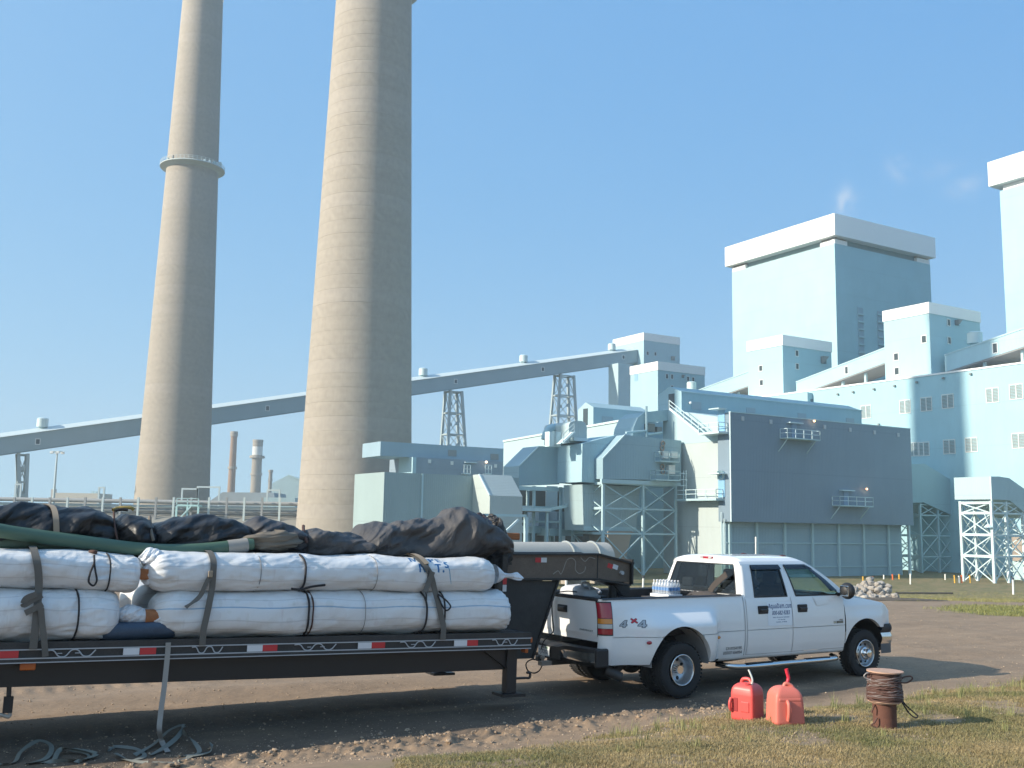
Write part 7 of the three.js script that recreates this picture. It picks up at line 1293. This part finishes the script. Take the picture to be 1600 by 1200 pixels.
  mesh('grille', new RoundedBoxGeometry(0.06, 0.30, 1.1, 3, 0.02).translate(4.93, 0.96, 0), std([0.10, 0.10, 0.10], 0.4), T); mesh('grille_bar', new RoundedBoxGeometry(0.04, 0.06, 1.6, 2, 0.015).translate(4.965, 0.97, 0), chrome, T);
  mesh('nose_panel', mbox(4.80, 4.93, 0.78, 1.06, -0.84, 0.84), plastic, T);
  const fbProf = (y0, y1, bulge, mat, name) => mesh(name, patch(40, 8, (u, v) => { const b = 2 * u - 1, y = lerp(y0, y1, v), e = Math.pow(Math.abs(b), 5); const q = Math.max(0, (Math.abs(b) - 0.72) / 0.28), xx = 5.03 - 0.06 * b * b - 0.36 * (1 - Math.sqrt(1 - Math.min(1, q) ** 2)); return [xx + bulge * Math.sin(v * Math.PI), y, Math.sign(b) * Math.min(0.975, Math.abs(b) * 1.06) + bulge * 0.4 * Math.sign(b) * (q > 0 ? q : 0) * Math.sin(v * Math.PI)]; }), mat, T);
  fbProf(0.70, 0.845, 0.03, plastic, 'bumper_cap'); fbProf(0.52, 0.70, 0.03, chrome, 'front_bumper'); fbProf(0.36, 0.52, 0.0, std([0.10, 0.105, 0.11], 0.5), 'front_valance');
  // rear step bumper: chrome face, black pads, plate recess
  const rb = mesh('rear_bumper', patch(50, 10, (u, v) => { const b = 2 * u - 1, y = lerp(0.53, 0.70, v), e = Math.pow(Math.abs(b), 7), c = Math.exp(-((b / 0.30) ** 4)); return [-1.50 + 0.20 * e + 0.03 * c + 0.015 * Math.cos(v * Math.PI), y - 0.03 * c, b * 1.03]; }), chrome, T);
  mesh('step_pad', patch(40, 6, (u, v) => { const b = 2 * u - 1, e = Math.pow(Math.abs(b), 7), c = Math.exp(-((b / 0.30) ** 4)); return [lerp(-1.515 + 0.20 * e + 0.02 * c, -1.30, v), 0.715 + 0.015 * Math.sin(v * 3) - 0.05 * c * (1 - v), b * 1.035]; }), plastic, rb);
  mesh('pad_edge', patch(40, 3, (u, v) => { const b = 2 * u - 1, e = Math.pow(Math.abs(b), 7), c = Math.exp(-((b / 0.30) ** 4)); return [-1.517 + 0.20 * e + 0.02 * c, lerp(0.665, 0.722, v) - 0.05 * c, b * 1.036]; }), plastic, rb);
  mesh('lower_valance', patch(40, 4, (u, v) => { const b = 2 * u - 1, e = Math.pow(Math.abs(b), 7); return [-1.49 + 0.22 * e + 0.06 * (1 - v), lerp(0.47, 0.535, v), b * 1.0]; }), plastic, rb);
  for (const s of [-1, 1]) mesh('bumper_end_cap', new RoundedBoxGeometry(0.22, 0.26, 0.07, 4, 0.03).translate(-1.33, 0.60, s * 1.015), plastic, rb);
  mesh('plate_recess', mbox(-1.50, -1.46, 0.50, 0.66, -0.24, 0.24), plastic, rb);
  const pt = decal(256, 128, (k, w, h) => { k.fillStyle = '#c9cfd2'; k.fillRect(0, 0, w, h); k.fillStyle = '#7f9a86'; k.fillRect(150, 4, 70, 26); k.fillStyle = '#93888a'; k.fillRect(60, 8, 76, 18); k.fillStyle = '#39485c'; k.font = 'bold 70px sans-serif'; k.textAlign = 'center'; k.fillText('7J72G1', w / 2, 98, 226); });
  mesh('license_plate', patch(4, 4, (u, v) => [-1.512, lerp(0.515, 0.655, v), lerp(-0.30, 0.0, u)]), new THREE.MeshStandardMaterial({ map: pt, roughness: 0.5 }), rb);
  mesh('hitch_receiver', mbox(-1.52, -1.1, 0.40, 0.49, -0.05, 0.05), darkMetal, T);
  mesh('hitch_ball_mount', merge([mbox(-1.68, -1.5, 0.40, 0.46, -0.05, 0.05), new THREE.SphereGeometry(0.035, 14, 10).translate(-1.63, 0.51, 0), new THREE.CylinderGeometry(0.02, 0.02, 0.06, 10).translate(-1.63, 0.47, 0)]), rustSteel, T);
  // wiring lead over the tailgate and the loop below the bumper
  mesh('wiring_lead', tube([[-0.4, 1.36, -0.22], [-0.9, 1.42, -0.18], [-1.2, 1.44, -0.08], [-1.31, 1.40, -0.17], [-1.325, 1.28, -0.22], [-1.325, 1.05, -0.21], [-1.33, 0.85, -0.18], [-1.50, 0.72, -0.17], [-1.535, 0.60, -0.19]], 0.009, 90, 6), rubber, T);
  mesh('breakaway_cable', tube([[-1.55, 0.44, -0.25], [-1.6, 0.44, -0.34], [-1.62, 0.36, -0.46], [-1.6, 0.27, -0.44], [-1.57, 0.245, -0.32], [-1.55, 0.30, -0.2], [-1.52, 0.40, -0.16]], 0.010, 60, 6), rubber, T);
  mesh('trailer_plug', new RoundedBoxGeometry(0.08, 0.08, 0.1, 3, 0.02).translate(-1.55, 0.47, -0.22), darkMetal, T);
  // ---- chassis
  for (const s of [-1, 1]) mesh('frame_rail', mbox(-1.3, 4.8, 0.50, 0.66, s > 0 ? 0.40 : -0.48, s > 0 ? 0.48 : -0.40), darkMetal, T);
  for (const x of [-1.0, 1.3, 3.0]) mesh('cross_member', mbox(x - 0.05, x + 0.05, 0.52, 0.62, -0.4, 0.4), darkMetal, T);
  mesh('rear_axle', new THREE.CylinderGeometry(0.06, 0.06, 1.7, 14).rotateX(Math.PI / 2).translate(0, AR, 0), darkMetal, T); mesh('differential', new THREE.SphereGeometry(0.19, 20, 14).translate(0, AR, 0), darkMetal, T);
  mesh('front_axle', new THREE.CylinderGeometry(0.05, 0.05, 1.6, 14).rotateX(Math.PI / 2).translate(FX, AR, 0), darkMetal, T);
  mesh('exhaust_pipe', tube([[2.6, 0.42, 0.35], [1.2, 0.40, 0.5], [0.4, 0.56, 0.56], [-0.4, 0.56, 0.62], [-0.75, 0.44, 0.72], [-0.98, 0.36, 0.85]], 0.055, 60, 12), darkMetal, T); mesh('exhaust_tip', new THREE.CylinderGeometry(0.075, 0.065, 0.24, 18, 1, true).rotateZ(Math.PI / 2 - 0.4).rotateY(-0.6).translate(-1.0, 0.355, 0.86), darkMetal, T);
  mesh('fuel_tank', new RoundedBoxGeometry(1.3, 0.24, 0.4, 3, 0.05).translate(1.6, 0.47, -0.62), darkMetal, T); mesh('transmission', new RoundedBoxGeometry(1.6, 0.26, 0.5, 3, 0.08).translate(2.8, 0.46, 0), darkMetal, T);
  // ---- wheels
  const tyreW = 0.225, tp = []; { const w = tyreW / 2, R = AR, r = 0.215; for (const [z, q] of [[-w * 0.72, r], [-w * 0.98, r + 0.03], [-w * 1.05, r + 0.09], [-w * 1.0, R - 0.035], [-w * 0.86, R - 0.010], [-w * 0.6, R - 0.002], [-w * 0.30, R], [-w * 0.29, R - 0.010], [-w * 0.22, R - 0.010], [-w * 0.21, R], [w * 0.21, R], [w * 0.22, R - 0.010], [w * 0.29, R - 0.010], [w * 0.30, R], [w * 0.6, R - 0.002], [w * 0.86, R - 0.010], [w * 1.0, R - 0.035], [w * 1.05, r + 0.09], [w * 0.98, r + 0.03], [w * 0.72, r]]) tp.push(new THREE.Vector2(q, z)); }
  const tyreGeo = new THREE.LatheGeometry(tp, 64).rotateX(Math.PI / 2);
  const lugs = []; for (let k = 0; k < 46; k++) { const a = k / 46 * 6.2832; for (const s of [-1, 1]) { const b = new THREE.BoxGeometry(0.03, 0.012, 0.052).translate(0, AR + 0.001, s * 0.082); b.rotateZ(a + (s > 0 ? 0.03 : -0.03)); lugs.push(b); } }
  const lugGeo = merge(lugs);
  const rimGeo = (prof, n = 48) => new THREE.LatheGeometry(prof.map((p) => new THREE.Vector2(...p)), n).rotateX(Math.PI / 2);
  // rear outer wheel: deep dish; front wheel: bulging centre
  const rearRim = rimGeo([[0.222, 0.115], [0.216, 0.122], [0.205, 0.118], [0.198, 0.09], [0.190, 0.02], [0.172, -0.05], [0.10, -0.06], [0.085, -0.055], [0.0, -0.055]]);
  const frontRim = rimGeo([[0.222, 0.115], [0.216, 0.122], [0.205, 0.118], [0.198, 0.085], [0.185, 0.055], [0.160, 0.05], [0.125, 0.085], [0.11, 0.10], [0.0, 0.10]]);
  const wheel = (x, z, s, kind) => {
    const w = mesh('wheel', tyreGeo, tireMat, T); w.position.set(x, AR, s * z); if (s < 0) w.rotation.y = Math.PI;
    mesh('tread', lugGeo, tireMat, w);
    if (kind === 'inner') { mesh('rim', rimGeo([[0.22, 0.10], [0.19, 0.0], [0.1, -0.02], [0, -0.02]], 24), darkMetal, w); return; }
    mesh('rim', kind === 'rear' ? rearRim : frontRim, alloy, w);
    mesh('rim_edge', new THREE.TorusGeometry(0.214, 0.010, 10, 60).translate(0, 0, 0.118), chrome, w);
    const nh = 8; for (let k = 0; k < nh; k++) { const a = (k + 0.5) / nh * 6.2832, r = 0.142; const o = mesh('vent_hole', new THREE.SphereGeometry(1, 14, 10).scale(0.030, 0.024, 0.012).rotateZ(a).translate(r * Math.cos(a), r * Math.sin(a), kind === 'rear' ? -0.052 : 0.070), voidMat, w); }
    if (kind === 'rear') { mesh('hub_cap', new THREE.CylinderGeometry(0.058, 0.066, 0.13, 24).rotateX(Math.PI / 2).translate(0, 0, 0.01), chrome, w); }
    else { mesh('hub_cap', rimGeo([[0.118, 0.10], [0.112, 0.135], [0.095, 0.145], [0.07, 0.148], [0.066, 0.20], [0.055, 0.212], [0, 0.214]], 36), chrome, w); for (let k = 0; k < 8; k++) { const a = k / 8 * 6.2832; mesh('lug_nut', new THREE.CylinderGeometry(0.013, 0.015, 0.04, 8).rotateX(Math.PI / 2).translate(0.088 * Math.cos(a), 0.088 * Math.sin(a), 0.158), chrome, w); } }
  };
  for (const s of [1, -1]) { wheel(0, 1.06, s, 'rear'); wheel(0, 0.765, s, 'inner'); wheel(FX, 0.865, s, 'front'); }
  // antenna
  // items kept in the bed are things of their own, below
}
// --- things in the bed
{
  const bedThing = (name, label, cat, group) => KF.place(thing(name, label, cat, [0, 0, 0], 0, group));
  // shrink wrapped bottled water on a tray
  const g = bedThing('water_pack', 'shrink wrapped pack of bottled water behind the cab window', 'water bottles');
  const film = new THREE.MeshPhysicalMaterial({ color: 0xf4f7fa, roughness: 0.25, transmission: 0.75, thickness: 0 });
  const label = std([0.16, 0.30, 0.55], 0.5), cap = std([0.8, 0.8, 0.82], 0.5);
  const bot = new THREE.LatheGeometry([[0, 0], [0.031, 0.002], [0.033, 0.02], [0.033, 0.13], [0.028, 0.16], [0.013, 0.19], [0.013, 0.205]].map((p) => new THREE.Vector2(...p)), 14), lab = new THREE.CylinderGeometry(0.0337, 0.0337, 0.05, 14, 1, true), cp = new THREE.CylinderGeometry(0.015, 0.015, 0.016, 12);
  const o = [1.02, 1.315, -0.36];
  mesh('tray', new RoundedBoxGeometry(0.30, 0.05, 0.46, 2, 0.008).translate(o[0], o[1] + 0.0, o[2]), std([0.75, 0.76, 0.78], 0.6), g);
  for (let i = 0; i < 4; i++) for (let j = 0; j < 6; j++) { const b = mesh('bottle', bot, film, g); b.position.set(o[0] - 0.105 + i * 0.07, o[1] + 0.026, o[2] - 0.175 + j * 0.07); const l = mesh('bottle_label', lab, label, b); l.position.y = 0.085; const c = mesh('bottle_cap', cp, cap, b); c.position.y = 0.212; }
  // crate under it
  const cr = bedThing('tool_crate', 'dark crate under the bottled water in the truck bed', 'crate'); mesh('box', new RoundedBoxGeometry(0.5, 0.40, 0.7, 3, 0.02).translate(1.05, 1.085, -0.36), plastic, cr); mesh('lid', new RoundedBoxGeometry(0.52, 0.02, 0.72, 2, 0.006).translate(1.05, 1.278, -0.36), darkMetal, cr);
  // white plastic seat shell and bags near the tailgate
  const s = bedThing('plastic_tote', 'pale grey plastic tote with a handle by the tailgate', 'tote'); mesh('shell', patch(24, 12, (u, v) => { const a = u * 6.2832, r = Math.sin(v * Math.PI * 0.5); return [-0.72 + 0.20 * r * Math.sign(Math.cos(a)) * Math.pow(Math.abs(Math.cos(a)), 0.6), 1.36 + 0.155 * Math.pow(Math.cos(v * Math.PI * 0.5), 0.5) + 0.01 * ns(a, v * 3), -0.38 + 0.34 * r * Math.sign(Math.sin(a)) * Math.pow(Math.abs(Math.sin(a)), 0.6)]; }), std([0.55, 0.56, 0.58], 0.6), s);
  mesh('body', mbox(-0.9, -0.54, 0.885, 1.37, -0.70, -0.06), std([0.45, 0.46, 0.48], 0.7), s);
  mesh('handle', tube([[-0.78, 1.45, -0.22], [-0.78, 1.545, -0.20], [-0.78, 1.56, -0.12], [-0.78, 1.545, -0.04], [-0.78, 1.46, -0.02]], 0.018, 30, 8), std([0.50, 0.51, 0.53], 0.5), s);
  const b2 = bedThing('plastic_bag', 'small white plastic bag on the far side of the bed', 'bag'); { const geo = new THREE.IcosahedronGeometry(1, 14), p = geo.attributes.position; for (let i = 0; i < p.count; i++) { const x = p.getX(i), y = p.getY(i), w = p.getZ(i), k = 1 + 0.3 * (1 - Math.abs(ns(x * 2, y * 2, w * 2)) * 2) - 0.15; p.setXYZ(i, -0.35 + x * k * 0.13, 1.38 + y * k * 0.075, -0.55 + w * k * 0.16); } geo.computeVertexNormals(); mesh('bag', geo, std([0.72, 0.70, 0.70], 0.5), b2); mesh('support_box', mbox(-0.5, -0.2, 0.885, 1.33, -0.75, -0.35), plastic, b2); }
  // dark strap and tarp by the cab
  const tp = bedThing('bed_tarp', 'dark folded tarp strap leaning at the cab back', 'tarp'); mesh('fold', ribbon([[1.34, 1.36, 0.30], [1.36, 1.48, 0.36], [1.38, 1.60, 0.50], [1.40, 1.70, 0.64]], 0.10, [0, 0.5, -0.6], 30, 0.008), std([0.05, 0.04, 0.035], 0.8), tp); mesh('bundle', patch(30, 10, (u, v) => [1.20 + 0.14 * (v - 0.5), 1.35 + 0.075 * Math.sin(v * Math.PI) * Math.sin(u * Math.PI) ** 0.5 + 0.02 * ns(u * 9, v * 4), lerp(0.0, 0.72, u)]), std([0.05, 0.042, 0.038], 0.8), tp); mesh('box', mbox(1.12, 1.36, 0.885, 1.35, 0.02, 0.7), plastic, tp);
  // gooseneck ball plate
  const hb = bedThing('gooseneck_hitch', 'black gooseneck ball hitch on the truck bed floor', 'hitch'); mesh('plate', mbox(-0.22, 0.02, 0.882, 0.895, -0.2, 0.2), blackSteel, hb); mesh('ball', new THREE.SphereGeometry(0.038, 16, 12).translate(-0.1, 0.93, 0), chrome, hb);
}
// ---------------------------------------------------------------- fuel cans and wire spools on the bank
{
  const red = std([0.62, 0.085, 0.075], 0.42), redFaded = std([0.66, 0.17, 0.125], 0.5);
  const place = (px, py) => { const p = groundAt(px, py); return p; };
  // body: rounded block tapering to a shoulder, hollow grip in one face
  const body = (w, d, h, shoulder, seed, flareB) => patch(72, 40, (u, v) => {
    const a = u * 6.2832, c = Math.cos(a), s = Math.sin(a), q = 0.24; let r = 1, y = v * h;
    if (v < 0.06) r = lerp(0.90, 1, Math.sqrt(v / 0.06)); const sh = shoulder;
    if (v > sh) { const t = (v - sh) / (1 - sh); r = lerp(1, 0.18, Math.pow(t, 1.15)); y = h * (sh + (1 - sh) * Math.sqrt(clamp(1 - (1 - t) ** 2)) * 1.0); }
    r *= 1 + flareB * (1 - v) * 0.12;
    if (v >= 0.999) r = 0.001;
    return [w / 2 * Math.sign(c) * Math.pow(Math.abs(c), q) * r, y, d / 2 * Math.sign(s) * Math.pow(Math.abs(s), q) * r];
  });
  {
    const p = place(1168, 1124), g = thing('fuel_can', 'red plastic fuel can with a side grip and pale bent spout', 'fuel can', [p[0], p[1] - 0.005, p[2]], -0.75, 'red fuel cans');
    mesh('body', body(0.285, 0.255, 0.40, 0.70, 1, 0), red, g);
    // raised faceted shoulder and grip window on the left front edge
    const grip = mesh('grip', tube([[-0.118, 0.10, 0.135], [-0.122, 0.13, 0.158], [-0.122, 0.19, 0.160], [-0.118, 0.235, 0.138]], 0.017, 24, 10), red, g);
    mesh('grip_recess', new RoundedBoxGeometry(0.055, 0.15, 0.02, 3, 0.008).translate(-0.068, 0.17, 0.122), std([0.30, 0.02, 0.022], 0.6), g);
    mesh('panel', new RoundedBoxGeometry(0.10, 0.11, 0.016, 3, 0.007).translate(0.045, 0.155, 0.127), red, g);
    mesh('top_handle', tube([[-0.07, 0.375, 0.0], [-0.05, 0.425, 0.0], [0.03, 0.43, 0.0], [0.075, 0.365, 0.02]], 0.02, 30, 10), red, g);
    mesh('cap', new THREE.CylinderGeometry(0.032, 0.034, 0.04, 18).translate(0.05, 0.375, 0.06), std([0.42, 0.04, 0.04], 0.5), g);
    mesh('spout', tube([[0.07, 0.37, 0.03], [0.085, 0.42, 0.03], [0.085, 0.44, 0.03], [0.06, 0.50, 0.03], [0.038, 0.54, 0.03]], 0.011, 30, 8), std([0.52, 0.55, 0.52], 0.6), g);
  }
  {
    const p = place(1227, 1129), g = thing('fuel_can', 'sun faded orange red fuel can with a red spout', 'fuel can', [p[0], p[1] - 0.005, p[2]], 0.15, 'red fuel cans');
    mesh('body', body(0.30, 0.27, 0.385, 0.60, 2, 1), redFaded, g);
    mesh('spine_grip', tube([[-0.03, 0.25, 0.125], [-0.03, 0.22, 0.165], [-0.03, 0.12, 0.170], [-0.03, 0.05, 0.150]], 0.02, 30, 10), redFaded, g);
    mesh('grip_recess', new RoundedBoxGeometry(0.13, 0.20, 0.02, 3, 0.01).translate(0.035, 0.125, 0.128), std([0.40, 0.045, 0.04], 0.6), g);
    mesh('brow', new RoundedBoxGeometry(0.26, 0.05, 0.05, 4, 0.022).translate(0.0, 0.255, 0.118), redFaded, g);
    mesh('top_handle', tube([[-0.02, 0.36, 0.02], [0.0, 0.405, 0.02], [0.06, 0.385, 0.03], [0.10, 0.31, 0.06]], 0.02, 30, 10), redFaded, g);
    mesh('spout', tube([[0.03, 0.37, 0.0], [0.035, 0.42, 0.0], [0.045, 0.46, 0.0], [0.03, 0.52, 0.0], [0.022, 0.555, 0.0]], 0.019, 30, 10), std([0.66, 0.03, 0.06], 0.45), g); mesh('spout_collar', new THREE.CylinderGeometry(0.03, 0.032, 0.04, 16).translate(0.03, 0.385, 0), std([0.10, 0.06, 0.06], 0.6), g);
  }
  // spools
  const rust = std([0.15, 0.062, 0.042], 0.85, { map: groundMap }), flangeMat = std([0.58, 0.36, 0.26], 0.7, { map: groundMap }), wireMat = std([0.095, 0.045, 0.034], 0.75), wireGrey = std([0.17, 0.13, 0.12], 0.6);
  const p = place(1384, 1137), base = [p[0], p[1] - 0.01, p[2]];
  const sc = Math.abs(p[2]) / FOCAL; // metres per pixel here
  const H1 = 40 * sc, H2 = 45 * sc, R = 26 * sc;
  {
    const g = thing('wire_spool', 'bare rusty brown spool standing on the grass under another', 'spool', base, 0, 'stacked wire spools');
    mesh('drum', new THREE.CylinderGeometry(17.5 * sc, 17 * sc, H1 - 0.014, 40).translate(-1 * sc, H1 / 2 + 0.006, 0), rust, g);
    mesh('bottom_flange', new THREE.CylinderGeometry(R * 0.86, R * 0.86, 0.012, 48).translate(0, 0.012, 0), flangeMat, g);
    mesh('top_flange', new THREE.CylinderGeometry(R * 0.82, R * 0.82, 0.010, 48).translate(0, H1 - 0.008, 0), flangeMat, g);
    mesh('wire_end', tube([[-18 * sc, H1 - 0.03, 0.05], [-22 * sc, H1 - 8 * sc, 0.08], [-25 * sc, H1 - 15 * sc, 0.08]], 0.008, 20, 6), wireMat, g); mesh('wire_end', tube([[-17 * sc, H1 * 0.45, 0.09], [-22 * sc, H1 * 0.28, 0.1], [-26 * sc, 0.05, 0.09], [-20 * sc, 0.03, 0.1]], 0.008, 20, 6), wireMat, g);
  }
  {
    const g = thing('wire_spool', 'spool wound with tangled rusty wire, on top of the bare spool', 'spool', [base[0], base[1] + H1 + 0.002, base[2]], 0, 'stacked wire spools');
    mesh('bottom_flange', new THREE.CylinderGeometry(R * 0.98, R * 0.98, 0.011, 48).translate(0, 0.008, 0), flangeMat, g);
    mesh('top_flange', new THREE.CylinderGeometry(R * 1.03, R * 1.03, 0.013, 48).rotateZ(-0.012).translate(0.01, H2 - 0.006, 0), flangeMat, g);
    mesh('core', new THREE.CylinderGeometry(R * 0.80, R * 0.86, H2 - 0.03, 40).translate(0, H2 / 2, 0), wireMat, g);
    const r = makeRng(5);
    for (let k = 0; k < 60; k++) {
      const pts = [], y0 = 0.03 + (H2 - 0.09) * r(), dy = (r() - 0.5) * 0.10, rr = R * lerp(0.96, 0.84, y0 / H2) + 0.012 * r(), ph = r() * 6.28, n = 22;
      for (let i = 0; i < n; i++) { const a = i / n * 6.2832; pts.push([(rr + 0.010 * ns(a * 2, k)) * Math.cos(a), clamp(y0 + dy * Math.sin(a + ph) + 0.008 * ns(a * 3, k * 3.1), 0.016, H2 - 0.02), (rr + 0.010 * ns(a * 2, k)) * Math.sin(a)]); }
      mesh('wire_turn', tube(pts, 0.0065, 66, 6, true), k % 4 ? wireMat : wireGrey, g);
    }
    const S = sc;
    mesh('wire_loop', tube([[-20 * S, H2 - 0.02, 0.02], [-30 * S, H2 - 4 * S, 0.05], [-33 * S, H2 - 8 * S, 0.05], [-27 * S, H2 - 12 * S, 0.05], [-17 * S, H2 - 13 * S, 0.08]], 0.008, 40, 6), std([0.30, 0.27, 0.26], 0.5), g);
    mesh('wire_loop', tube([[17 * S, H2 - 14 * S, 0.07], [28 * S, H2 - 8 * S, 0.05], [38 * S, H2 - 7 * S, 0.05], [40 * S, H2 - 10 * S, 0.05], [32 * S, H2 - 16 * S, 0.05], [18 * S, H2 - 16 * S, 0.07]], 0.008, 40, 6), wireMat, g);
    mesh('wire_loop', tube([[20 * S, 6 * S, 0.08], [26 * S, -3 * S, 0.1], [36 * S, -12 * S, 0.1], [43 * S, -19 * S, 0.1], [40 * S, -21 * S, 0.1], [31 * S, -15 * S, 0.1], [24 * S, -5 * S, 0.1], [19 * S, 4 * S, 0.09]], 0.008, 50, 6), ropeMat, g);
  }
}
renderer.render(scene, camera);
